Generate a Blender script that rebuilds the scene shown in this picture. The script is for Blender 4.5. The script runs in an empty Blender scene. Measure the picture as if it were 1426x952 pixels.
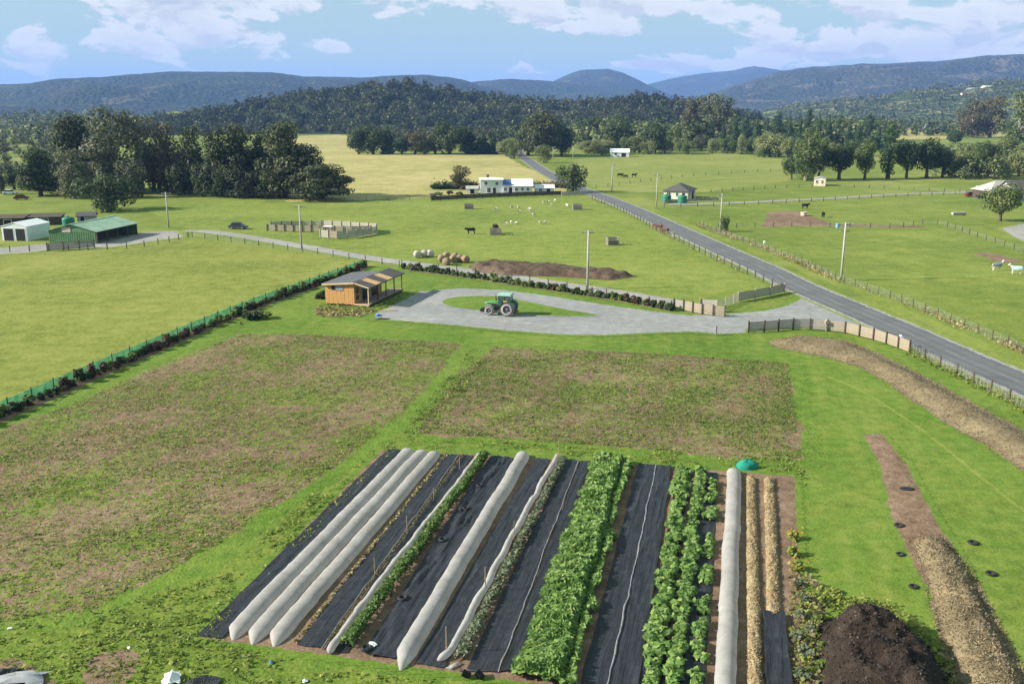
import bpy, bmesh, math, random
import numpy as np
from mathutils import Vector, Matrix

# ------------------------------------------------------------------ camera
SC = bpy.context.scene
COL = SC.collection
R = math.radians
CAM_H, PITCH, FPX, CU, CV = 27.5, R(14.1), 1300.0, 713.0, 476.0
cam = bpy.data.cameras.new('camera')
cam.sensor_width = 36.0
cam.lens = 36.0 * FPX / 1426.0
cam.clip_start = 0.5
cam.clip_end = 40000.0
camo = bpy.data.objects.new('camera', cam)
camo.location = (0, 0, CAM_H)
camo.rotation_euler = (R(90) - PITCH, 0, 0)
COL.objects.link(camo)
SC.camera = camo

# ------------------------------------------------------------------ light
SUN_EL = R(28.0)
SUN_DIR = Vector((-0.993 * math.cos(SUN_EL), -0.12 * math.cos(SUN_EL), math.sin(SUN_EL))).normalized()
sun = bpy.data.lights.new('sun', 'SUN')
sun.energy = 5.0
sun.angle = R(0.53)
sun.color = (1.0, 0.93, 0.82)
suno = bpy.data.objects.new('sun', sun)
suno.rotation_euler = SUN_DIR.to_track_quat('Z', 'Y').to_euler()
COL.objects.link(suno)

SC.view_settings.view_transform = 'Standard'
SC.view_settings.look = 'None'
SC.view_settings.exposure = 1.12
SC.view_settings.gamma = 1.0
SC.view_settings.use_curve_mapping = False
SC.render.engine = 'CYCLES'
SC.cycles.use_denoising = True
SC.cycles.max_bounces = 6
SC.cycles.diffuse_bounces = 2
SC.cycles.glossy_bounces = 2
SC.cycles.transmission_bounces = 3
SC.cycles.transparent_max_bounces = 12
SC.cycles.volume_bounces = 1
SC.cycles.caustics_reflective = False
SC.cycles.caustics_refractive = False
SC.cycles.sample_clamp_indirect = 6.0


def ray(u, v):
    dx = (u - CU) / FPX
    dz = -(v - CV) / FPX
    c, s = math.cos(PITCH), math.sin(PITCH)
    return Vector((dx, c + dz * s, -s + dz * c))


def G(u, v, z=0.0):
    """photo pixel -> point on the level z"""
    d = ray(u, v)
    t = (z - CAM_H) / d.z
    return Vector((d.x * t, d.y * t, z))


def AT(u, v, dist):
    """photo pixel -> point at a horizontal distance"""
    d = ray(u, v)
    t = dist / math.hypot(d.x, d.y)
    return Vector((d.x * t, d.y * t, CAM_H + d.z * t))


def PPM(v):
    """photo pixels per metre at the ground row v"""
    d = ray(CU, v)
    t = -CAM_H / d.z
    return FPX / t


# ------------------------------------------------------------------ world: sky and clouds
world = bpy.data.worlds.new('World')
SC.world = world
world.cycles.sampling_method = 'MANUAL'
world.cycles.sample_map_resolution = 512
world.use_nodes = True
wt = world.node_tree
wt.nodes.clear()


class NT:
    """tiny node helper"""
    def __init__(self, nt):
        self.nt = nt

    def n(self, typ, **kw):
        nd = self.nt.nodes.new(typ)
        for k, v in kw.items():
            setattr(nd, k, v)
        return nd

    def l(self, a, b):
        self.nt.links.new(a, b)

    def val(self, sock, v):
        if hasattr(v, 'is_linked') or isinstance(v, bpy.types.NodeSocket):
            self.l(v, sock)
        else:
            sock.default_value = v

    def m(self, op, a, b=0.0, c=None, clamp=False):
        nd = self.n('ShaderNodeMath', operation=op)
        nd.use_clamp = clamp
        self.val(nd.inputs[0], a)
        self.val(nd.inputs[1], b)
        if c is not None:
            self.val(nd.inputs[2], c)
        return nd.outputs[0]

    def mix(self, f, a, b):
        nd = self.n('ShaderNodeMix', data_type='RGBA')
        self.val(nd.inputs['Factor'], f)
        for s, v in ((nd.inputs[6], a), (nd.inputs[7], b)):
            if isinstance(v, bpy.types.NodeSocket):
                self.l(v, s)
            else:
                s.default_value = (v[0], v[1], v[2], 1.0)
        return nd.outputs[2]

    def noise(self, vec, scale, detail=4.0, rough=0.55, dist=0.0, out=0):
        nd = self.n('ShaderNodeTexNoise')
        nd.inputs['Scale'].default_value = scale
        nd.inputs['Detail'].default_value = detail
        nd.inputs['Roughness'].default_value = rough
        nd.inputs['Distortion'].default_value = dist
        if vec is not None:
            self.l(vec, nd.inputs['Vector'])
        return nd.outputs[out]

    def ramp(self, f, stops):
        nd = self.n('ShaderNodeValToRGB')
        el = nd.color_ramp.elements
        while len(el) < len(stops):
            el.new(0.5)
        for e, (p, c) in zip(el, stops):
            e.position = p
            e.color = (c[0], c[1], c[2], 1.0)
        self.l(f, nd.inputs[0])
        return nd.outputs[0]

    def rng(self, f, a, b, c=0.0, d=1.0, smooth=True):
        nd = self.n('ShaderNodeMapRange')
        nd.interpolation_type = 'SMOOTHSTEP' if smooth else 'LINEAR'
        self.l(f, nd.inputs[0])
        for i, v in enumerate((a, b, c, d)):
            nd.inputs[i + 1].default_value = v
        return nd.outputs[0]

    def scalev(self, vec, sx, sy, sz):
        nd = self.n('ShaderNodeVectorMath', operation='MULTIPLY')
        self.l(vec, nd.inputs[0])
        nd.inputs[1].default_value = (sx, sy, sz)
        return nd.outputs[0]


W = NT(wt)
sky = W.n('ShaderNodeTexSky', sky_type='NISHITA')
sky.sun_disc = False
sky.sun_elevation = SUN_EL
sky.sun_rotation = math.atan2(SUN_DIR.x, SUN_DIR.y)
sky.altitude = 50.0
sky.air_density = 1.0
sky.dust_density = 0.6
sky.ozone_density = 1.6
tc = W.n('ShaderNodeTexCoord')
sep = W.n('ShaderNodeSeparateXYZ')
W.l(tc.outputs['Generated'], sep.inputs[0])
dx_, dy_, dz_ = sep.outputs[0], sep.outputs[1], sep.outputs[2]
az = W.m('ARCTAN2', dx_, dy_)
el = W.m('ARCSINE', dz_)
def cloud_noise(up):
    """cloud field on (azimuth, elevation), sampled a little higher when up > 0"""
    c = W.n('ShaderNodeCombineXYZ')
    W.l(W.m('MULTIPLY', az, 8.0), c.inputs[0])
    W.l(W.m('MULTIPLY', W.m('ADD', el, up), 17.0), c.inputs[1])
    a = W.noise(c.outputs[0], 1.7, 6.0, 0.60, 0.25)
    return W.m('ADD', W.m('MULTIPLY', W.m('SUBTRACT', a, 0.5), 1.25), 0.47)


azel = W.n('ShaderNodeCombineXYZ')
W.l(az, azel.inputs[0])
W.l(el, azel.inputs[1])
bumps = 0.0
for b in [(310, -4, 170, 26, .34), (190, 35, 110, 30, .26), (215, 70, 80, 14, .16), (350, 54, 60, 14, .24), (48, 80, 45, 20, .22), (462, 66, 22, 10, .26), (535, 22, 22, 12, .24),
          (720, -6, 140, 24, .26), (770, 34, 80, 20, .22), (985, 14, 50, 14, .22), (890, 8, 80, 20, .16), (880, 44, 40, 8, .2),
          (1250, 6, 190, 30, .24), (1180, 44, 60, 10, .16), (1370, 60, 130, 24, .17), (1060, 54, 50, 10, .16), (1120, 74, 140, 13, .26), (1280, 66, 120, 14, .24), (970, 93, 130, 11, .25),
          (720, 98, 30, 8, .24), (860, 86, 60, 9, .16), (40, 45, 24, 6, .2),
          (560, 68, 100, 40, -.20), (85, 22, 26, 40, -.18), (640, 62, 70, 36, -.18), (930, 62, 70, 18, -.16), (1110, 56, 60, 7, -.12), (430, 38, 40, 12, -.12), (800, 72, 70, 12, -.12)]:
    u, v, ru, rv, amp = b
    d = ray(u, v).normalized()
    a0, e0 = math.atan2(d.x, d.y), math.asin(d.z)
    q = W.n('ShaderNodeVectorMath', operation='MULTIPLY_ADD')          # (p - centre) / radius
    W.l(azel.outputs[0], q.inputs[0])
    q.inputs[1].default_value = (FPX / ru, FPX / rv, 0)
    q.inputs[2].default_value = (-a0 * FPX / ru, -e0 * FPX / rv, 0)
    dt = W.n('ShaderNodeVectorMath', operation='DOT_PRODUCT')
    W.l(q.outputs[0], dt.inputs[0])
    W.l(q.outputs[0], dt.inputs[1])
    bumps = W.m('MULTIPLY_ADD', W.m('POWER', 0.3679, dt.outputs['Value']), amp, bumps)
d0 = cloud_noise(0.0)
d1 = cloud_noise(0.010)
dens = W.m('ADD', d0, bumps)
cmask = W.rng(dens, 0.575, 0.665)
# sunlit tops, lilac-grey bellies where the cloud thickens upwards
belly = W.rng(W.m('SUBTRACT', d1, d0), -0.03, 0.13)
thick = W.rng(dens, 0.66, 0.95)
shade = W.m('MULTIPLY', W.m('ADD', W.m('MULTIPLY', belly, 0.75), W.m('MULTIPLY', thick, 0.35)), 0.95, clamp=True)
ccol = W.mix(shade, (9.4, 9.3, 8.7), (6.2, 6.3, 6.5))
skyc = W.mix(0.62, sky.outputs[0], (5.6, 7.7, 6.6))
wcol = W.mix(W.m('MULTIPLY', cmask, 0.92), skyc, ccol)
bg = W.n('ShaderNodeBackground')
bg.inputs['Strength'].default_value = 0.05
W.l(wcol, bg.inputs['Color'])
wo = W.n('ShaderNodeOutputWorld')
W.l(bg.outputs[0], wo.inputs['Surface'])

# ------------------------------------------------------------------ numeric helpers
RNG = np.random.default_rng(7)
random.seed(5)


def vnoise(x, y, seed=0):
    xi = np.floor(x).astype(np.int64)
    yi = np.floor(y).astype(np.int64)
    fx, fy = x - xi, y - yi
    fx = fx * fx * (3 - 2 * fx)
    fy = fy * fy * (3 - 2 * fy)

    def h(a, b):
        n = (a * 374761393 + b * 668265263 + seed * 1274126177) & 0xffffffff
        n = ((n ^ (n >> 13)) * 1274126177) & 0xffffffff
        return ((n ^ (n >> 16)) & 0xffff) / 65535.0
    return (h(xi, yi) * (1 - fx) + h(xi + 1, yi) * fx) * (1 - fy) + (h(xi, yi + 1) * (1 - fx) + h(xi + 1, yi + 1) * fx) * fy


def fbm(x, y, seed=0, oct=4):
    a, s, t = 0.0, 1.0, 0.0
    for i in range(oct):
        a = a + s * vnoise(x * 2 ** i, y * 2 ** i, seed + i * 17)
        t += s
        s *= 0.5
    return a / t


def sdist(px, py, poly):
    """signed distance to a closed polygon, + inside"""
    P = np.asarray(poly, float)
    Q = np.roll(P, -1, axis=0)
    best = np.full(px.shape, 1e18)
    ins = np.zeros(px.shape, bool)
    for (ax, ay), (bx, by) in zip(P, Q):
        ex, ey = bx - ax, by - ay
        wx, wy = px - ax, py - ay
        L = ex * ex + ey * ey + 1e-12
        t = np.clip((wx * ex + wy * ey) / L, 0, 1)
        best = np.minimum(best, (wx - t * ex) ** 2 + (wy - t * ey) ** 2)
        c = ((ay > py) != (by > py)) & (px < (bx - ax) * (py - ay) / (by - ay + 1e-12) + ax)
        ins ^= c
    return np.where(ins, 1, -1) * np.sqrt(best)


def spline(pts, per=8, closed=False):
    P = [np.array(p, float) for p in pts]
    n = len(P)
    out = []
    segs = n if closed else n - 1
    for i in range(segs):
        if closed:
            a, b, c, d = P[i - 1], P[i], P[(i + 1) % n], P[(i + 2) % n]
        else:
            a, b, c, d = P[max(i - 1, 0)], P[i], P[i + 1], P[min(i + 2, n - 1)]
        for k in range(per):
            t = k / per
            out.append(0.5 * (2 * b + (c - a) * t + (2 * a - 5 * b + 4 * c - d) * t * t + (3 * b - a - 3 * c + d) * t ** 3))
    if not closed:
        out.append(P[-1])
    return out


# ------------------------------------------------------------------ object helpers
def tag(o, label=None, cat=None, group=None, kind=None):
    if label:
        o['label'] = label
    if cat:
        o['category'] = cat
    if group:
        o['group'] = group
    if kind:
        o['kind'] = kind
    return o


def link(o, parent=None):
    COL.objects.link(o)
    if parent is not None:
        o.parent = parent
    return o


def empty(name, loc=(0, 0, 0), rz=0.0):
    o = bpy.data.objects.new(name, None)
    o.empty_display_size = 0.3
    o.location = loc
    o.rotation_euler = (0, 0, rz)
    return link(o)


def copy_tree(o, parent=None):
    c = o.copy()
    COL.objects.link(c)
    if parent is not None:
        c.parent = parent
    for ch in o.children:
        copy_tree(ch, c)
    return c


def mesh_np(name, V, F, mat, smooth=False, attrs=None, mats=None, fmat=None):
    """V (n,3); F (m,4) or (m,3) ints; attrs {name: (domain, array)}"""
    V = np.asarray(V, np.float32)
    F = np.asarray(F, np.int32)
    k = F.shape[1]
    me = bpy.data.meshes.new(name)
    me.vertices.add(len(V))
    me.vertices.foreach_set('co', V.ravel())
    me.loops.add(F.size)
    me.loops.foreach_set('vertex_index', F.ravel())
    me.polygons.add(len(F))
    me.polygons.foreach_set('loop_start', np.arange(0, F.size, k, dtype=np.int32))
    try:
        me.polygons.foreach_set('loop_total', np.full(len(F), k, np.int32))
    except Exception:
        pass
    if smooth:
        me.polygons.foreach_set('use_smooth', np.ones(len(F), bool))
    for an, (dom, arr) in (attrs or {}).items():
        at = me.attributes.new(an, 'FLOAT', dom)
        at.data.foreach_set('value', np.asarray(arr, np.float32))
    if mat is not None:
        me.materials.append(mat)
    me.update(calc_edges=True)
    return me


def obj(name, me, parent=None, loc=None):
    o = bpy.data.objects.new(name, me)
    if loc is not None:
        o.location = loc
    return link(o, parent)


class MB:
    """collects simple solids, builds ONE mesh"""
    def __init__(self):
        self.v, self.f = [], []

    def add(self, vs, fs):
        b = len(self.v)
        self.v += [tuple(p) for p in vs]
        self.f += [tuple(b + i for i in f) for f in fs]
        return self

    def box(self, c, s, rz=0.0, rx=0.0, ry=0.0):
        M = Matrix.Translation(c) @ Matrix.Rotation(rz, 4, 'Z') @ Matrix.Rotation(ry, 4, 'Y') @ Matrix.Rotation(rx, 4, 'X')
        h = [x / 2 for x in s]
        vs = [M @ Vector((a * h[0], b * h[1], d * h[2])) for a in (-1, 1) for b in (-1, 1) for d in (-1, 1)]
        return self.add(vs, [(0, 1, 3, 2), (4, 6, 7, 5), (0, 4, 5, 1), (2, 3, 7, 6), (0, 2, 6, 4), (1, 5, 7, 3)])

    def bar(self, a, b, w, t=None):
        a, b = Vector(a), Vector(b)
        t = t or w
        d = (b - a).normalized()
        up = Vector((0, 0, 1)) if abs(d.z) < 0.95 else Vector((1, 0, 0))
        s = d.cross(up).normalized()
        q = s.cross(d)
        vs = [p + s * (i * w / 2) + q * (j * t / 2) for p in (a, b) for i, j in ((-1, -1), (1, -1), (1, 1), (-1, 1))]
        return self.add(vs, [(0, 1, 2, 3), (7, 6, 5, 4), (0, 4, 5, 1), (1, 5, 6, 2), (2, 6, 7, 3), (3, 7, 4, 0)])

    def tube(self, pts, rad, n=8, cap=True):
        pts = [Vector(p) for p in pts]
        if not hasattr(rad, '__len__'):
            rad = [rad] * len(pts)
        base = len(self.v)
        for i, p in enumerate(pts):
            d = (pts[min(i + 1, len(pts) - 1)] - pts[max(i - 1, 0)]).normalized()
            up = Vector((0, 0, 1)) if abs(d.z) < 0.9 else Vector((1, 0, 0))
            s = d.cross(up).normalized()
            q = s.cross(d)
            for k in range(n):
                a = 2 * math.pi * k / n
                self.v.append(tuple(p + (s * math.cos(a) + q * math.sin(a)) * rad[i]))
        for i in range(len(pts) - 1):
            for k in range(n):
                k2 = (k + 1) % n
                self.f.append((base + i * n + k, base + i * n + k2, base + (i + 1) * n + k2, base + (i + 1) * n + k))
        if cap:
            self.f.append(tuple(base + k for k in range(n))[::-1])
            self.f.append(tuple(base + (len(pts) - 1) * n + k for k in range(n)))
        return self

    def prism(self, poly, a, b, axis='Y'):
        """2-D outline (p,q) swept along axis from a to b"""
        n = len(poly)
        mp = {'Y': lambda p, q, t: (p, t, q), 'X': lambda p, q, t: (t, p, q), 'Z': lambda p, q, t: (p, q, t)}[axis]
        vs = [mp(p, q, a) for p, q in poly] + [mp(p, q, b) for p, q in poly]
        fs = [tuple(range(n))[::-1], tuple(range(n, 2 * n))] + [(i, (i + 1) % n, n + (i + 1) % n, n + i) for i in range(n)]
        return self.add(vs, fs)

    def lathe(self, prof, n=20, c=(0, 0, 0), axis='Z'):
        base = len(self.v)
        for r, h in prof:
            for k in range(n):
                a = 2 * math.pi * k / n
                x, y = r * math.cos(a), r * math.sin(a)
                p = {'Z': (x, y, h), 'Y': (x, h, y), 'X': (h, x, y)}[axis]
                self.v.append((p[0] + c[0], p[1] + c[1], p[2] + c[2]))
        for i in range(len(prof) - 1):
            for k in range(n):
                k2 = (k + 1) % n
                self.f.append((base + i * n + k, base + i * n + k2, base + (i + 1) * n + k2, base + (i + 1) * n + k))
        return self

    def mesh(self, name, mat, smooth=False, bevel=0.0):
        me = bpy.data.meshes.new(name)
        me.from_pydata(self.v, [], self.f)
        bm = bmesh.new()
        bm.from_mesh(me)
        bmesh.ops.recalc_face_normals(bm, faces=bm.faces)
        if bevel:
            bmesh.ops.bevel(bm, geom=list(bm.edges), offset=bevel, segments=2, affect='EDGES', profile=0.5)
        for f in bm.faces:
            f.smooth = smooth
        bm.to_mesh(me)
        bm.free()
        me.materials.append(mat)
        return me

    def build(self, name, mat, parent=None, loc=None, smooth=False, bevel=0.0):
        return obj(name, self.mesh(name, mat, smooth, bevel), parent, loc)


ORD = ['first', 'second', 'third', 'fourth', 'fifth', 'sixth', 'seventh', 'eighth', 'ninth', 'tenth']


def nth(i):
    if i < 10:
        return ORD[i]
    n = i + 1
    return '%d%s' % (n, 'th' if 10 < n % 100 < 14 else {1: 'st', 2: 'nd', 3: 'rd'}.get(n % 10, 'th'))


# ------------------------------------------------------------------ materials
MATS = {}


def new_mat(name):
    m = bpy.data.materials.new(name)
    m.use_nodes = True
    m.node_tree.nodes.clear()
    N = NT(m.node_tree)
    out = N.n('ShaderNodeOutputMaterial')
    MATS[name] = m
    return m, N, out


def principled(N, out, col, rough=0.85, spec=0.25, metal=0.0, bump=None, bstr=0.3, bdist=0.05):
    p = N.n('ShaderNodeBsdfPrincipled')
    N.val(p.inputs['Base Color'], col if isinstance(col, bpy.types.NodeSocket) else (*col, 1.0))
    N.val(p.inputs['Roughness'], rough)
    p.inputs['Specular IOR Level'].default_value = spec
    p.inputs['Metallic'].default_value = metal
    if bump is not None:
        b = N.n('ShaderNodeBump')
        b.inputs['Strength'].default_value = bstr
        b.inputs['Distance'].default_value = bdist
        N.l(bump, b.inputs['Height'])
        N.l(b.outputs[0], p.inputs['Normal'])
    if out is not None:
        N.l(p.outputs[0], out.inputs['Surface'])
    return p


def plain(name, c, rough=0.7, var=0.18, scale=3.0, spec=0.3, metal=0.0, bstr=0.0, world=False, stretch=(1, 1, 1)):
    """one paint or timber: its colour with a little grain and wear"""
    m, N, out = new_mat(name)
    if world:
        v = N.n('ShaderNodeNewGeometry').outputs['Position']
    else:
        v = N.n('ShaderNodeTexCoord').outputs['Object']
    v = N.scalev(v, *stretch)
    a = N.noise(v, scale, 6, 0.65)
    lo = [x * (1 - var) for x in c]
    hi = [min(1, x * (1 + var)) for x in c]
    col = N.ramp(a, [(0.3, lo), (0.5, c), (0.72, hi)])
    principled(N, out, col, rough, spec, metal, a if bstr else None, bstr, 0.02)
    return m


PAL = {  # dark, mid, light albedo of each kind of ground cover
    'lawn': ((0.064, 0.119, 0.013), (0.106, 0.172, 0.024), (0.152, 0.208, 0.035)),
    'rough': ((0.066, 0.103, 0.015), (0.117, 0.171, 0.024), (0.186, 0.214, 0.044)),
    'pasture': ((0.107, 0.138, 0.024), (0.177, 0.202, 0.039), (0.233, 0.241, 0.067)),
    'meadow': ((0.102, 0.148, 0.025), (0.163, 0.205, 0.038), (0.220, 0.244, 0.058)),
    'green': ((0.090, 0.136, 0.021), (0.138, 0.181, 0.031), (0.186, 0.215, 0.048)),
    'dry': ((0.237, 0.224, 0.077), (0.326, 0.290, 0.112), (0.410, 0.351, 0.156)),
    'field': ((0.138, 0.174, 0.037), (0.188, 0.214, 0.051), (0.250, 0.252, 0.077)),
    'soil': ((0.113, 0.073, 0.046), (0.178, 0.118, 0.079), (0.252, 0.176, 0.124)),
    'dark': ((0.017, 0.012, 0.009), (0.030, 0.022, 0.017), (0.046, 0.034, 0.028)),
    'straw': ((0.160, 0.111, 0.053), (0.264, 0.197, 0.106), (0.376, 0.303, 0.187)),
    'dug': ((.055, .038, .026), (.095, .066, .046), (.140, .102, .074)),
    'mulch': ((.115, .088, .050), (.185, .146, .086), (.255, .205, .125)),
    'gravel':  ((.185, .190, .195), (.235, .238, .240), (.290, .290, .288)),
    'lane':    ((.200, .195, .180), (.260, .252, .235), (.320, .310, .290)),
    'wood':    ((.020, .032, .012), (.034, .052, .018), (.055, .075, .028)),
}


def cover(N, pos, pal, fine=5.0, mid=0.7, big=0.05):
    d, m_, l_ = PAL[pal]
    a = N.noise(pos, fine, 3, 0.6)
    b = N.noise(pos, mid, 4, 0.6)
    c = N.noise(pos, big, 4, 0.55)
    s = N.m('ADD', N.m('MULTIPLY', a, 0.38), N.m('ADD', N.m('MULTIPLY', b, 0.34), N.m('MULTIPLY', c, 0.28)))
    return N.ramp(s, [(0.405, d), (0.5, m_), (0.595, l_)]), a, b


def ground_mat(name, inner, outer=None, soft=0.6, nscale=1.2, fine=5.0, mid=0.7, big=0.05, ofine=5.0, omid=0.7, obig=0.05,
               bstr=0.5, bdist=0.06, rough=0.95, patch=None, streak=None):
    """ground cover; with 'outer' the sheet's edge breaks up into the cover around it (attribute cov = metres from the edge)"""
    m, N, out = new_mat(name)
    pos = N.n('ShaderNodeNewGeometry').outputs['Position']
    col, a, b = cover(N, pos, inner, fine, mid, big)
    if patch:     # a second cover growing through in patches
        pc, pa, pb = cover(N, pos, patch[0], fine, mid, big)
        pn = N.m('ADD', N.m('MULTIPLY', N.noise(pos, patch[1], 4, 0.65), 0.6), N.m('MULTIPLY', N.noise(pos, patch[2], 3, 0.6), 0.4))
        col = N.mix(N.rng(pn, patch[3], patch[3] + 0.07), col, pc)
    if streak:    # mown and driven lines along the beds
        rot = N.n('ShaderNodeVectorRotate', rotation_type='Z_AXIS')
        N.l(pos, rot.inputs['Vector'])
        rot.inputs['Angle'].default_value = R(13.8)
        sv = N.scalev(rot.outputs[0], 1.0, .05, 1.0)
        sn = N.m('ADD', N.m('MULTIPLY', N.noise(sv, streak[1], 3, .6), .65), N.m('MULTIPLY', N.noise(pos, .5, 4, .65), .35))
        scol, _, _ = cover(N, pos, streak[0], fine, mid, big)
        col = N.mix(N.m('MULTIPLY', N.rng(sn, .46, .62), streak[2]), col, scol)
    if outer:
        oc, oa, ob = cover(N, pos, outer, ofine, omid, obig)
        at = N.n('ShaderNodeAttribute')
        at.attribute_name = 'cov'
        en = N.m('ADD', N.noise(pos, nscale, 5, 0.7), -0.5)
        e = N.m('ADD', N.m('DIVIDE', at.outputs['Fac'], soft), N.m('MULTIPLY', en, 2.6))
        col = N.mix(N.rng(e, -0.12, 0.12), oc, col)
    h = N.m('ADD', N.m('MULTIPLY', a, 0.5), b)
    principled(N, out, col, rough, 0.12, 0.0, h, bstr, bdist)
    return m


def leaf_mat(name, dark, mid, light, trans=0.18, rough=0.6):
    m, N, out = new_mat(name)
    at = N.n('ShaderNodeAttribute')
    at.attribute_name = 'tint'
    oi = N.n('ShaderNodeObjectInfo')
    f = N.m('ADD', at.outputs['Fac'], N.m('MULTIPLY', N.m('SUBTRACT', oi.outputs['Random'], 0.5), 0.35))
    col = N.ramp(f, [(0.1, dark), (0.5, mid), (0.9, light)])
    p = principled(N, None, col, rough, 0.25)
    tr = N.n('ShaderNodeBsdfTranslucent')
    N.l(col, tr.inputs['Color'])
    mx = N.n('ShaderNodeMixShader')
    mx.inputs[0].default_value = trans
    N.l(p.outputs[0], mx.inputs[1])
    N.l(tr.outputs[0], mx.inputs[2])
    N.l(mx.outputs[0], out.inputs['Surface'])
    return m
# ------------------------------------------------------------------ ground sheets
def px_poly(pts, curve=0):
    w = [G(u, v) for u, v in pts]
    w = [(p.x, p.y) for p in w]
    if curve:
        w = [tuple(p) for p in spline(w, curve, True)]
    return w


SHEETS = [0]


def sheet(name, poly, z, mat, res=0.6, margin=1.0, height=None, kind='structure', wob=0.0):
    """a grid cut to a polygon; cov = metres inside its edge; height(x, y, cov) adds relief"""
    SHEETS[0] += 1
    z = z + .0007 * SHEETS[0]            # no two sheets share a level
    P = np.array(poly)
    x0, y0 = P.min(0) - margin - res
    x1, y1 = P.max(0) + margin + res
    nx, ny = int((x1 - x0) / res) + 2, int((y1 - y0) / res) + 2
    X, Y = np.meshgrid(x0 + np.arange(nx) * res, y0 + np.arange(ny) * res)
    D = sdist(X.ravel(), Y.ravel(), poly).reshape(X.shape)
    if wob:
        D = D + (fbm(X / 6.0, Y / 6.0, 3) - 0.5) * wob
    Z = np.full(X.shape, z, float)
    if height is not None:
        Z = Z + height(X, Y, D)
    idx = np.arange(nx * ny).reshape(ny, nx)
    q = np.stack([idx[:-1, :-1], idx[:-1, 1:], idx[1:, 1:], idx[1:, :-1]], -1).reshape(-1, 4)
    Df = D.ravel()
    keep = Df[q].max(1) > -margin
    q = q[keep]
    used = np.unique(q)
    re = np.full(nx * ny, -1)
    re[used] = np.arange(len(used))
    V = np.stack([X.ravel(), Y.ravel(), Z.ravel()], -1)[used]
    me = mesh_np(name, V, re[q], mat, smooth=True, attrs={'cov': ('POINT', Df[used])})
    return tag(obj(name, me), kind=kind)


def ribbon(name, pts, half, z, mat, per=10, nac=8, margin=0.5, kind='structure'):
    """a road: smooth centreline (world xy), cov = metres inside the edge, across = -1..1"""
    C = np.array(spline(pts, per))
    T = np.gradient(C, axis=0)
    T /= np.linalg.norm(T, axis=1)[:, None]
    Nn = np.stack([T[:, 1], -T[:, 0]], -1)
    w = half + margin
    s = np.linspace(-w, w, nac + 1)
    V = (C[:, None, :] + Nn[:, None, :] * s[None, :, None]).reshape(-1, 2)
    V = np.concatenate([V, np.full((len(V), 1), z)], 1)
    n, k = len(C), nac + 1
    idx = np.arange(n * k).reshape(n, k)
    q = np.stack([idx[:-1, :-1], idx[:-1, 1:], idx[1:, 1:], idx[1:, :-1]], -1).reshape(-1, 4)
    ac = np.tile(s, n)
    me = mesh_np(name, V, q, mat, smooth=True, attrs={'cov': ('POINT', half - np.abs(ac)), 'across': ('POINT', ac)})
    return tag(obj(name, me), kind=kind), C, Nn


# the plain itself: one sheet, finer near the camera
def plain_sheet():
    r = np.concatenate([np.linspace(2, 400, 60), np.geomspace(420, 16000, 60)])
    a = np.linspace(0, 2 * math.pi, 97)[:-1]
    V = [(0, 0, 0)] + [(ri * math.sin(t), ri * math.cos(t), 0) for ri in r for t in a]
    n = len(a)
    f = []
    for i in range(len(r) - 1):
        for k in range(n):
            k2 = (k + 1) % n
            f.append((1 + i * n + k, 1 + i * n + k2, 1 + (i + 1) * n + k2, 1 + (i + 1) * n + k))
    f += [(0, 0, 1 + (k + 1) % n, 1 + k) for k in range(0)]
    me = mesh_np('ground', V, np.array(f)[:, ::-1], ground_mat('ground_pasture', 'green', fine=1.2, mid=0.12, big=0.012, patch=('field', 0.02, 0.006, 0.5)), True)
    return tag(obj('ground', me), kind='structure')


plain_sheet()

sheet('paddock', px_poly([(-300, 352), (0, 352), (130, 346), (265, 331), (420, 352), (545, 372), (480, 388), (420, 408), (250, 478), (0, 582), (-300, 715)]), .02,
      ground_mat('pasture_west', 'pasture', 'meadow', soft=1.0, fine=2.2, mid=.45, big=.05, ofine=2.2, omid=.4), 1.2, 1.5)
sheet('paddock', px_poly([(195, 290), (300, 278), (480, 281), (600, 277), (780, 275), (822, 277), (900, 315), (1000, 365), (1080, 402), (1020, 425), (960, 428), (800, 398), (620, 370), (560, 362), (420, 342), (270, 320)]), .02,
      ground_mat('pasture_middle', 'meadow', 'green', soft=1.0, fine=1.8, mid=.35, big=.035, ofine=1.2, omid=.12, obig=.012), 1.5, 1.5)
sheet('paddock', px_poly([(905, 288), (1100, 292), (1426, 275), (1700, 290), (1700, 590), (1426, 500), (1180, 395), (985, 322)]), .02,
      ground_mat('pasture_east', 'green', 'meadow', soft=1.2, fine=1.8, mid=.3, big=.03, ofine=1.5, omid=.2, obig=.02, patch=('meadow', .08, .015, .52)), 1.5, 1.5)
sheet('dry_field', px_poly([(405, 190), (470, 187.5), (495, 190), (500, 214), (700, 214.5), (735, 235), (790, 256), (790, 270), (700, 272), (600, 275), (480, 280), (400, 281)]), .03,
      ground_mat('dry_grass_field', 'dry', 'green', soft=4.0, nscale=.15, fine=.9, mid=.12, big=.018, ofine=1.2, omid=.12, obig=.012), 5.0, 4.0)
sheet('hay_field', px_poly([(800, 222), (900, 214), (1010, 212), (1090, 222), (1110, 235), (1100, 252), (980, 268), (840, 268), (790, 240)]), .03,
      ground_mat('mown_field', 'field', 'green', soft=4.0, nscale=.15, fine=.9, mid=.12, big=.018, ofine=1.2, omid=.12, obig=.012), 5.0, 4.0)
sheet('hay_field', px_poly([(1215, 176), (1330, 176), (1330, 193), (1215, 196)]), .03, MATS['dry_grass_field'], 10.0, 6.0)
sheet('hay_field', px_poly([(770, 190), (850, 190), (850, 198), (770, 198)]), .03, MATS['dry_grass_field'], 10.0, 6.0)
sheet('hay_field', px_poly([(1330, 178), (1430, 178), (1430, 190), (1330, 190)]), .03, MATS['dry_grass_field'], 10.0, 6.0)
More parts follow.
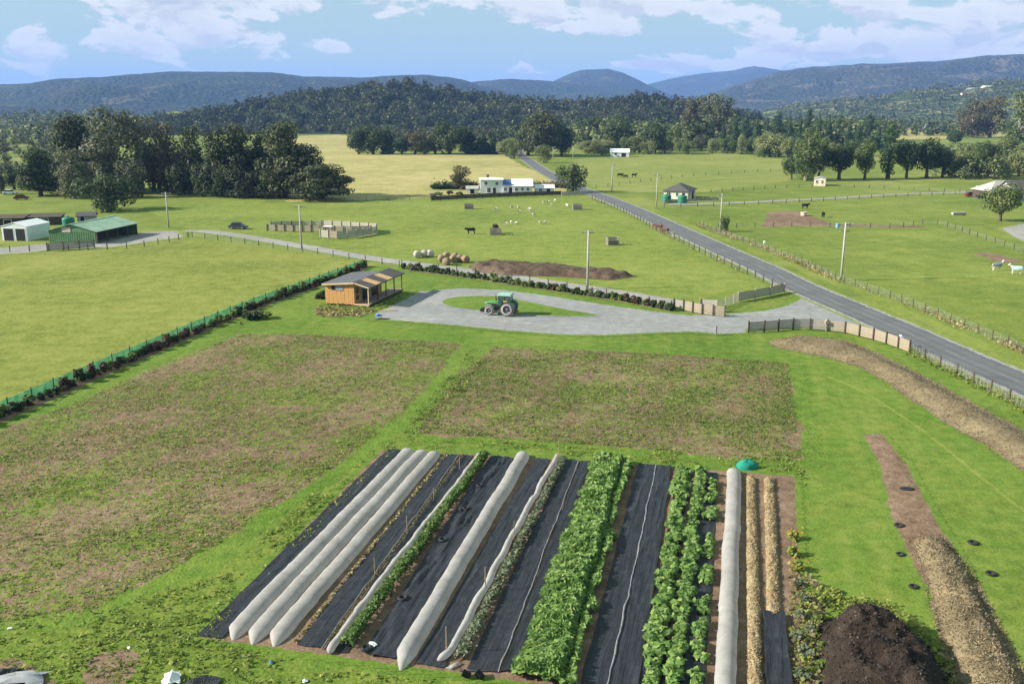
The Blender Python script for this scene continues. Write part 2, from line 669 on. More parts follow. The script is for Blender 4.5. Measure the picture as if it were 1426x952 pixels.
# the market garden's own block of grass
LAWN = [(-300, 712), (0, 580), (250, 474), (440, 394), (500, 373), (562, 369), (700, 386), (940, 430), (1040, 463), (1150, 458), (1200, 466), (1268, 489), (1342, 526), (1426, 570), (1700, 724), (1700, 1250), (-300, 1250)]
sheet('lawn', px_poly(LAWN), .03, ground_mat('lawn_grass', 'lawn', 'pasture', soft=.7, fine=7., mid=.9, big=.07, ofine=2.2, omid=.45, bstr=.7, bdist=.08, patch=('rough', .35, .05, .52), streak=('meadow', .55, .5)), .6, .8)
ROUGH = [(-300, 880), (0, 852), (110, 860), (300, 800), (420, 700), (560, 600), (660, 480), (690, 482), (640, 560), (585, 622), (540, 640), (300, 885), (420, 930), (640, 950), (700, 1200), (-300, 1200)]
sheet('rough_grass', px_poly(ROUGH), .04, ground_mat('rough_grass', 'rough', 'lawn', soft=1.6, nscale=.5, fine=4.5, mid=.9, big=.12, ofine=7., omid=.9, obig=.07, bstr=.9, bdist=.12), .5, 1.2)

# cultivated plots gone to weeds
PLOT1 = [(-300, 700), (0, 603), (120, 553), (250, 498), (335, 466), (420, 466), (642, 479), (600, 530), (560, 578), (480, 640), (300, 760), (130, 850), (60, 862), (-300, 905)]
PLOT2 = [(686, 484), (900, 492), (1098, 506), (1116, 640), (1000, 636), (840, 622), (588, 604), (586, 585), (640, 525)]
plotm = ground_mat('weedy_soil', 'soil', 'lawn', soft=1.2, nscale=.8, fine=5., mid=.9, big=.06, ofine=7., omid=.9, obig=.07, bstr=1.0, bdist=.15, patch=('rough', 2.2, .13, .495), streak=('rough', .8, .45))
ruts = lambda X, Y, D: .06 * fbm(X * 1.1, Y * 1.1, 8) * np.clip(D / 1.2, 0, 1)
P1W, P2W = px_poly(PLOT1), px_poly(PLOT2)
sheet('cultivated_plot', P1W, .045, plotm, .45, 1.4, ruts, wob=1.6)
sheet('cultivated_plot', P2W, .045, plotm, .4, 1.4, ruts, wob=1.6)

# gravel drive with its turning loop, the lane and the yard
DRIVE = [(548, 426), (585, 406), (640, 402), (700, 404), (760, 412), (830, 423), (900, 433), (960, 440), (1010, 438), (1060, 434), (1092, 428), (1114, 418),
         (1117, 411), (1106, 405), (1085, 396), (1110, 392), (1200, 432), (1300, 480), (1284, 496), (1268, 488), (1220, 471), (1180, 460), (1150, 455), (1040, 457), (1036, 464), (1000, 465), (960, 462), (900, 464), (840, 467), (780, 466), (700, 460),
         (620, 452), (560, 447), (524, 445), (522, 437)]
gravelm = ground_mat('drive_gravel', 'gravel', 'lawn', soft=.6, nscale=1.3, fine=9., mid=.8, big=.1, ofine=7., omid=.9, obig=.07, bstr=.35, bdist=.03, patch=('lane', .35, .08, .53))
sheet('gravel_drive', px_poly(DRIVE), .06, gravelm, .4, .9)
sheet('grass_island', px_poly([(616, 421), (630, 415), (665, 413), (700, 414), (745, 423), (790, 432), (832, 440), (780, 441), (720, 438), (670, 433), (630, 428)], 4), .085,
      ground_mat('island_grass', 'lawn', 'gravel', soft=.3, nscale=1.5, fine=7., mid=.9, big=.07, ofine=9., omid=.8, obig=.1), .3, .4)
lanem = ground_mat('lane_gravel', 'lane', 'meadow', soft=.4, nscale=.9, fine=4., mid=.5, big=.06, ofine=1.8, omid=.35, obig=.035, bstr=.3, bdist=.03)
lane_px = [(190, 334), (262, 322), (330, 328), (420, 343), (500, 357), (570, 367), (660, 379), (760, 393), (860, 408), (950, 424), (1000, 436)]
ribbon('gravel_lane', [tuple(G(u, v)[:2]) for u, v in lane_px], 1.9, .05, lanem)
sheet('farm_yard', px_poly([(70, 348), (150, 345), (255, 330), (245, 322), (200, 324), (150, 332), (60, 340), (-60, 352), (-60, 357), (40, 352)]), .045, lanem, .8, 1.0)
ribbon('gravel_lane', [tuple(G(u, v)[:2]) for u, v in [(930, 285), (1010, 283), (1100, 279), (1180, 275), (1260, 270), (1340, 268), (1500, 262)]], 1.8, .05, lanem, margin=.8)
sheet('gravel_drive', px_poly([(1395, 318), (1426, 312), (1500, 318), (1500, 345), (1430, 338), (1412, 330)]), .05, lanem, .8, .8)

# the sealed road
asph, N, out = new_mat('asphalt')
pos = N.n('ShaderNodeNewGeometry').outputs['Position']
ata = N.n('ShaderNodeAttribute'); ata.attribute_name = 'across'
atc = N.n('ShaderNodeAttribute'); atc.attribute_name = 'cov'
n1 = N.noise(pos, 6.0, 5, .6)
n2 = N.noise(pos, .25, 4, .6)
lanev = N.m('ABSOLUTE', N.m('SUBTRACT', N.m('ABSOLUTE', ata.outputs['Fac']), 1.55))      # wheel paths worn smooth
track = N.rng(N.m('ABSOLUTE', N.m('SUBTRACT', lanev, .75)), .5, .12)
base = N.ramp(N.m('ADD', N.m('MULTIPLY', n1, .4), N.m('MULTIPLY', n2, .6)), [(.35, (.095, .097, .105)), (.65, (.15, .15, .155))])
col = N.mix(N.m('MULTIPLY', track, .38), base, (.068, .07, .08))
en = N.m('MULTIPLY', N.m('SUBTRACT', N.noise(pos, .7, 4, .7), .5), 1.6)
gr, _, _ = cover(N, pos, 'lane', 4., .5, .06)
ed = N.m('ADD', atc.outputs['Fac'], en)
col = N.mix(N.rng(ed, .25, .4), gr, col)
gg, _, _ = cover(N, pos, 'meadow', 1.8, .35, .035)
col = N.mix(N.rng(ed, -.25, -.1), gg, col)
principled(N, out, col, .8, .3, 0, n1, .25, .02)
road_px = [(1700, 655), (1560, 593), (1426, 535), (1350, 503), (1288, 475), (1241, 454), (1150, 415), (1108, 396.5), (1066, 375.5), (1000, 346), (940, 318.5), (882, 292), (845, 277), (818, 267), (795, 258), (772, 247), (750, 234), (736, 224), (726, 217), (720, 208)]
road, RC, RN = ribbon('road', [tuple(G(u, v)[:2]) for u, v in road_px], 3.1, .075, asph, per=14, nac=12, margin=.7)
mk = plain('worn_road_paint', (.24, .24, .24), .7, .35, 3.0, world=True)
dist = 0.0
for i in range(1, len(RC)):                                           # worn centre dashes, laid along the bend
    seg = np.linalg.norm(RC[i] - RC[i - 1])
    dist += seg
dl = np.concatenate([[0], np.cumsum(np.linalg.norm(np.diff(RC, axis=0), axis=1))])
dash_mesh = MB().add([(-.05, -1.5, 0), (.05, -1.5, 0), (.05, 1.5, 0), (-.05, 1.5, 0)], [(0, 1, 2, 3)]).mesh('centre_dash', mk)
for s in np.arange(6, min(dl[-1], 190), 10.0):
    x, y = np.interp(s, dl, RC[:, 0]), np.interp(s, dl, RC[:, 1])
    x2, y2 = np.interp(s + 1, dl, RC[:, 0]), np.interp(s + 1, dl, RC[:, 1])
    d = obj('centre_dash', dash_mesh, road, (x, y, .0815))
    d.rotation_euler = (0, 0, math.atan2(y2 - y, x2 - x) - math.pi / 2)

# bare and trodden ground
bare = ground_mat('bare_soil', 'soil', 'lawn', soft=.5, nscale=1.4, fine=6., mid=1.0, big=.1, ofine=7., omid=.9, obig=.07, bstr=.9, bdist=.08)
sheet('soil_path', px_poly([(1203, 606), (1226, 604), (1262, 648), (1298, 716), (1322, 756), (1345, 800), (1300, 830), (1276, 792), (1242, 722), (1226, 652)]), .05, bare, .2, .5,
      lambda X, Y, D: .06 * fbm(X * 2, Y * 2, 4) * np.clip(D / .4, 0, 1))
worn = ground_mat('worn_ground', 'soil', 'green', soft=2.5, nscale=.25, fine=2., mid=.4, big=.05, ofine=1.8, omid=.3, obig=.03)
sheet('worn_ground', px_poly([(1070, 296), (1110, 294), (1160, 312), (1290, 315), (1280, 318), (1150, 315), (1060, 316)]), .035, worn, 1.2, 3.0)
sheet('worn_ground', px_poly([(1360, 350), (1395, 356), (1440, 366), (1400, 366), (1362, 356)]), .035, worn, .8, 2.0)
sheet('soil_patch', px_poly([(115, 940), (130, 915), (170, 905), (196, 912), (190, 935), (165, 960), (120, 965)]), .06, ground_mat('dark_soil_patch', 'soil', 'rough', soft=.4, nscale=2.0, ofine=4.5, omid=.9, obig=.12, fine=8.), .15, .4)
sheet('soil_patch', px_poly([(-30, 922), (20, 918), (55, 935), (80, 955), (70, 1000), (-40, 1000)]), .06, MATS['dark_soil_patch'], .15, .4)
sheet('soil_patch', px_poly([(440, 428), (475, 424), (520, 432), (500, 440), (470, 441), (440, 437)]), .05, ground_mat('building_rubble', 'field', 'lawn', soft=1.6, nscale=1.2, ofine=7., omid=.9, obig=.07, fine=6., patch=('soil', .9, .3, .50)), .25, .8)
wheel = ground_mat('wheel_track', 'meadow', 'lawn', soft=.30, nscale=1.1, fine=7., mid=.9, big=.07, ofine=7., omid=.9, obig=.07)
for tr in ([(1105, 515), (1180, 545), (1260, 600), (1340, 665), (1426, 740), (1500, 812)], [(1135, 518), (1200, 545), (1285, 600), (1370, 668), (1426, 712), (1520, 790)]):
    ribbon('wheel_track', [tuple(G(u, v)[:2]) for u, v in tr], .16, .036 if tr[0][0] < 1110 else .038, wheel, nac=4, margin=.25)

# ------------------------------------------------------------------ hills: each a real body of land at its own distance
def hill(name, prof, d0, d1, mat, seed, back=1.5, na=160, nd=26, rough=.10, spur=260.0, tree_px=0.0):
    """prof: photo outline (u, v) of the ridge that stands d1 metres off; the foot lies at d0"""
    us = np.linspace(prof[0][0], prof[-1][0], na)
    vs = np.interp(us, [p[0] for p in prof], [p[1] for p in prof]) + tree_px
    R_ = [AT(u, v, d1) for u, v in zip(us, vs)]
    azs = np.array([math.atan2(p.x, p.y) for p in R_])
    zr = np.array([p.z for p in R_])
    ds = np.concatenate([np.linspace(d0, d1, nd), np.linspace(d1, d1 * back, 10)[1:]])
    t = np.clip((ds - d0) / (d1 - d0), 0, 1)
    rise = np.where(ds <= d1, (t * t * (3 - 2 * t)) ** .8, 1 - .75 * np.clip((ds - d1) / (d1 * (back - 1)), 0, 1) ** 1.5)
    A, Dd = np.meshgrid(azs, ds)
    X, Y = Dd * np.sin(A), Dd * np.cos(A)
    n = fbm(X / spur, Y / spur, seed, 5) - .5
    envelope = np.clip(t * (1 - t) * 4, 0, 1)[:, None]
    zscale = max(zr.max(), 20)
    Z = zr[None, :] * rise[:, None] + n * rough * 4 * zscale * envelope
    ridge = fbm(A * 90, A * 0 + seed, seed + 3, 3) - .5
    Z += ridge * zscale * .03 * rise[:, None]
    lim = CAM_H + (zr[None, :] - CAM_H) * (ds / d1)[:, None] * .96      # front spurs stay below the skyline ridge
    Z = np.where((ds < d1)[:, None], np.minimum(Z, lim), Z)
    Z[0, :] = -1.0
    Z[-1, :] = np.minimum(Z[-1, :], 0.0) - 1.0
    Z[:, 0] = -1.0
    Z[:, -1] = -1.0
    V = np.stack([X, Y, Z], -1).reshape(-1, 3)
    k = na
    idx = np.arange(len(ds) * k).reshape(len(ds), k)
    q = np.stack([idx[:-1, :-1], idx[:-1, 1:], idx[1:, 1:], idx[1:, :-1]], -1).reshape(-1, 4)
    me = mesh_np(name, V, q, mat, smooth=True)
    o = tag(obj(name, me), kind='structure')
    return o, (azs, ds, Z)


def sample(h, x, y):
    azs, ds, Z = h
    a, d = np.arctan2(x, y), np.hypot(x, y)
    i = np.clip(np.searchsorted(azs, a) - 1, 0, len(azs) - 2)
    j = np.clip(np.searchsorted(ds, d) - 1, 0, len(ds) - 2)
    fa = np.clip((a - azs[i]) / (azs[i + 1] - azs[i]), 0, 1)
    fd = np.clip((d - ds[j]) / (ds[j + 1] - ds[j]), 0, 1)
    return (Z[j, i] * (1 - fa) + Z[j, i + 1] * fa) * (1 - fd) + (Z[j + 1, i] * (1 - fa) + Z[j + 1, i + 1] * fa) * fd


def bush_mat(name, lo, mid, hi, s1, s2, grass=None, gth=.6):
    """far bush: crowns as lumps of relief, clearings where the land has them"""
    m, N, out = new_mat(name)
    pos = N.n('ShaderNodeNewGeometry').outputs['Position']
    vo = N.n('ShaderNodeTexVoronoi')
    vo.inputs['Scale'].default_value = s1
    N.l(pos, vo.inputs['Vector'])
    n1 = N.noise(pos, s1 * .7, 4, .65)
    n2 = N.noise(pos, s2, 5, .6)
    f = N.m('ADD', N.m('MULTIPLY', n1, .55), N.m('MULTIPLY', n2, .45))
    col = N.ramp(f, [(.36, lo), (.5, mid), (.66, hi)])
    if grass:
        g = N.noise(pos, s2 * 1.7, 4, .55)
        col = N.mix(N.rng(g, gth, gth + .06), col, grass)
    hgt = N.m('ADD', N.m('MULTIPLY', N.m('SUBTRACT', 1.0, vo.outputs['Distance']), .6), n1)
    principled(N, out, col, .95, .05, 0, hgt, 1.0, 22.0)
    return m


bush_far = bush_mat('far_bush', (.014, .024, .012), (.030, .042, .020), (.062, .068, .036), .05, .0035, (.085, .085, .04), .60)
bush_far2 = bush_mat('far_mixed_bush', (.018, .028, .014), (.040, .048, .026), (.080, .074, .046), .05, .0045, (.105, .092, .062), .58)
foothill = bush_mat('foothill_bush', (.026, .044, .018), (.055, .078, .030), (.110, .125, .055), .08, .008, (.20, .21, .085), .53)
hillfloor = ground_mat('forest_floor', 'wood', fine=.3, mid=.06, big=.01)
knollm = ground_mat('knoll_grass', 'field', fine=.5, mid=.06, big=.012)

hill('mountain_range', [(-320, 140), (-150, 128), (0, 118), (40, 116), (80, 110), (130, 108), (180, 104), (240, 100), (320, 100), (380, 101), (420, 106), (480, 108), (505, 108), (550, 105), (595, 104), (640, 110), (665, 118), (720, 132), (760, 150)], 3400, 5200, bush_far, 3, spur=520, rough=.20, na=240)
hill('mountain_range', [(560, 150), (620, 125), (660, 114), (709, 110), (766, 113), (820, 118), (880, 124), (940, 140), (980, 150)], 4600, 6400, bush_far, 9, spur=520, rough=.16)
hill('mountain_peak', [(700, 150), (740, 130), (773, 112), (790, 104), (807, 98), (826, 97), (844, 96), (867, 101), (884, 109), (901, 118), (940, 135), (990, 150)], 5600, 7600, bush_far, 5, spur=600, rough=.10, back=1.35)
hill('mountain_range', [(820, 150), (880, 124), (905, 117), (930, 110), (950, 107), (980, 102), (1020, 99), (1050, 92), (1081, 97), (1130, 108), (1250, 150)], 8200, 10400, bush_far, 12, spur=800, rough=.14, back=1.25)
hill('mountain_range', [(930, 150), (980, 133), (1030, 117), (1060, 107), (1091, 98), (1134, 93), (1202, 89), (1249, 88), (1300, 86), (1350, 81), (1377, 77), (1426, 76), (1560, 70), (1760, 90)], 4000, 6200, bush_far2, 21, spur=600, rough=.20, na=220)
_, FH = hill('foothill', [(1060, 152), (1110, 146), (1180, 140), (1240, 134), (1270, 126), (1300, 122), (1340, 121), (1380, 114), (1426, 112), (1560, 108), (1700, 120)], 1900, 2700, foothill, 31, spur=260, rough=.10)
_, KN = hill('grass_knoll', [(198, 172), (212, 166), (228, 158), (246, 155), (262, 158), (280, 166), (292, 172)], 1230, 1420, knollm, 33, spur=150, rough=.02, back=1.15, na=40)
_, LH = hill('foothill', [(-220, 170), (-60, 163), (0, 162), (60, 160), (110, 163), (170, 168), (205, 172)], 1500, 1900, foothill, 35, spur=200, rough=.06, back=1.2)
WH_PROF = [(150, 172), (200, 166), (250, 157), (300, 148), (350, 138), (400, 128), (450, 122), (500, 115), (545, 110), (590, 112), (620, 119), (660, 125), (700, 128), (750, 133), (800, 137), (850, 133), (890, 127), (925, 131), (960, 138), (1000, 148), (1070, 158)]
_, WHH = hill('wooded_hill', WH_PROF, 1010, 1330, hillfloor, 41, spur=110, rough=.15, tree_px=14, back=1.25, na=200)
# ------------------------------------------------------------------ foliage
def quads_at(P, Nrm, size, rng, aspect=1.0, fold=0.0):
    """a leaf-sized face at each point, facing its normal"""
    n = len(P)
    a = rng.normal(size=(n, 3))
    t = np.cross(Nrm, a)
    t /= np.linalg.norm(t, axis=1)[:, None] + 1e-9
    b = np.cross(Nrm, t)
    s = (size if np.ndim(size) else np.full(n, size))[:, None] * .5
    V = np.stack([P - t * s - b * s * aspect, P + t * s * .8 - b * s * aspect * .7, P + t * s + b * s * aspect, P - t * s * .7 + b * s * aspect * .9], 1)
    if fold:
        V[:, 2] += Nrm * s * fold
        V[:, 0] += Nrm * s * fold * .5
    return V.reshape(-1, 3), np.arange(n * 4).reshape(n, 4)


def blob_cloud(blobs, n, rng, hollow=.55, flat=0.0, rnd=.55):
    """points spread through a set of ellipsoids, mostly near their skins, with outward normals"""
    B = np.array(blobs, float)
    w = (B[:, 3] * B[:, 4] + B[:, 3] * B[:, 5] + B[:, 4] * B[:, 5])
    k = rng.choice(len(B), n, p=w / w.sum())
    d = rng.normal(size=(n, 3))
    d /= np.linalg.norm(d, axis=1)[:, None]
    r = hollow + (1 - hollow) * rng.random(n) ** .6
    P = B[k, :3] + d * r[:, None] * B[k, 3:6]
    nr = d / B[k, 3:6]
    nr /= np.linalg.norm(nr, axis=1)[:, None]
    nr = nr + rng.normal(size=(n, 3)) * rnd
    nr[:, 2] += flat
    nr /= np.linalg.norm(nr, axis=1)[:, None]
    shade = .5 + .2 * rng.normal(size=n) + .18 * (rng.random(len(B))[k] - .5)
    return P, nr, np.clip(shade, 0, 1)


def crown_mesh(name, blobs, n, size, mat, seed, hollow=.55, flat=.2, rnd=.55, aspect=1.0):
    rng = np.random.default_rng(seed)
    P, Nr, sh = blob_cloud(blobs, n, rng, hollow, flat, rnd)
    V, F = quads_at(P, Nr, size * (.6 + .8 * rng.random(n)), rng, aspect)
    return mesh_np(name, V, F, mat, attrs={'tint': ('FACE', sh)})


def trunk_mesh(name, h, r, tips, mat, lean=(0, 0)):
    b = MB()
    top = (lean[0] * h, lean[1] * h, h)
    mid = (lean[0] * h * .35 + .01 * h, lean[1] * h * .4, h * .45)
    b.tube([(0, 0, -.3), (0, 0, h * .12), mid, top], [r * 1.35, r, r * .7, r * .25], 8)
    for (x, y, z) in tips:
        f = max(.25, min(.8, z / h * .6))
        p0 = (lean[0] * h * f, lean[1] * h * f, h * f)
        b.tube([p0, ((p0[0] + x) / 2, (p0[1] + y) / 2, (p0[2] + z) / 2 + .1 * h * .3), (x, y, z)], [r * .45, r * .3, r * .1], 5)
    return b.mesh(name, mat, True)


bark = plain('bark', (.115, .095, .075), .95, .35, 4.0, .1, bstr=.6, stretch=(1, 1, .2))
bark_pale = plain('pale_bark', (.30, .275, .235), .9, .3, 3.0, .1, bstr=.4, stretch=(1, 1, .2))
LM = {
    'pine': leaf_mat('pine_needles', (0.019, 0.033, 0.014), (0.049, 0.070, 0.027), (0.118, 0.130, 0.054), 0.3),
    'dark': leaf_mat('dark_leaves', (0.020, 0.037, 0.013), (0.046, 0.076, 0.026), (0.106, 0.138, 0.051), 0.3),
    'mid': leaf_mat('mid_leaves', (0.046, 0.079, 0.024), (0.106, 0.150, 0.044), (0.203, 0.235, 0.080), 0.35),
    'grey': leaf_mat('grey_green_leaves', (0.057, 0.070, 0.034), (0.120, 0.135, 0.069), (0.216, 0.216, 0.123), 0.3),
    'pale': leaf_mat('pale_leaves', (0.097, 0.133, 0.041), (0.191, 0.227, 0.082), (0.300, 0.312, 0.140), 0.35),
    'con': leaf_mat('conifer_needles', (0.018, 0.038, 0.016), (0.043, 0.085, 0.035), (0.090, 0.150, 0.057), 0.3),
    'brown': leaf_mat('brown_green_leaves', (0.068, 0.065, 0.029), (0.121, 0.111, 0.052), (0.189, 0.163, 0.085), 0.3),
    'crop': leaf_mat('crop_leaves', (0.093, 0.178, 0.047), (0.200, 0.331, 0.083), (0.353, 0.466, 0.159), 0.45),
    'cropd': leaf_mat('dark_crop_leaves', (0.051, 0.106, 0.029), (0.103, 0.186, 0.047), (0.188, 0.268, 0.081), 0.4),
    'silver': leaf_mat('silver_crop_leaves', (0.095, 0.122, 0.069), (0.169, 0.200, 0.117), (0.270, 0.281, 0.193), 0.35),
    'weed': leaf_mat('weed_leaves', (0.131, 0.183, 0.038), (0.241, 0.302, 0.062), (0.377, 0.387, 0.108), 0.45),
    'weedd': leaf_mat('dark_weed_leaves', (0.074, 0.117, 0.028), (0.150, 0.211, 0.050), (0.255, 0.293, 0.092), 0.4),
    'drygrass': leaf_mat('dry_grass_blades', (.17, .14, .06), (.30, .25, .115), (.40, .34, .18), .2),
    'red': leaf_mat('bronze_leaves', (0.049, 0.031, 0.022), (0.098, 0.056, 0.039), (0.161, 0.105, 0.070), 0.3),
    'straw': leaf_mat('straw_stalks', PAL['straw'][0], PAL['straw'][1], PAL['straw'][2], .1),
    'mulch': leaf_mat('mulch_stalks', (.10, .075, .040), (.18, .138, .08), (.27, .21, .13), .1),
    'compost': leaf_mat('compost_crumbs', (.018, .013, .010), (.038, .028, .022), (.075, .056, .045), .0),
}


def blobs_for(kind, seed):
    """unit tree: height 1, crown half-width about 1 in x/y before scaling"""
    rng = np.random.default_rng(seed)
    out = []
    if kind == 'pine':           # irregular macrocarpa: stacked, spreading limbs
        for k in range(38):
            z = .12 + .82 * rng.random() ** .9
            w = (1 - ((z - .1) / .95) ** 1.7) * .9 + .12
            a = rng.random() * 6.283
            r = w * rng.random() ** .5 * .85
            s = .24 + .18 * rng.random()
            out.append((r * math.cos(a), r * math.sin(a), z, s * 1.3, s * 1.3, s * .34))
        out.append((.05, 0, .93, .22, .22, .08))
        out.append((0, 0, .45, .6, .6, .35))
    elif kind == 'round':
        for k in range(30):
            d = rng.normal(size=3)
            d /= np.linalg.norm(d)
            r = .72 * rng.random() ** .35
            s = .26 + .18 * rng.random()
            out.append((d[0] * r, d[1] * r, .47 + d[2] * r * .50, s * 1.1, s * 1.1, s * .42))
        out.append((0, 0, .42, .7, .7, .38))
    elif kind == 'high':
        for k in range(30):
            d = rng.normal(size=3)
            d /= np.linalg.norm(d)
            r = .7 * rng.random() ** .35
            s = .26 + .18 * rng.random()
            out.append((d[0] * r, d[1] * r, .54 + d[2] * r * .50, s * 1.1, s * 1.1, s * .42))
        out.append((0, 0, .54, .6, .6, .33))
    elif kind == 'tall':         # gum: separate tufts on a tall frame
        for k in range(36):
            z = .14 + .80 * rng.random()
            w = .85 * math.sin(min(1, (z - .02) / .98) * 2.75) + .18
            a = rng.random() * 6.283
            r = w * rng.random() ** .5 * .85
            s = .20 + .18 * rng.random()
            out.append((r * math.cos(a), r * math.sin(a), z, s * 1.25, s * 1.25, s * .42))
        out.append((0, 0, .95, .24, .24, .06))
        out.append((0, 0, .5, .5, .5, .36))
    elif kind == 'conifer':
        for k in range(14):
            z = .08 + .88 * k / 13
            w = (1 - z) * .85 + .1
            for q in range(3 if z < .8 else 1):
                a = rng.random() * 6.283
                r = w * .35 if z < .8 else 0
                out.append((r * math.cos(a), r * math.sin(a), z, w * .75, w * .75, .085))
    elif kind == 'shrub':
        for k in range(14):
            a = rng.random() * 6.283
            r = .65 * rng.random() ** .5
            z = .15 + .6 * rng.random()
            s = .25 + .2 * rng.random()
            out.append((r * math.cos(a), r * math.sin(a), z, s, s, s * .6))
    elif kind == 'poplar':
        for k in range(16):
            z = .12 + .85 * k / 15
            w = .75 * math.sin(max(.12, min(.97, z)) * 3.0) ** .6
            a = rng.random() * 6.283
            out.append((w * .3 * math.cos(a), w * .3 * math.sin(a), z, w * .7 + .08, w * .7 + .08, .08))
    return out


TREE_CACHE = {}


def tree_proto(kind, mat, var, h, hw):
    """meshes scaled to a true size class so that leaves keep their size"""
    key = (kind, mat, var % 2, round(h / 5), round(hw / 2.5))
    if key not in TREE_CACHE:
        H, Wd = max(2.5, round(h / 5) * 5.0), max(1.2, round(hw / 2.5) * 2.5)
        var = var % 2
        bl = [(x * Wd, y * Wd, z * H, sx * Wd, sy * Wd, sz * H) for x, y, z, sx, sy, sz in blobs_for(kind, var * 31 + len(kind) * 7)]
        leaf = max(.20, .062 * Wd ** .8 + .012 * H)
        area = sum(b[3] * b[5] + b[3] * b[4] for b in bl)
        n = int(min(9500, max(900, 2.6 * area / leaf ** 2)))
        cm = crown_mesh('crown', bl, n, leaf, LM[mat], var * 101 + len(kind), hollow=.62, flat=.30, rnd=.36)
        tips = [b[:3] for b in bl[::3]]
        tm = trunk_mesh('trunk', H * (.9 if kind not in ('round', 'high') else .7), .022 * H + .04 * Wd, tips, bark_pale if kind == 'tall' else bark)
        TREE_CACHE[key] = (H, Wd, cm, tm)
    return TREE_CACHE[key]


def tree(u, v, vtop, hwpx, kind, mat, label, group=None, var=None, name=None, cat='tree', sink=0.0):
    """one tree from its photo foot (u, v), top row and half-width; stands on the plain at its true size"""
    p = G(u, v)
    ppm = PPM(v)
    h = (v - vtop) / ppm
    hw = hwpx / ppm
    var = var if var is not None else random.randint(0, 2)
    H, Wd, cm, tm = tree_proto(kind, mat, var, h, hw)
    names = {'high': 'broadleaf_tree', 'pine': 'spreading_pine', 'round': 'broadleaf_tree', 'tall': 'gum_tree', 'conifer': 'conifer', 'shrub': 'bush', 'poplar': 'poplar_tree'}
    o = empty(name or names[kind], (p.x, p.y, -sink))
    s = hw / Wd
    o.scale = (s, s, h / H)
    o.rotation_euler = (0, 0, random.random() * 6.283)
    c = obj('crown', cm, o)
    t = obj('trunk', tm, o)
    tag(o, label, cat, group)
    return o


# woodland seen as one mass -------------------------------------------------
def wood_mass(name, label, pts, hs, ws, mat, seed, nq=90, leaf=1.6):
    """far wood: every tree a lumpy crown of leaf clumps, joined"""
    rng = np.random.default_rng(seed)
    temps = []
    for k in range(6):
        bl = blobs_for(['round', 'tall', 'round', 'pine', 'conifer', 'round'][k], seed + k)
        P, Nr, sh = blob_cloud(bl, nq, rng, .68, .3, .32)
        temps.append((P, Nr, sh))
    VV, TT = [], []
    kinds = rng.choice(6, len(pts), p=[.26, .16, .2, .16, .1, .12])
    tone = rng.normal(size=len(pts)) * .13 + (fbm(pts[:, 0] / 90., pts[:, 1] / 90., seed, 3) - .5) * .7
    for k in range(6):
        ii = np.where(kinds == k)[0]
        if not len(ii):
            continue
        P, Nr, sh = temps[k]
        S = np.stack([ws[ii], ws[ii], hs[ii]], -1)
        rot = rng.random(len(ii)) * 6.283
        cs, sn = np.cos(rot)[:, None], np.sin(rot)[:, None]
        X = P[None, :, 0] * cs - P[None, :, 1] * sn
        Y = P[None, :, 0] * sn + P[None, :, 1] * cs
        Q = np.stack([X, Y, np.broadcast_to(P[None, :, 2], X.shape)], -1) * S[:, None, :] + pts[ii][:, None, :]
        NX = Nr[None, :, 0] * cs - Nr[None, :, 1] * sn
        NY = Nr[None, :, 0] * sn + Nr[None, :, 1] * cs
        Nn = np.stack([NX, NY, np.broadcast_to(Nr[None, :, 2], NX.shape)], -1).reshape(-1, 3)
        size = (np.repeat(ws[ii] * 2.6 / math.sqrt(nq), P.shape[0])) * (.6 + .8 * rng.random(len(ii) * P.shape[0]))
        V, _ = quads_at(Q.reshape(-1, 3), Nn, size, rng)
        VV.append(V)
        TT.append((sh[None, :] + tone[ii][:, None]).ravel())
    V = np.concatenate(VV)
    F = np.arange(len(V)).reshape(-1, 4)
    me = mesh_np(name, V, F, mat, attrs={'tint': ('FACE', np.clip(np.concatenate(TT), 0, 1))})
    return tag(obj(name, me), label, 'woodland', None, 'stuff')


rng = np.random.default_rng(11)
# wooded hill
n = 3000
a = R(0) + np.interp(rng.random(n), [0, 1], [math.atan2(*AT(160, 170, 1000)[:2]), math.atan2(*AT(1060, 170, 1000)[:2])])
d = 1015 + 345 * rng.random(n) ** .8
x, y = d * np.sin(a), d * np.cos(a)
z = sample(WHH, x, y)
hs = rng.uniform(6, 12, n) + 9 * rng.random(n) ** 3
wood_mass('hill_woodland', 'dark mixed woodland covering the whole hill behind the paddocks', np.stack([x, y, np.maximum(z, 0) - .5], -1), hs, hs * rng.uniform(.36, .52, n), leaf_mat('hill_wood_leaves', (.018, .030, .013), (.060, .077, .031), (.185, .190, .088)), 5, 150)


def band(u0, u1, d0, d1, n, h0, h1, seed, hillf=None):
    r = np.random.default_rng(seed)
    aa = np.interp(r.random(n), [0, 1], [math.atan2(*AT(u0, 170, 1000)[:2]), math.atan2(*AT(u1, 170, 1000)[:2])])
    dd = d0 + (d1 - d0) * r.random(n)
    xx, yy = dd * np.sin(aa), dd * np.cos(aa)
    zz_ = np.maximum(sample(hillf, xx, yy), 0) if hillf is not None else np.zeros(n)
    h_ = r.uniform(h0, h1, n)
    return np.stack([xx, yy, zz_ - .3], -1), h_, h_ * r.uniform(.38, .58, n)


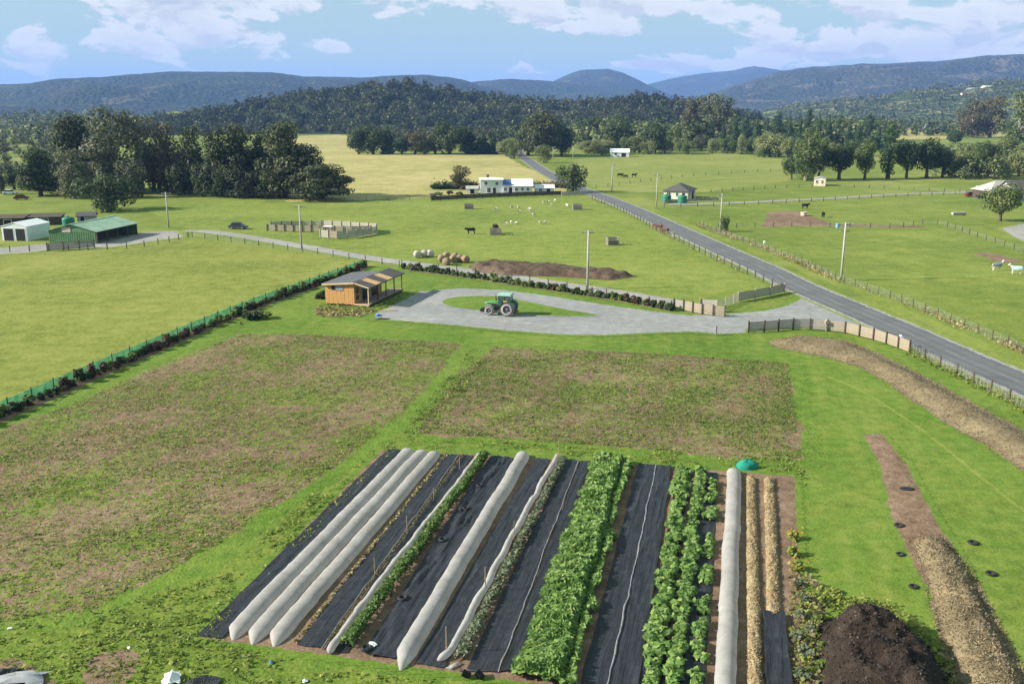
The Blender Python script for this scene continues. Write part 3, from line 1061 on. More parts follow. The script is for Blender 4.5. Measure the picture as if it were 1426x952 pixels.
fw = leaf_mat('valley_wood_leaves', (.032, .052, .020), (.095, .125, .045), (.200, .215, .092))
p_, h_, w_ = band(980, 1470, 1000, 1750, 620, 7, 15, 71)
wood_mass('valley_woodland', 'scattered trees and shelterbelts filling the valley floor at right', p_, h_, w_, fw, 13, 70)
p_, h_, w_ = band(-60, 215, 900, 1480, 330, 7, 14, 72)
wood_mass('valley_woodland', 'mixed trees filling the valley floor below the blue range at left', p_, h_, w_, fw, 14, 70)
p_, h_, w_ = band(1080, 1480, 1950, 2650, 520, 9, 15, 73, FH)
wood_mass('foothill_woodland', 'patchy trees on the low hill with houses at right', p_, h_, w_, fw, 15, 50)
p_, h_, w_ = band(-80, 205, 1520, 1880, 200, 8, 13, 74, LH)
wood_mass('foothill_woodland', 'trees and hedges on the low rise at far left', p_, h_, w_, fw, 16, 50)
p_, h_, w_ = band(690, 1000, 800, 985, 200, 7, 15, 75)
wood_mass('hill_foot_woodland', 'lighter trees along the foot of the wooded hill behind the road', p_, h_, w_, leaf_mat('light_wood_leaves', (.026, .043, .014), (.062, .088, .028), (.12, .14, .056)), 17, 110)
p_, h_, w_ = band(800, 1240, 655, 900, 380, 9, 22, 77)
wood_mass('shelter_woodland', 'mixed green trees filling the far edge of the hay field', p_, h_, w_, leaf_mat('shelter_wood_leaves', (.030, .052, .018), (.100, .135, .048), (.210, .230, .100)), 19, 170)
p_, h_, w_ = band(1295, 1475, 400, 620, 90, 5, 11, 78)
wood_mass('shelter_woodland', 'bushy green growth behind the right-hand house', p_, h_, w_, MATS['shelter_wood_leaves'], 20, 260)
p_, h_, w_ = band(-90, 150, 430, 900, 170, 4, 10, 79)
wood_mass('valley_scrub', 'brownish scrub and low trees beyond the left end of the shelter belt', p_, h_, w_, leaf_mat('scrub_leaves', (.035, .045, .018), (.085, .095, .042), (.165, .165, .085)), 21, 150)
p_, h_, w_ = band(500, 700, 720, 985, 70, 8, 13, 76)
wood_mass('hill_foot_woodland', 'brownish scrub behind the dark trees beside the dry field', p_, h_, w_, leaf_mat('brown_wood_leaves', (.035, .040, .016), (.075, .080, .034), (.12, .115, .058)), 18, 110)
# ------------------------------------------------------------------ trees one can tell apart
GW = 'trees of the shelter belt at left'
for u, v, vt, hw, k, m, lab in [
    (2, 270, 236, 8, 'round', 'dark', 'small dark round tree cut by the left edge of the view'),
    (20, 264, 221, 15, 'round', 'dark', 'dark open tree at the far left end of the shelter belt'),
    (57, 273, 211, 27, 'pine', 'dark', 'broad dark tree left of the pale grey tree in the belt'),
    (108, 266, 168, 36, 'pine', 'pine', 'tall dark pine rising behind the pale grey tree'),
    (104, 276, 212, 29, 'tall', 'grey', 'pale grey-green tree in front of the tall dark pine'),
    (166, 270, 158, 38, 'tall', 'grey', 'tallest grey-green gum in the left shelter belt'),
    (198, 268, 168, 22, 'tall', 'grey', 'slimmer grey-green gum right of the tallest gum'),
    (150, 293, 238, 47, 'shrub', 'dark', 'large black-green bush spreading low before the gums'),
    (238, 268, 178, 24, 'tall', 'brown', 'brownish gum just right of the grey gums'),
    (266, 270, 183, 22, 'tall', 'dark', 'dark narrow tree in the middle of the shelter belt'),
    (300, 273, 186, 25, 'tall', 'pine', 'dark tree left of the two dense pines in the belt'),
    (333, 273, 181, 30, 'pine', 'pine', 'dense dark pine left of the highest right-hand pine'),
    (368, 272, 188, 27, 'pine', 'pine', 'dark pine squeezed between two taller pines'),
    (396, 275, 176, 38, 'pine', 'pine', 'tall pointed pine near the right end of the belt'),
    (425, 276, 205, 35, 'pine', 'pine', 'mid-height pine stepping down towards the belt right end'),
    (450, 278, 231, 42, 'pine', 'pine', 'low wide-spreading pine at the right end of the belt'),
    (40, 266, 222, 20, 'round', 'dark', 'dark low tree behind the far left end of the belt'),
    (78, 264, 206, 26, 'round', 'dark', 'dark tree filling in behind the tall dark pine'),
    (135, 264, 190, 30, 'round', 'grey', 'grey-green tree filling in behind the tallest gum'),
    (222, 262, 192, 26, 'round', 'brown', 'brownish tree filling in behind the slimmer gum'),
    (256, 263, 196, 26, 'round', 'dark', 'dark tree filling in behind the brownish gum'),
    (312, 264, 194, 28, 'round', 'dark', 'dark tree filling in behind the middle of the belt'),
    (352, 265, 196, 26, 'round', 'pine', 'dark tree filling in behind the dense pine'),
    (185, 275, 222, 26, 'shrub', 'grey', 'grey-green undergrowth right of the large black-green bush'),
    (252, 272, 222, 22, 'shrub', 'dark', 'dark undergrowth left of the middle of the belt'),
    (316, 275, 228, 24, 'shrub', 'dark', 'dark undergrowth left of the pines in the belt'),
    (385, 277, 232, 28, 'shrub', 'pine', 'dark undergrowth at the foot of the tall pointed pine'),
    (215, 266, 205, 18, 'shrub', 'dark', 'dark undergrowth between the gums of the left belt'),
    (285, 274, 225, 25, 'shrub', 'dark', 'dark undergrowth under the middle of the left belt'),
    (345, 276, 235, 34, 'shrub', 'pine', 'dark undergrowth under the pines of the left belt'),
]:
    tree(u, v, vt, hw, k, m, lab, GW)
GM = 'trees along the far side of the dry field'
for u, v, vt, hw, k, m, lab in [
    (500, 215, 168, 13, 'round', 'dark', 'dark tree at the left end of the clump above the dry field'),
    (520, 215, 166, 16, 'round', 'dark', 'second dark tree from the left end of the dry-field clump'),
    (541, 215, 176, 11, 'conifer', 'con', 'dark pointed tree in the dry-field clump'),
    (560, 215, 185, 11, 'round', 'con', 'round dark bush right of the dry-field clump'),
    (578, 215, 178, 14, 'round', 'brown', 'brownish round tree between the two dry-field clumps'),
    (592, 215, 190, 12, 'round', 'mid', 'mid green bush between the two dry-field clumps'),
    (606, 214, 182, 13, 'round', 'brown', 'brown-green tree left of the tall dark dry-field tree'),
    (626, 215, 160, 21, 'round', 'dark', 'tallest dark broad tree at the far side of the dry field'),
    (655, 215, 178, 15, 'conifer', 'con', 'dark conical tree right of the tall dry-field tree'),
    (672, 215, 184, 12, 'conifer', 'con', 'second dark conical tree right of the tall dry-field tree'),
    (687, 215, 188, 10, 'conifer', 'con', 'last conical tree of the dry-field clump beside the road'),
    (705, 217, 188, 14, 'round', 'pale', 'light green bush left of the big roadside tree'),
    (716, 221, 196, 13, 'shrub', 'mid', 'mid green bush at the bend of the road'),
    (735, 216, 160, 26, 'round', 'dark', 'left half of the great dark tree above the road bend'),
    (757, 218, 146, 32, 'round', 'pine', 'great dark brown-green tree standing above the road bend'),
    (782, 217, 166, 18, 'round', 'dark', 'right shoulder tree of the great dark roadside tree'),
    (757, 227, 199, 13, 'shrub', 'mid', 'round green bush right of the road bend'),
    (797, 268, 224, 23, 'shrub', 'dark', 'dense dark round tree right of the white house'),
    (643, 264, 233, 11, 'tall', 'brown', 'small open tree left of the white house'),
    (820, 214, 192, 15, 'round', 'pale', 'pale bushy tree left of the white far shed'),
    (838, 216, 196, 14, 'tall', 'pale', 'pale tree standing against the white far shed'),
]:
    tree(u, v, vt, hw * (1.35 if u < 700 else 1.1), k, m, lab, GM)
GR = 'trees along the far edge of the hay field'
for u, v, vt, hw, k, m, lab in [
    (822, 205, 158, 13, 'round', 'dark', 'dark round tree behind the pale roadside bushes'),
    (862, 205, 153, 19, 'round', 'mid', 'tall round olive tree behind the white far shed'),
    (890, 213, 182, 16, 'round', 'pale', 'pale grey-green bush right of the white far shed'),
    (912, 214, 165, 22, 'round', 'dark', 'dark green tree at the left end of the hay field edge'),
    (903, 215, 194, 15, 'shrub', 'pale', 'light bush in front of the dark hay-field tree'),
    (936, 210, 168, 18, 'round', 'mid', 'mid green tree behind the two round pale bushes'),
    (946, 211, 190, 13, 'shrub', 'pale', 'left of two round pale bushes at the hay field edge'),
    (977, 209, 188, 15, 'shrub', 'grey', 'right of two round pale bushes at the hay field edge'),
    (962, 203, 142, 16, 'tall', 'brown', 'tall bare-looking brown gum above the hay field'),
    (982, 203, 136, 20, 'tall', 'grey', 'tall grey gum beside the brown gum above the hay field'),
    (1004, 204, 138, 20, 'tall', 'grey', 'tall grey-green gum with a dark side, right of two gums'),
    (1000, 210, 190, 11, 'shrub', 'pale', 'small pale bush left of the conifer row'),
    (1072, 219, 178, 22, 'round', 'pale', 'pale willow standing before the conifer row'),
    (1048, 214, 186, 15, 'round', 'mid', 'mid green bush left of the pale willow'),
    (1096, 220, 184, 15, 'round', 'pale', 'second pale willow left of the dark group'),
    (1020, 211, 196, 12, 'shrub', 'mid', 'low green bush at the foot of the conifer row'),
]:
    tree(u, v, vt, hw, k, m, lab, GR)
for i, (u, vt, m) in enumerate([(828, 196, 'mid'), (846, 192, 'pale'), (872, 190, 'mid'), (884, 196, 'pale'), (926, 192, 'mid'), (958, 194, 'mid'), (992, 192, 'pale'), (1012, 190, 'mid'), (1032, 186, 'pale'), (1056, 190, 'pale'), (1084, 188, 'mid'), (1064, 198, 'mid'), (1040, 200, 'pale'), (1108, 192, 'pale'), (1124, 196, 'mid'), (1146, 190, 'mid'), (1160, 196, 'pale'), (1184, 192, 'mid'), (1204, 198, 'pale')]):
    tree(u, 213 + i % 3 + (4 if u > 1050 else 0), vt, 12 + i % 4, 'shrub', m, '%s rounded bush, %s from the left along the hay field edge' % ('pale' if m == 'pale' else 'mid green', nth(i)), 'bushes along the hay field edge')
con = [(988, 168), (1006, 170), (1022, 160), (1037, 166), (1052, 162), (1066, 168), (1082, 158), (1098, 164), (1112, 160), (1124, 153), (1138, 158), (1152, 162), (1166, 166), (1180, 168), (1194, 170), (1208, 160), (1222, 172)]
for i, (u, vt) in enumerate(con):
    tree(u, 207 + (i % 3) * 2, vt, 9 + (i % 4), 'conifer' if i % 3 else 'poplar', 'con', 'dark green conifer, %s from the left in the long conifer row' % nth(i), 'conifer row')
GE = 'dark trees beside the small hut at right'
for u, v, vt, hw, k, m, lab in [
    (1102, 250, 214, 15, 'high', 'dark', 'small dark tree at the left end of the group above the hut'),
    (1122, 252, 186, 20, 'tall', 'mid', 'tall green tree with bare trunk left of the hut'),
    (1140, 250, 192, 18, 'high', 'dark', 'dark tree right behind the hut'),
    (1168, 250, 196, 22, 'high', 'dark', 'black-green round tree right of the hut'),
    (1204, 250, 190, 17, 'high', 'mid', 'tree with light left side and bare trunk, right of the hut'),
    (1236, 249, 176, 20, 'poplar', 'con', 'tall pointed dark tree in the middle of the right group'),
    (1262, 248, 190, 22, 'high', 'dark', 'dark tree right of the tall pointed one'),
    (1290, 248, 186, 23, 'high', 'dark', 'broad dark tree near the right end of the group'),
    (1312, 247, 200, 17, 'high', 'dark', 'low dark tree at the right end of the group'),
    (1336, 246, 204, 16, 'round', 'pale', 'pale green tree right of the dark group'),
    (1352, 245, 196, 20, 'round', 'mid', 'mid green tree behind the pale one at right'),
    (1372, 240, 190, 20, 'round', 'dark', 'dark green tree behind the round light bush at right'),
    (1390, 248, 221, 26, 'shrub', 'mid', 'low round light green bush above the grey-roofed house'),
    (1418, 246, 205, 20, 'round', 'pale', 'light green tree above the right-hand house roof'),
    (1402, 222, 186, 18, 'round', 'mid', 'green tree behind the light bushes at right edge'),
    (1440, 240, 190, 24, 'round', 'mid', 'green tree at the right edge above the house'),
    (1392, 308, 250, 29, 'high', 'mid', 'solitary bushy green tree in the right paddock'),
    (1009, 323, 299, 9, 'shrub', 'dark', 'small dark bush by the roadside fence pole'),
    (1352, 192, 143, 22, 'tall', 'brown', 'brown-tinted gum left of the tall edge gum'),
    (1378, 192, 138, 20, 'tall', 'brown', 'second brown-tinted gum at upper right'),
    (1416, 205, 130, 26, 'tall', 'mid', 'tall green gum at the upper right edge'),
    (1330, 200, 178, 14, 'round', 'dark', 'dark bush below the brown-tinted gums'),
    (1240, 195, 163, 9, 'round', 'brown', 'brown tree standing alone in the far hay field'),
]:
    tree(u, v, vt, hw, k, m, lab, GE)
# ------------------------------------------------------------------ the vegetable beds
def xy(u, v):
    p = G(u, v)
    return np.array([p.x, p.y])


NA, NB = xy(275, 888), xy(620, 935)


def near_end(far, near):
    """carry a bed from its far end through a near point to the beds' common near edge"""
    F, S = xy(*far), xy(*near)
    d, e = S - F, NB - NA
    m = np.array([[d[0], -e[0]], [d[1], -e[1]]])
    t, _ = np.linalg.solve(m, NA - F)
    return F, F + d * max(t, 1.0)


white_net, N, out = new_mat('white_mesh_cloth')
v = N.n('ShaderNodeTexCoord').outputs['Object']
n1 = N.noise(v, 2.2, 5, .6)
n2 = N.noise(v, .5, 3, .5)
c = N.ramp(N.m('ADD', N.m('MULTIPLY', n1, .5), N.m('MULTIPLY', n2, .5)), [(.34, (.46, .45, .43)), (.5, (.56, .55, .535)), (.65, (.63, .62, .61))])
p = principled(N, None, c, .85, .15, 0, n1, .5, .05)
tr = N.n('ShaderNodeBsdfTranslucent'); N.l(c, tr.inputs['Color'])
tp = N.n('ShaderNodeBsdfTransparent')
mx = N.n('ShaderNodeMixShader'); mx.inputs[0].default_value = .50
N.l(p.outputs[0], mx.inputs[1]); N.l(tr.outputs[0], mx.inputs[2])
mx2 = N.n('ShaderNodeMixShader'); mx2.inputs[0].default_value = .10
N.l(mx.outputs[0], mx2.inputs[1]); N.l(tp.outputs[0], mx2.inputs[2])
N.l(mx2.outputs[0], out.inputs['Surface'])

matm, N, out = new_mat('black_woven_mat')
v = N.n('ShaderNodeTexCoord').outputs['Object']
n1 = N.noise(v, 1.6, 6, .65)
n2 = N.noise(N.scalev(v, 8, 8, 8), 1.0, 4, .7)
n3 = N.noise(v, 5.0, 4, .7)
rt_ = N.n('ShaderNodeVectorRotate', rotation_type='Z_AXIS')
N.l(v, rt_.inputs['Vector'])
rt_.inputs['Angle'].default_value = R(13.8)
fold = N.noise(N.scalev(rt_.outputs[0], 2.4, .16, 1.0), 1.0, 4, .55, .9)       # creases run along the bed
c = N.ramp(n1, [(.3, (.012, .014, .019)), (.6, (.021, .025, .033)), (.75, (.042, .046, .055))])
c = N.mix(N.m('MULTIPLY', N.rng(n3, .55, .85), .5), c, (.085, .070, .055))          # blown soil
c = N.mix(N.m('MULTIPLY', N.rng(fold, .60, .74), .45), c, (.080, .088, .100))          # paler along the crease tops
principled(N, out, c, N.rng(n2, .3, .7, .55, .8), .3, 0, N.m('ADD', N.m('MULTIPLY', fold, 1.6), n1), .7, .10)
hoopm = plain('grey_plastic_hoop', (.20, .20, .20), .5)
stakem = plain('weathered_stake', (.30, .22, .13), .9, .25, 5.0)
rubber = plain('black_rubber', (.018, .018, .019), .7)
soilbed = ground_mat('bed_soil', 'soil', 'lawn', soft=.3, nscale=2.0, fine=9., mid=1.4, big=.15, ofine=7., omid=.9, obig=.07, bstr=1., bdist=.06)
FAR_L, FAR_R = xy(530, 626), xy(1112, 664)
_, NR = near_end((1105, 664), (1120, 952))
bed_poly = [tuple(xy(532, 627)), tuple(xy(830, 643)), tuple(xy(1106, 664)), tuple(NR), tuple(NA + (NR - NA) * .5), tuple(NA)]
sheet('garden_soil', bed_poly, .045, soilbed, .25, .4, lambda X, Y, D: .025 * fbm(X * 2, Y * 2, 6) * np.clip(D / .4, 0, 1))


def frame(F, E):
    d = E - F
    L = np.linalg.norm(d)
    d = d / L
    s = np.array([-d[1], d[0]])          # to the right of someone walking near -> far is -s; keep one sense
    return d, s, L


def strip(label, far, near, wf, wn, seed, amp=.03, lift=.10, side=0.0, extend=True, wob=.08, group='black mats between the vegetable rows', name='weed_mat', nx=12):
    """a mat laid along a bed: ruffled, its edges uneven; side shifts it across in metres"""
    F, E = near_end(far, near) if extend else (xy(*far), xy(*near))
    d, s, L = frame(F, E)
    ny = int(L / .22)
    t = np.linspace(0, 1, ny + 1)
    x = np.linspace(-.5, .5, nx + 1)
    T, Xx = np.meshgrid(t, x, indexing='ij')
    w = wf + (wn - wf) * T
    y = T * L
    lat = Xx * w + side + wob * (fbm(y / 2.0, Xx * 0 + np.sign(Xx) * (abs(Xx) > .45) * 3.1, seed) - .5) * 2
    zz = lift + amp * (fbm(lat * 4 + seed, y * .55, seed, 4)) + amp * 1.2 * np.abs(fbm(lat * 2.2, y * .25, seed + 5, 3) - .5)
    zz = zz + amp * .9 * np.maximum(0, 1 - np.abs(fbm(lat * 1.4 + 7, y * .12, seed + 21, 3) - .5) * 14) * .9
    endw = .15 * (fbm(lat * 2, T * 0 + seed, seed + 9) - .5)
    y = y + endw
    V = np.stack([F[0] + d[0] * y + s[0] * lat, F[1] + d[1] * y + s[1] * lat, zz], -1).reshape(-1, 3)
    k = nx + 1
    idx = np.arange((ny + 1) * k).reshape(ny + 1, k)
    q = np.stack([idx[:-1, :-1], idx[:-1, 1:], idx[1:, 1:], idx[1:, :-1]], -1).reshape(-1, 4)
    o = obj(name, mesh_np(name, V, q, matm, True))
    return tag(o, label, 'weed mat', group)


def tunnel(label, far, near, w, h, seed, extend=False, tail=1.0, tilt=.22):
    """a cloth tunnel: hoops, cloth sagging between them, near end gathered to a point"""
    F, E = near_end(far, near) if extend else (xy(*far), xy(*near))
    d, s, L = frame(F, E)
    root = empty('row_cover_tunnel', (F[0], F[1], .06))
    na, ny = 18, int(L / .16)
    y = np.linspace(0, L, ny + 1)
    a = np.linspace(0, math.pi, na + 1)
    sag = np.abs(np.sin(math.pi * y / 1.5)) ** .8
    wob = .10 * (fbm(y / 3.5, y * 0, seed) - .5) * 2
    far_t = np.clip(y / .55, 0, 1) ** .5
    near_t = np.clip((L - y) / tail, 0, 1)
    ws = w * .5 * (.12 + .88 * np.minimum(near_t ** .9, .35 + .65 * far_t)) * (1 + .05 * (fbm(y * .8, y * 0, seed + 2) - .5)) * (1 - .02 * sag)
    hs = h * (.06 + .94 * np.minimum(near_t ** .55, far_t)) * (1 - .06 * sag)
    ca, sa = np.cos(a)[None, :], np.sin(a)[None, :] ** .85
    lat = ca * ws[:, None] + wob[:, None] + tilt * (1 - near_t)[:, None]
    pucker = .035 * (fbm(y[:, None] * 6 + a[None, :], a[None, :] * 2 + y[:, None], seed + 4) - .5)
    lat = lat * (1 + pucker)
    Z = sa * hs[:, None] * (1 + pucker * 2)
    Y = np.broadcast_to(y[:, None], Z.shape)
    V = np.stack([d[0] * Y + s[0] * lat, d[1] * Y + s[1] * lat, Z], -1).reshape(-1, 3)
    k = na + 1
    idx = np.arange((ny + 1) * k).reshape(ny + 1, k)
    q = np.stack([idx[:-1, :-1], idx[:-1, 1:], idx[1:, 1:], idx[1:, :-1]], -1).reshape(-1, 4)
    obj('cloth_cover', mesh_np('cloth_cover', V, q, white_net, True), root)
    hp = MB().tube([(math.cos(t) * w * .485, 0, math.sin(t) ** .85 * h * .965 - .02) for t in np.linspace(0, math.pi, 13)], .012, 5).mesh('hoop', hoopm, True)
    ang = math.atan2(s[1], s[0])
    for i in range(1, int((L - tail) / 1.5) + 1):
        yy = i * 1.5
        if yy > L - tail * .9:
            break
        wb = np.interp(yy, y, wob)
        o = obj('hoop', hp, root, (d[0] * yy + s[0] * wb, d[1] * yy + s[1] * wb, 0))
        o.rotation_euler = (0, 0, ang)
    return tag(root, label, 'row cover', 'white cloth tunnels over the beds')


strip('black mat along the left outer edge of the vegetable beds', (553, 628), (292, 889), 1.6, 1.5, 1, .05, extend=False)
tunnel('leftmost white cloth tunnel of the three lying side by side', (571, 628), (318, 892), 1.15, .46, 1)
tunnel('middle white cloth tunnel of the three lying side by side', (589, 630), (345, 898), 1.1, .45, 2)
tunnel('right-hand cream white tunnel of the three lying side by side', (607, 632), (376, 901), 1.1, .44, 3)
strip('black mat just right of the three side-by-side tunnels', (630, 634), (430, 902), 1.15, 1.4, 4, .05, extend=False)
MAT5 = strip('second black mat right of the three tunnels, under the netting', (650, 635), (466, 909), .9, 1.15, 5, .04, extend=False, side=.1)
strip('crumpled black mat with ring weights right of the dark green row', (700, 638), (535, 918), 1.9, 2.4, 6, .16, extend=False, nx=20)
tunnel('long white tunnel standing alone between two black mats', (731, 634), (553, 934), 1.1, .56, 5, tail=1.4)
strip('black mat right of the lone white tunnel', (757, 640), (598, 929), 1.15, 1.6, 7, .05, extend=False)
strip('black mat right of the staked grey-green row', (797, 642), (672, 936), 1.0, 1.6, 8, .04, extend=False)
MAT11 = strip('narrow black mat beside the dense broad-leaved bed', (815, 643), (716, 938), .75, 1.15, 9, .04, extend=False)
strip('black mat right of the dense leafy bed', (902, 648), (832, 952), 1.45, 1.6, 10, .05)
MAT13 = strip('black mat left of the three leafy plant rows, lapping the mat beside it', (925, 650), (872, 952), 1.15, 1.25, 11, .06, lift=.125)
strip('black mat under the left leafy row', (953, 657), (907, 952), 1.0, 1.1, 12, .04)
strip('black mat under the two right leafy rows', (985, 659), (958, 952), 1.5, 1.6, 13, .04, lift=.108)
tunnel('straight white tunnel beside the straw-covered rows', (1022, 657), (1010, 952), 1.08, .55, 8, extend=True)
m_ = strip('short black mat across the near end of the right straw row', (1077, 857), (1084, 952), 1.15, 1.25, 14, .06, lift=.27)

# the scuffed pale hems where two mats lap
hemm = plain('scuffed_mat_hem', (.17, .175, .185), .8, .3, 2.0)


def hem(par, far, near, r, seed, extend=True):
    F, E = near_end(far, near) if extend else (xy(*far), xy(*near))
    d, s, L = frame(F, E)
    n = int(L / .3)
    pts, rad = [], []
    for i in range(n + 1):
        y = L * i / n
        w = .10 * (float(fbm(np.array(y / 1.6), np.array(0.), seed)) - .5) * 2
        pts.append((F[0] + d[0] * y + s[0] * w, F[1] + d[1] * y + s[1] * w, .15))
        rad.append(r * (.5 + float(fbm(np.array(y * 1.1), np.array(2.), seed))))
    MB().tube(pts, rad, 7).build('hem', hemm, par, smooth=True)


hem(MAT13, (914, 650), (848, 952), .055, 61)
hem(MAT11, (806, 643), (694, 938), .045, 62, False)
hem(MAT5, (640, 635), (447, 906), .035, 63, False)

# white cloth pulled aside and bunched along two of the rows
def bunched(label, far, near, r, seed, hook=0.0):
    F, E = xy(*far), xy(*near)
    d, s, L = frame(F, E)
    n = int(L / .25)
    pts, rad = [], []
    for i in range(n + 1):
        y = L * i / n
        w = .16 * (float(fbm(np.array(y / 2.), np.array(0.), seed)) - .5) * 2
        e = max(0.0, 1 - (L - y) / 1.2) ** 2 * hook
        pts.append((F[0] + d[0] * y + s[0] * (w + e), F[1] + d[1] * y + s[1] * (w + e), .08 + r * .8))
        rad.append(r * (.75 + .5 * float(fbm(np.array(y * 1.3), np.array(5.), seed))))
    rad[0] = rad[-1] = r * .4
    o = MB().tube(pts, rad, 9).build('bunched_cloth', white_net, smooth=True)
    return tag(o, label, 'cloth', 'white cloth pulled off the rows')


bunched('white cloth bunched along the left of the dark green row', (668, 636), (455, 913), .20, 3, .1)
bunched('white cloth bunched along the left of the staked grey-green row', (776, 637), (618, 925), .20, 4, -.35)


def foliage_strip(name, label, far, near, wf, wn, hgt, n, leaf, mat, seed, furrow=0.0, extend=False, side=0.0, gap=0.0, cat='crop'):
    """a bed of leaves too many to count"""
    F, E = near_end(far, near) if extend else (xy(*far), xy(*near))
    d, s, L = frame(F, E)
    r = np.random.default_rng(seed)
    m = int(n * 1.6)
    y = r.random(m) * L
    x = (r.random(m) - .5)
    w = wf + (wn - wf) * y / L
    edge = .5 - .10 * vnoise(y * 1.1, np.sign(x) * 9 + 20, seed) * 2 * .9
    ok = np.abs(x) < edge
    x, y, w = x[ok], y[ok], w[ok]
    lat = x * w
    clump = fbm(lat * 1.1 + 40, y * 1.1, seed + 1, 3)
    hh = hgt * (.55 + .75 * clump) * (1 - np.clip(np.abs(x) * 2, 0, 1) ** 4 * .7)
    if furrow:
        hh *= 1 - furrow * np.exp(-((lat - .28 * w + .25 * (vnoise(y * .4, y * 0, seed + 3) - .5)) / .22) ** 2)
    keep = r.random(len(y)) > gap * (clump < .42)
    lat, y, hh = lat[keep][:n], y[keep][:n], hh[keep][:n]
    z = .07 + hh * (1 - .55 * r.random(len(y)) ** 2)
    P = np.stack([F[0] + d[0] * y + s[0] * (lat + side), F[1] + d[1] * y + s[1] * (lat + side), z], -1)
    Nr = r.normal(size=P.shape) * .55
    Nr[:, 2] += 1.0
    Nr /= np.linalg.norm(Nr, axis=1)[:, None]
    V, Fq = quads_at(P, Nr, leaf * (.6 + .8 * r.random(len(y))), r, 1.0, -.35)
    tint = np.clip(.5 + .22 * r.normal(size=len(y)) + .4 * (clump[keep][:n] - .5), 0, 1)
    o = obj(name, mesh_np(name, V, Fq, LM[mat], attrs={'tint': ('FACE', tint)}))
    return tag(o, label, cat, None, 'stuff')


foliage_strip('leafy_crop', 'dense bed of big bright green leaves in the middle', (853, 645), (757, 952), 3.5, 3.5, .85, 17000, .27, 'crop', 21, furrow=.75, extend=True)
foliage_strip('leafy_crop', 'narrow dark green crop row beside the bunched cloth', (676, 637), (482, 905), .75, .85, .62, 5200, .17, 'cropd', 22)
foliage_strip('leafy_crop', 'pale grey-green crop row between stakes and bunched cloth', (786, 640), (640, 922), .6, .75, .42, 3600, .15, 'silver', 23, gap=.5)
foliage_strip('young_seedlings', 'thin line of seedlings and dry stalks along netting', (645, 636), (455, 902), .14, .16, .30, 900, .10, 'brown', 24, gap=.6)
foliage_strip('dry_stalks', 'straw-coloured dead stalks on the bare strip right of the tunnels', (622, 634), (408, 900), .35, .25, .12, 900, .14, 'drygrass', 25, gap=.7)


def straw_row(label, far, near, w, h, seed, extend=False):
    F, E = near_end(far, near) if extend else (xy(*far), xy(*near))
    d, s, L = frame(F, E)
    r = np.random.default_rng(seed)
    ny, nx = int(L / .12), 12
    t, x = np.meshgrid(np.linspace(0, L, ny + 1), np.linspace(-1, 1, nx + 1), indexing='ij')
    z = .06 + h * (1 - np.abs(x) ** 2.6) * (.6 + .8 * fbm(x * 2, t * 2.2, seed, 3)) * np.clip(np.minimum(t, L - t) / .2, .1, 1)
    lat = x * w * .5 + .1 * (fbm(t, x * 0 + np.sign(x), seed + 2) - .5)
    V = np.stack([F[0] + d[0] * t + s[0] * lat, F[1] + d[1] * t + s[1] * lat, z], -1).reshape(-1, 3)
    k = nx + 1
    idx = np.arange((ny + 1) * k).reshape(ny + 1, k)
    q = np.stack([idx[:-1, :-1], idx[:-1, 1:], idx[1:, 1:], idx[1:, :-1]], -1).reshape(-1, 4)
    o = empty('straw_row', (0, 0, 0))
    obj('straw_ridge', mesh_np('straw_ridge', V, q, MATS['straw_ridge'], True), o)
    n = int(L * 130)
    yy, xx = r.random(n) * L, r.uniform(-1.05, 1.05, n)
    zz = .07 + h * (1 - np.minimum(np.abs(xx), 1) ** 2.6) * (.6 + .8 * fbm(xx * 2, yy * 2.2, seed, 3)) + .02 * r.random(n)
    P = np.stack([F[0] + d[0] * yy + s[0] * xx * w * .5, F[1] + d[1] * yy + s[1] * xx * w * .5, zz], -1)
    Nr = r.normal(size=P.shape) * .6
    Nr[:, 2] += 1
    Nr /= np.linalg.norm(Nr, axis=1)[:, None]
    Vq, Fq = quads_at(P, Nr, .12 * (.5 + r.random(n)), r, .3)
    st = obj('loose_straw', mesh_np('loose_straw', Vq, Fq, LM['straw'], attrs={'tint': ('FACE', np.clip(r.normal(.55, .25, n), 0, 1))}), o)
    st['kind'] = 'stuff'
    return tag(o, label, 'straw row')


ground_mat('straw_ridge', 'straw', fine=9., mid=2.0, big=.4, bstr=1.0, bdist=.08)
straw_row('left straw-mulched row, nearer the white tunnel', (1045, 666), (1052, 952), .78, .26, 31, True)
straw_row('right straw-mulched row, ending under the short black mat', (1071, 667), (1078, 862), .80, .26, 32)


# single plants in the leafy rows
def plant_mesh(seed, r0, h, n, mat, leaf):
    rr = np.random.default_rng(seed)
    bl = [(rr.normal() * r0 * .4, rr.normal() * r0 * .4, h * rr.uniform(.35, .7), r0 * .5, r0 * .5, h * .35) for _ in range(6)]
    return crown_mesh('leaves', bl, n, leaf, LM[mat], seed, .5, .9, .5)


PL = [plant_mesh(50 + i, .46, .62, 190, 'crop', .20) for i in range(4)]
stem = MB()
for i in range(4):
    a = i * 1.57 + .3
    stem.tube([(0, 0, -.02), (.06 * math.cos(a), .06 * math.sin(a), .2), (.18 * math.cos(a), .18 * math.sin(a), .45)], [.018, .014, .008], 5)
stemm = plain('green_stem', (.10, .16, .05), .8)
PS = stem.mesh('stem', stemm, True)


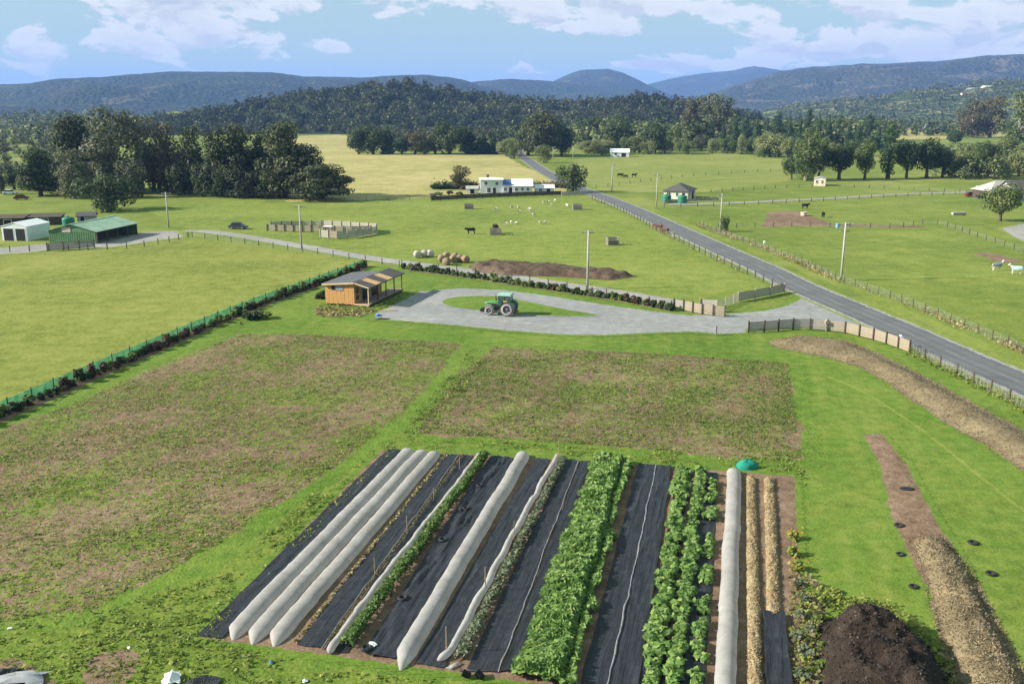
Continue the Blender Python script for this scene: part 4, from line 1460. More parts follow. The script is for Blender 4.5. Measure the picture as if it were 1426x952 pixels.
def plant_row(label, far, near, step, seed, skip, sc, group):
    F, E = near_end(far, near)
    d, s, L = frame(F, E)
    r = random.Random(seed)
    y = .3
    while y < L - .2:
        st = step * r.uniform(.85, 1.15)
        if not any(a <= y / L <= b for a, b in skip):
            k = sc * r.uniform(.72, 1.2)
            lx = r.uniform(-.1, .1)
            o = empty('crop_plant', (F[0] + d[0] * y + s[0] * lx, F[1] + d[1] * y + s[1] * lx, .07), r.random() * 6.28)
            o.scale = (k, k, k * r.uniform(.85, 1.1))
            obj('leaves', PL[r.randrange(4)], o)
            obj('stem', PS, o)
            tag(o, label, 'plant', group)
        y += st


plant_row('bright leafy plant in the left, widest of the three plant rows', (952, 660), (906, 952), .62, 1, [(.03, .05), (.42, .44)], 1.15, 'plants of the left leafy row')
plant_row('bright leafy plant in the middle plant row', (976, 661), (938, 952), .60, 2, [(.30, .32)], 1.0, 'plants of the middle leafy row')
plant_row('leafy plant in the gappy right-hand plant row', (994, 662), (970, 952), .62, 3, [(0, .07), (.2, .24), (.30, .40), (.49, .53), (.6, .66), (.72, .75), (.88, .93)], .85, 'plants of the gappy right row')

# stakes and trellis netting
def stake(u, v, h, label, r=.035, lean=0.0):
    p = G(u, v)
    o = MB().tube([(0, 0, -.2), (lean * h * .5, 0, h * .5), (lean * h, 0, h)], [r, r * .95, r * .8], 7).build('wooden_stake', stakem, loc=(p.x, p.y, .06))
    tag(o, label, 'stake', 'stakes along the vegetable rows')


for u, v, h, lab in [(778, 641, 1.7, 'tall thin stake at the far end of the grey-green row'), (716, 755, 1.5, 'stake halfway along the grey-green row'),
                     (676, 825, 1.6, 'thick stake in the nearer half of the grey-green row'), (622, 912, 1.6, 'stake at the near end of the grey-green row'),
                     (607, 636, .9, 'short white-topped stake at the far end of the three tunnels'),
                     (640, 655, 1.1, 'thin stake in the netting line near its far end'), (604, 700, 1.1, 'thin stake a third of the way down the netting line'),
                     (567, 742, 1.2, 'thin stake in the middle of the netting line'), (522, 800, 1.1, 'thin stake in the nearer part of the netting line')]:
    stake(u, v, h, lab, .035 if 'thick' in lab or 'stake at' in lab else .026)

# ring weights, pots and scraps
ringm = MB()
for i in range(14):
    pass
def torus(R0, r0, n=20, k=9, sq=1.0):
    b = MB()
    for i in range(n):
        a = 2 * math.pi * i / n
        for j in range(k):
            t = 2 * math.pi * j / k
            b.v.append(((R0 + r0 * math.cos(t)) * math.cos(a), (R0 + r0 * math.cos(t)) * math.sin(a), r0 * sq * math.sin(t)))
    for i in range(n):
        for j in range(k):
            i2, j2 = (i + 1) % n, (j + 1) % k
            b.f.append((i * k + j, i2 * k + j, i2 * k + j2, i * k + j2))
    return b


tyre_me = torus(.21, .085, sq=1.1).mesh('ring', rubber, True)


def ring(u, v, label, s=1.0, z=.09, flat=1.0, tilt=0.0, group='black rings lying about the garden'):
    p = G(u, v)
    o = obj('rubber_ring', tyre_me, None, (p.x, p.y, z + .09 * s * flat))
    o.scale = (s, s, s * flat)
    o.rotation_euler = (tilt, tilt * .5, random.random() * 3)
    tag(o, label, 'ring', group)


ring(561, 838, 'black ring on the crumpled mat, nearest of the upright ones', 1.1, .17)
ring(617, 756, 'black ring halfway up the crumpled mat', 1.1, .17)
ring(649, 712, 'black ring on the crumpled mat, second from the far end', 1.0, .17)
ring(668, 680, 'black ring on the crumpled mat, nearest the far end', 1.0, .17)
ring(511, 907, 'black ring beside the white scrap at the mat near end', 1.1, .12)
ring(673, 633, 'black ring at the far end of the dark green row', 1.1, .06)
for u, v, s, lab in [(1252, 733, 1.2, 'dark ring half on the grass at the left edge of the soil path'), (1355, 757, 1.2, 'black ring on the grass right of the soil path'),
                     (1380, 800, 1.15, 'grass-filled ring right of the mulch heap'), (1254, 773, 1.0, 'grass-filled ring left of the soil path'),
                     (1272, 818, 1.0, 'black ring on the grass above the dark compost heap')]:
    ring(u, v, lab, s, .05, .6)
p = G(1263, 682)
o = MB().lathe([(.02, .05), (.30, .055), (.46, .04), (.50, 0), (.44, -.01)], 22).build('round_lid', rubber, loc=(p.x, p.y, .10), smooth=True)
o.scale = (1.15, .75, 1)
tag(o, 'flat black disc lying on the soil path', 'lid')
pipe = MB().tube([(0, 0, 0), (1.9, -.05, 0), (3.3, .1, 0)], .045, 8)
p = G(640, 936)
tag(pipe.build('black_hose', rubber, loc=(p.x, p.y, .13), smooth=True), 'black hose lying across the near ends of the mats', 'hose')
potb = MB().lathe([(.0, .36), (.17, .36), (.20, .40), (.18, .40), (.16, .02), (.0, .02)], 16)
potm = potb.mesh('pot', rubber, True)
for u, v, lab in [(655, 946, 'left of two black pots lying at the near mat edge'), (672, 948, 'right of two black pots lying at the near mat edge')]:
    p = G(u, v)
    o = obj('plant_pot', potm, None, (p.x, p.y, .22))
    o.rotation_euler = (R(78), 0, R(200) + random.random())
    tag(o, lab, 'pot', 'black pots by the hose')
whitep = plain('white_plastic', (.72, .73, .74), .5, .1)
bluep = plain('blue_plastic', (.05, .18, .55), .5, .15)
greenp = plain('green_shade_cloth', (.012, .21, .15), .8, .2, 2.0, bstr=.4)


def scrap(u, v, size, mat, label, h=.12, z=.06, cat='scrap', name='plastic_scrap', seed=0):
    """a crumpled piece: a small folded sheet"""
    r = np.random.default_rng(seed + int(u))
    n = 7
    a, b_ = np.meshgrid(np.linspace(-1, 1, n), np.linspace(-1, 1, n))
    z_ = h * (.15 + fbm(a * 1.7 + u, b_ * 1.7 + v, 3, 2) * np.clip(1.3 - np.hypot(a, b_), 0, 1) ** .7)
    V = np.stack([a * size[0] / 2 + .06 * size[0] * r.normal(size=a.shape), b_ * size[1] / 2 + .06 * size[1] * r.normal(size=a.shape), z_], -1).reshape(-1, 3)
    idx = np.arange(n * n).reshape(n, n)
    q = np.stack([idx[:-1, :-1], idx[:-1, 1:], idx[1:, 1:], idx[1:, :-1]], -1).reshape(-1, 4)
    p = G(u, v)
    o = obj(name, mesh_np(name, V, q, mat, True), None, (p.x, p.y, z))
    o.rotation_euler = (0, 0, r.random() * 3)
    return tag(o, label, cat)


scrap(519, 901, (.5, .35), whitep, 'white scrap beside the black ring at the mat end', .2, .16)
scrap(632, 930, (.8, .3), white_net, 'loose white cloth end beside the two black pots', .2, .1, 'cloth', 'cloth_end')
scrap(378, 924, (.28, .22), bluep, 'small bright blue scrap on the grass below the tunnels', .15)
scrap(14, 876, (.22, .2), whitep, 'small pale scrap on the grass near the left edge', .12)
scrap(180, 903, (.25, .2), whitep, 'pale scrap at the edge of the round soil patch', .12)
scrap(240, 949, (1.0, .8), whitep, 'white bag lying at the bottom edge left of the beds', .6, .06, 'bag', 'white_bag')
scrap(282, 953, (1.4, .8), MATS['black_woven_mat'], 'dark tarp heap beside the white bag at the bottom edge', .4, .05, 'tarp', 'tarp_heap')
scrap(22, 950, (2.6, 1.0), plain('grey_tarp', (.30, .31, .33), .6, .2, 2.), 'grey tarp bundle in the bottom left corner', .6, .06, 'tarp', 'tarp_heap')
scrap(8, 941, (1.2, .6), MATS['black_woven_mat'], 'black folded sheet behind the grey tarp bundle', .4, .06, 'tarp', 'tarp_heap')
scrap(425, 950, (.25, .25), whitep, 'white scrap at the bottom edge below the tunnels', .2)

# green cloth dome by the far end of the straight tunnel
p = G(1040, 652)
b = MB()
na, nr = 22, 6
for j in range(nr + 1):
    t = j / nr
    for i in range(na):
        a = 2 * math.pi * i / na
        k = 1 + .12 * math.sin(3 * a + 1) + .06 * math.sin(7 * a)
        rr = math.sin(t * math.pi / 2) * .85 * k
        b.v.append((rr * math.cos(a) * 1.0, rr * math.sin(a) * .6, .72 * (1 - t) ** .6 * (1 + .1 * math.cos(a * 2))))
for j in range(nr):
    for i in range(na):
        i2 = (i + 1) % na
        b.f.append((j * na + i, j * na + i2, (j + 1) * na + i2, (j + 1) * na + i))
o = b.build('green_cloth_heap', greenp, loc=(p.x, p.y, .04), smooth=True)
tag(o, 'turquoise green cloth heap at the far end of the straight tunnel', 'cloth')

# mounds and heaps -----------------------------------------------------------
def mound(name, label, poly, h, edge, mat, res, cat, noise=.35, seed=1, nscale=.8, stuff=None, peak=None):
    def hf(X, Y, D):
        t = np.clip(D / edge, 0, 1)
        z = h * (t * t * (3 - 2 * t)) ** .8
        z = z * (1 - noise / 2 + noise * fbm(X * nscale, Y * nscale, seed, 5)) + np.where(D > 0, .10 * (fbm(X * 3, Y * 3, seed + 3, 3) - .3), -.05) * np.clip(D / .5, 0, 1) * min(1, h)
        return z - .02
    o = sheet(name, poly, .05, mat, res, .15, hf)
    del o['kind']
    tag(o, label, cat)
    if stuff:
        me = o.data
        n = len(me.vertices)
        co = np.empty(n * 3, np.float32)
        me.vertices.foreach_get('co', co)
        co = co.reshape(-1, 3)
        r = np.random.default_rng(seed)
        m = stuff[0]
        P = co[r.integers(0, n, m)] + np.c_[r.uniform(-res, res, (m, 2)) * .6, r.uniform(0, .06, m)]
        Nr = r.normal(size=P.shape) * .7
        Nr[:, 2] += .8
        Nr /= np.linalg.norm(Nr, axis=1)[:, None]
        V, Fq = quads_at(P, Nr, stuff[1] * (.5 + r.random(m)), r, stuff[3])
        c = obj('loose_litter', mesh_np('loose_litter', V, Fq, LM[stuff[2]], attrs={'tint': ('FACE', np.clip(r.normal(.5, .26, m), 0, 1))}), o)
        c['kind'] = 'stuff'
    return o


mulchm = ground_mat('mulch_heap', 'mulch', fine=7., mid=1.6, big=.25, bstr=1., bdist=.12)
mound('mulch_windrow', 'long curved brown mulch windrow beside the entrance fence and road', px_poly([(1072, 476), (1116, 468), (1176, 475), (1229, 497), (1289, 527), (1352, 562), (1426, 602), (1600, 705), (1600, 790), (1426, 653), (1380, 622), (1322, 590), (1277, 560), (1240, 534), (1202, 512), (1153, 497), (1085, 484)]),
      .5, 2.2, mulchm, .3, 'mulch', .3, 3, .7, (7000, .13, 'mulch', .4))
mound('mulch_heap', 'straw-coloured mulch heap at the near end of the soil path', px_poly([(1268, 752), (1310, 748), (1345, 790), (1372, 845), (1412, 920), (1450, 1000), (1345, 1010), (1325, 930), (1308, 862), (1290, 805)]),
      .55, 1.0, ground_mat('straw_mulch', 'mulch', fine=9., mid=2.2, big=.4, bstr=1., bdist=.12, patch=('straw', 1.3, .4, .56)), .16, 'mulch', .9, 5, 1.1, (9000, .12, 'mulch', .35))
mound('compost_heap', 'big black-brown compost heap at the bottom right', px_poly([(1136, 890), (1150, 866), (1200, 858), (1255, 872), (1300, 910), (1330, 960), (1350, 1030), (1290, 1060), (1180, 1060), (1140, 980)]),
      1.75, 1.9, ground_mat('compost', 'dark', fine=9., mid=1.8, big=.3, bstr=1., bdist=.10), .12, 'compost', .9, 8, .8, (3500, .09, 'compost', .8))
mound('dirt_bank', 'long low bank of dug brown earth in the middle paddock', px_poly([(655, 370), (690, 366), (760, 372), (840, 379), (885, 385), (850, 390), (780, 385), (700, 384), (660, 378)]),
      .9, 1.3, ground_mat('dug_earth', 'dug', fine=5., mid=1.0, big=.2, bstr=1., bdist=.25), .35, 'earth bank', 1.0, 9, .8)

# bushes among the beds
def bush(u, v, w, h, mat, label, kind='shrub', n=500, leaf=.16, seed=0, cat='shrub', name='shrub', group=None):
    p = G(u, v)
    bl = [(x * w, y * w, z * h, sx * w, sy * w, sz * h) for x, y, z, sx, sy, sz in blobs_for('shrub', seed + 70)]
    o = empty(name, (p.x, p.y, .03), random.random() * 6)
    obj('leaves', crown_mesh('leaves', bl, n, leaf, LM[mat], seed, .35, .5, .6), o)
    b = MB()
    for i in range(4):
        a = i * 1.6 + seed
        b.tube([(0, 0, -.05), (.3 * w * math.cos(a), .3 * w * math.sin(a), h * .5)], [.03 + .01 * w, .01], 5)
    b.build('stems', MATS['bark'], o)
    return tag(o, label, cat, group)


for k, (u, v, w, h) in enumerate([(1105, 752, .45, .7), (1106, 775, .5, .8), (1109, 795, .45, .7)]):
    bush(u, v, w, h, 'weed', ['bright green flowering clump, farthest of three beside the soil strip', 'bright green flowering clump, middle of three beside the soil strip', 'bright green flowering clump, nearest of three beside the soil strip'][k], seed=k + 3, n=420, leaf=.13, name='flower_clump', cat='plant', group='flowering clumps')
orange = plain('orange_petals', (.62, .20, .02), .7)
r = np.random.default_rng(4)
for k, (u, v) in enumerate([(1105, 752), (1106, 775), (1109, 795)]):
    pr = [o for o in COL.objects if o.name.startswith('flower_clump')][k]
    m = 16
    P = np.stack([r.normal(size=m) * .28, r.normal(size=m) * .28, r.uniform(.45, .8, m)], -1)
    Nn = np.tile([0, -.5, .85], (m, 1)) + r.normal(size=(m, 3)) * .2
    V, Fq = quads_at(P, Nn / np.linalg.norm(Nn, axis=1)[:, None], .09, r)
    fl = obj('petals', mesh_np('petals', V, Fq, orange), pr)
k = 0
for u, v, w, h, m in [(1112, 815, .5, .5, 'silver'), (1120, 836, .6, .6, 'silver'), (1116, 858, .7, .6, 'silver'), (1130, 880, .6, .6, 'silver'), (1112, 890, .7, .6, 'silver'), (1124, 912, .8, .7, 'silver'),
                      (1142, 932, .7, .7, 'weedd'), (1115, 944, .8, .7, 'silver'), (1150, 842, .6, .7, 'weedd'), (1140, 862, .5, .6, 'weedd'), (1145, 905, .6, .7, 'weedd'), (1160, 826, .6, .5, 'weed')]:
    bush(u, v, w * .72, h * .7, m, '%s low bush, %s down the weedy strip left of the compost heap' % ('grey-green' if m == 'silver' else 'leafy green', nth(k)), seed=10 + k, n=420, leaf=.13, group='bushes left of the compost heap')
    k += 1

# weeds over the cultivated plots, tufts in the rough grass
def tufts(name, label, polyw, n, dens, mat, leaf, per, spread, hgt, seed, cat='weeds', lo=.0, hi=1.0, up=1.3):
    r = np.random.default_rng(seed)
    P = np.array(polyw)
    x0, y0 = P.min(0); x1, y1 = P.max(0)
    y0 = max(y0, 20)
    X, Y = r.uniform(x0, x1, n * 3), r.uniform(y0, y1, n * 3)
    ok = sdist(X, Y, polyw) > .1
    fx = np.abs(X) < (Y * .60 + 8)
    ok &= fx
    X, Y = X[ok], Y[ok]
    dd = dens(X, Y)
    k = r.random(len(X)) < np.clip(dd, lo, hi)
    X, Y = X[k][:n], Y[k][:n]
    m = len(X)
    sz = .6 + .9 * r.random(m) ** 2
    C = np.stack([X, Y, np.full(m, .06)], -1)
    off = r.normal(size=(m, per, 3)) * spread * sz[:, None, None]
    off[..., 2] = np.abs(r.normal(size=(m, per))) * hgt * sz[:, None]
    Q = (C[:, None, :] + off).reshape(-1, 3)
    Nr = r.normal(size=Q.shape) * .6
    Nr[:, 2] += up
    Nr /= np.linalg.norm(Nr, axis=1)[:, None]
    V, F = quads_at(Q, Nr, np.repeat(leaf * sz, per) * (.6 + .8 * r.random(m * per)), r)
    tint = np.clip(np.repeat(r.normal(.5, .2, m), per) + r.normal(size=m * per) * .12, 0, 1)
    o = obj(name, mesh_np(name, V, F, LM[mat], attrs={'tint': ('FACE', tint)}))
    return tag(o, label, cat, None, 'stuff')


wd = lambda X, Y: np.clip(1.5 * (fbm(X / 4., Y / 4., 55, 4) - .2), .2, 1)
tufts('weeds', 'green weeds sprouting over the left cultivated plot', P1W, 34000, wd, 'weed', .08, 4, .085, .05, 61)
tufts('weeds', 'darker weed clumps over the left cultivated plot', P1W, 9000, wd, 'weedd', .09, 5, .085, .09, 62)
tufts('weeds', 'green weeds sprouting over the right cultivated plot', P2W, 19000, wd, 'weed', .08, 4, .085, .05, 63)
tufts('weeds', 'darker weed clumps over the right cultivated plot', P2W, 5500, wd, 'weedd', .09, 5, .085, .09, 64)
rgd = lambda X, Y: np.clip(1.8 * (fbm(X / 3., Y / 3., 56, 3) - .3), .05, 1)
tufts('grass_tufts', 'rough grass tufts between the left plot and the beds', px_poly(ROUGH), 12000, rgd, 'weed', .11, 5, .10, .10, 65, 'grass')
tufts('grass_tufts', 'darker grass tufts between the left plot and the beds', px_poly(ROUGH), 4500, rgd, 'weedd', .11, 5, .10, .10, 66, 'grass')
tufts('grass_tufts', 'grass tufts along the bed ends and the far bed edge', px_poly([(560, 606), (840, 624), (1115, 640), (1125, 690), (1100, 660), (850, 640), (545, 624)]), 2600, rgd, 'weed', .10, 5, .10, .10, 67, 'grass')

tufts('grass_tufts', 'dry tangled grass in the strip left of the compost heap', px_poly([(1100, 790), (1118, 790), (1150, 830), (1145, 900), (1150, 990), (1100, 990), (1098, 860)]), 320, lambda X, Y: X * 0 + .7, 'mulch', .13, 6, .15, .12, 68, 'weeds')
tufts('grass_tufts', 'green weeds in the strip left of the compost heap', px_poly([(1100, 790), (1118, 790), (1150, 830), (1145, 900), (1150, 990), (1100, 990), (1098, 860)]), 450, lambda X, Y: X * 0 + .7, 'weed', .12, 6, .13, .12, 70, 'weeds')
tufts('grass_tufts', 'long grass fringe around the compost heap and mulch', px_poly([(1150, 826), (1230, 838), (1300, 880), (1330, 930), (1345, 990), (1320, 990), (1290, 900), (1220, 858), (1150, 850)]), 900, lambda X, Y: X * 0 + .6, 'weed', .12, 6, .12, .14, 69, 'grass')
# ------------------------------------------------------------------ paints and timbers
M_ = {
    'pine': plain('new_pine_cladding', (.50, .27, .095), .75, .22, 3.0, stretch=(4, 4, .5), bstr=.2),
    'timber': plain('pale_timber', (.55, .42, .26), .8, .18, 3.0, stretch=(2, 2, .6)),
    'deck': plain('deck_boards', (.33, .26, .19), .85, .25, 4.0),
    'greytim': plain('weathered_timber', (.29, .265, .23), .9, .28, 3.0, stretch=(.6, .6, 3)),
    'paletim': plain('pale_fence_boards', (.30, .25, .185), .85, .25, 2.5, stretch=(.6, .6, 3)),
    'whitetim': plain('whitewashed_rails', (.36, .335, .285), .85, .28, 1.5),
    'darkpost': plain('dark_post', (.085, .062, .045), .9, .3, 4.0),
    'steel': plain('grey_roof_steel', (.135, .142, .158), .5, .14, 1.2, .4),
    'roofdark': plain('charcoal_roof', (.085, .080, .080), .7, .2, 1.0),
    'roofwhite': plain('white_roof', (.72, .73, .74), .55, .06, .6),
    'wallwhite': plain('white_wall', (.62, .66, .70), .8, .08, .8),
    'cream': plain('cream_wall', (.62, .55, .42), .85, .1, .8),
    'bluep': plain('blue_roof', (.045, .10, .30), .5, .15, 1.0),
    'greenroof': plain('pale_green_roof', (.25, .37, .27), .6, .3, .35, .4),
    'greenwall': plain('green_wall', (.085, .185, .075), .7, .25, .8),
    'brownwall': plain('brown_shed', (.075, .058, .046), .9, .25, 1.0),
    'glass': plain('dark_window', (.022, .026, .030), .12, .2, 1.0, .6),
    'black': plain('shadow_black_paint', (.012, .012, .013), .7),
    'tank': plain('green_water_tank', (.025, .16, .105), .5, .12, 1.0),
    'conc': plain('grey_concrete', (.34, .335, .32), .9, .18, 2.0),
    'polem': plain('grey_pole', (.36, .345, .315), .9, .2, 2.0, stretch=(1, 1, .2)),
    'wire': plain('galvanised_wire', (.35, .36, .37), .5, .1),
    'bale': plain('straw_bale', (.27, .20, .125), .95, .3, 3.0, bstr=.6),
    'balewrap': plain('pale_bale_wrap', (.46, .42, .37), .7, .18, 1.5),
    'tgreen': plain('tractor_green', (.018, .105, .045), .4, .15, 2.0, .5),
    'tgreenl': plain('tractor_light_green', (.070, .240, .055), .45, .2, 2.0, .5),
    'tyre': plain('dusty_tyre', (.105, .10, .095), .95, .35, 5.0),
    'rim': plain('dark_grey_rim', (.11, .11, .125), .6, .2),
    'dust': plain('dusty_grey', (.34, .32, .31), .9, .15, 4.0),
    'amber': plain('amber_seat', (.62, .30, .06), .6, .15),
    'cabglass': plain('cab_glass', (.05, .075, .085), .1, .2, 1.0, .7),
    'terracotta': plain('terracotta_roof', (.45, .17, .09), .8, .1),
    'redpaint': plain('dark_red_paint', (.16, .022, .025), .4, .1, 1.0, .5),
    'navy': plain('dark_blue_paint', (.025, .03, .055), .4, .1, 1.0, .5),
    'wpaint': plain('white_paint', (.78, .79, .80), .4, .05, 1.0, .5),
}

# net for the windbreak: green, half seen through
netm, N, out = new_mat('green_windbreak_net')
v_ = N.n('ShaderNodeTexCoord').outputs['Object']
a_ = N.noise(v_, 1.5, 4, .6)
c_ = N.ramp(a_, [(.35, (.010, .155, .085)), (.65, (.030, .26, .150))])
p_ = principled(N, None, c_, .8, .15)
t_ = N.n('ShaderNodeBsdfTranslucent'); N.l(c_, t_.inputs['Color'])
mx_ = N.n('ShaderNodeMixShader'); mx_.inputs[0].default_value = .4
N.l(p_.outputs[0], mx_.inputs[1]); N.l(t_.outputs[0], mx_.inputs[2])
tp_ = N.n('ShaderNodeBsdfTransparent')
mm_ = N.n('ShaderNodeMixShader'); N.l(N.rng(a_, .3, .7, .12, .38), mm_.inputs[0])
N.l(mx_.outputs[0], mm_.inputs[1]); N.l(tp_.outputs[0], mm_.inputs[2])
N.l(mm_.outputs[0], out.inputs['Surface'])


# ------------------------------------------------------------------ the timber cabin
def cabin():
    o3 = G(454, 425)
    root = empty('timber_cabin', (o3.x, o3.y, .03), math.atan2(-.28, .96))
    W_, L_, V_, FZ = 4.5, 9.4, 2.2, .42       # room width, room length, veranda width, floor height
    HL, HR = 3.05, 3.45                        # wall heads left and right, above ground
    for x in (.2, 2.2, 4.3, 6.5):
        for y in (.25, 3.2, 6.2, 9.2, 12.0):
            if x < 4.4 and y > 9.5:
                continue
            MB().box((x, y, .2), (.18, .18, .44)).build('pile', M_['darkpost'], root)
    MB().box((W_ / 2, L_ / 2, FZ - .08), (W_ - .04, L_ - .04, .16)).build('floor_frame', M_['timber'], root)
    # walls: an inner shell, then boards proud of it
    MB().prism([(0.02, FZ), (W_ - .02, FZ), (W_ - .02, HR - .02), (.02, HL - .02)], .02, L_ - .02).build('wall', M_['pine'], root)
    n = 15
    bw = W_ / n
    for i in range(n):
        x0, x1 = i * bw + .006, (i + 1) * bw - .006
        z0, z1 = HL + (HR - HL) * x0 / W_, HL + (HR - HL) * x1 / W_
        MB().prism([(x0, FZ - .1), (x1, FZ - .1), (x1, z1 - .03), (x0, z0 - .03)], -.025 - .012 * (i % 2), .015).build('plank', M_['pine'], root)
    side, side2 = MB(), MB()
    for i in range(30):
        y0 = i * L_ / 30
        side.box((W_ + .012, y0 + L_ / 60, (FZ + HR) / 2 - .04), (.024, L_ / 30 - .012, HR - FZ - .1))
        side2.box((-.012, y0 + L_ / 60, (FZ + HL) / 2 - .04), (.024, L_ / 30 - .012, HL - FZ - .1))
    side.build('side_cladding', M_['pine'], root)
    side2.build('side_cladding', M_['pine'], root)
    # window in the gable end: dark left light, pale right light
    w = empty('window', (0, 0, 0)); w.parent = root
    f = MB()
    for x in (1.0, 1.62, 2.78):
        f.box((x, -.05, 2.62), (.06, .05, .66))
    for z in (2.3, 2.94):
        f.box((1.89, -.055, z), (1.84, .06, .06))
    f.build('frame', M_['steel'], w)
    MB().box((1.31, -.042, 2.62), (.58, .02, .6)).build('pane', M_['glass'], w)
    MB().box((2.2, -.042, 2.62), (1.1, .02, .6)).build('pane', plain('pale_pane', (.30, .31, .32), .2, .1), w)
    # openings on the veranda side
    for y, wd, z0, z1, nm in ((.9, .9, .9, 1.5, 'window'), (.9, .9, 1.75, 2.6, 'window'), (3.6, 2.2, FZ + .05, 2.5, 'glass_door'), (6.6, 1.8, FZ + .05, 2.5, 'glass_door')):
        w = empty(nm, (0, 0, 0)); w.parent = root
        f = MB()
        for yy in (y - wd / 2, y, y + wd / 2):
            f.box((W_ + .045, yy, (z0 + z1) / 2), (.05, .06, z1 - z0))
        for zz_ in (z0, z1):
            f.box((W_ + .047, y, zz_), (.055, wd + .06, .06))
        f.build('frame', M_['steel'], w)
        MB().box((W_ + .034, y - wd / 4, (z0 + z1) / 2), (.02, wd / 2 - .06, z1 - z0 - .06)).build('pane', M_['glass'], w)
        MB().box((W_ + .036, y + wd / 4, (z0 + z1) / 2), (.02, wd / 2 - .06, z1 - z0 - .06)).build('pane', M_['glass'], w)
    # main roof: ribbed steel rising to the veranda side
    sl = math.atan2(HR - HL, W_)
    rf = MB().box((W_ / 2 - .1, L_ / 2, (HL + HR) / 2 + .06), (W_ + .45, L_ + .7, .07), ry=-sl).build('roof', M_['steel'], root)
    rb = MB()
    for i in range(28):
        rb.box((W_ / 2 - .1, -.3 + i * (L_ + .6) / 27, (HL + HR) / 2 + .112), (W_ + .43, .05, .036), ry=-sl)
    rb.build('roof_ribs', M_['steel'], rf)
    MB().box((W_ / 2 - .1, -.40, (HL + HR) / 2 + .0), (W_ + .5, .04, .24), ry=-sl).build('fascia', M_['timber'], root)
    MB().box((-.36, L_ / 2, HL - .0), (.04, L_ + .7, .2)).build('fascia', M_['timber'], root)
    # veranda roof: dark sheets alternate with sheets of bare timber lining
    va = math.atan2(.62, V_ + .2)
    kinds = [('steel', -.3, 2.0), ('timber', 2.0, 4.0), ('steel', 4.0, 6.2), ('timber', 6.2, 8.2), ('steel', 8.2, 12.4)]
    for k, y0, y1 in kinds:
        s = MB().box((W_ + V_ / 2 + .18, (y0 + y1) / 2, HR - .2 + (.0 if k == 'steel' else -.05)), (V_ + .42, y1 - y0 - .01, .05), ry=va).build('roof_sheet', M_['roofdark'] if k == 'steel' else M_['timber'], root)
        q = MB()
        for i in range(max(3, int((y1 - y0) / .5))):
            q.box((W_ + V_ / 2 + .18, y0 + .2 + i * .5, HR - .2 + (.04 if k == 'steel' else .0)), (V_ + .40, .06, .05), ry=va)
        q.build('rafter', M_['roofdark'] if k == 'steel' else M_['pine'], s)
    MB().box((W_ + V_ + .36, 6.05, HR - .56), (.05, 12.7, .17)).build('fascia', M_['roofdark'], root)
    MB().box((W_ + V_ / 2 + .15, -.34, HR - .27), (V_ + .3, .05, .18), ry=va).build('fascia', M_['timber'], root)
    for y in (.08, 3.2, 6.2, 9.2, 12.1):
        MB().box((W_ + V_ - .06, y, (FZ + HR - .7) / 2 + .12), (.13, .13, HR - .6 - FZ)).build('post', M_['timber'] if y < 1 else M_['darkpost'], root)
    MB().box((W_ + V_ - .06, 6.05, HR - .62), (.10, 12.2, .16)).build('veranda_beam', M_['timber'], root)
    for i in range(18):
        MB().box((W_ + .09 + i * V_ / 18 + .03, 6.1, FZ + .015), (V_ / 18 - .012, 12.3, .04)).build('deck_board', M_['deck'], root)
    MB().box((W_ + V_ / 2 + .05, -.06, FZ - .08), (V_ + .1, .05, .2)).build('deck_edge', M_['timber'], root)
    MB().box((W_ + V_ + .1, 6.1, FZ - .08), (.05, 12.3, .2)).build('deck_edge', M_['darkpost'], root)
    return tag(root, 'new timber-clad cabin with grey roof and covered deck beside the drive', 'cabin')


cabin()
p = G(540, 434)
b = MB()
for i in range(5):
    b.box((i * .02, i * .17, .05 + .05 * (i % 2)), (2.6 - .2 * i, .14, .05), .25 + .03 * i)
tag(b.build('timber_stack', M_['timber'], loc=(p.x, p.y, .07)), 'small stack of pale timber lying near the cabin deck', 'timber')
tufts('building_debris', 'scattered offcuts and rubble below the cabin', px_poly([(436, 430), (470, 426), (525, 432), (505, 441), (470, 442), (438, 438)]), 420, lambda X, Y: np.clip(fbm(X / 2, Y / 2, 91, 3) * 1.6 - .4, 0, 1), 'straw', .24, 3, .25, .05, 92, 'debris')
tufts('grass_tufts', 'rank grass around the cabin foot', px_poly([(440, 424), (520, 430), (560, 412), (566, 406), (560, 418), (520, 438), (436, 436)]), 500, lambda X, Y: X * 0 + .5, 'weed', .2, 5, .2, .16, 93, 'grass')
scrap(527, 440, (1.1, .7), bluep, 'blue tarp scrap on the gravel near the cabin', .3, .08, 'tarp', 'tarp_scrap')
scrap(533, 445, (1.9, .5), rubber, 'dark sheet lying along the gravel edge below the cabin', .2, .08, 'tarp', 'tarp_scrap')


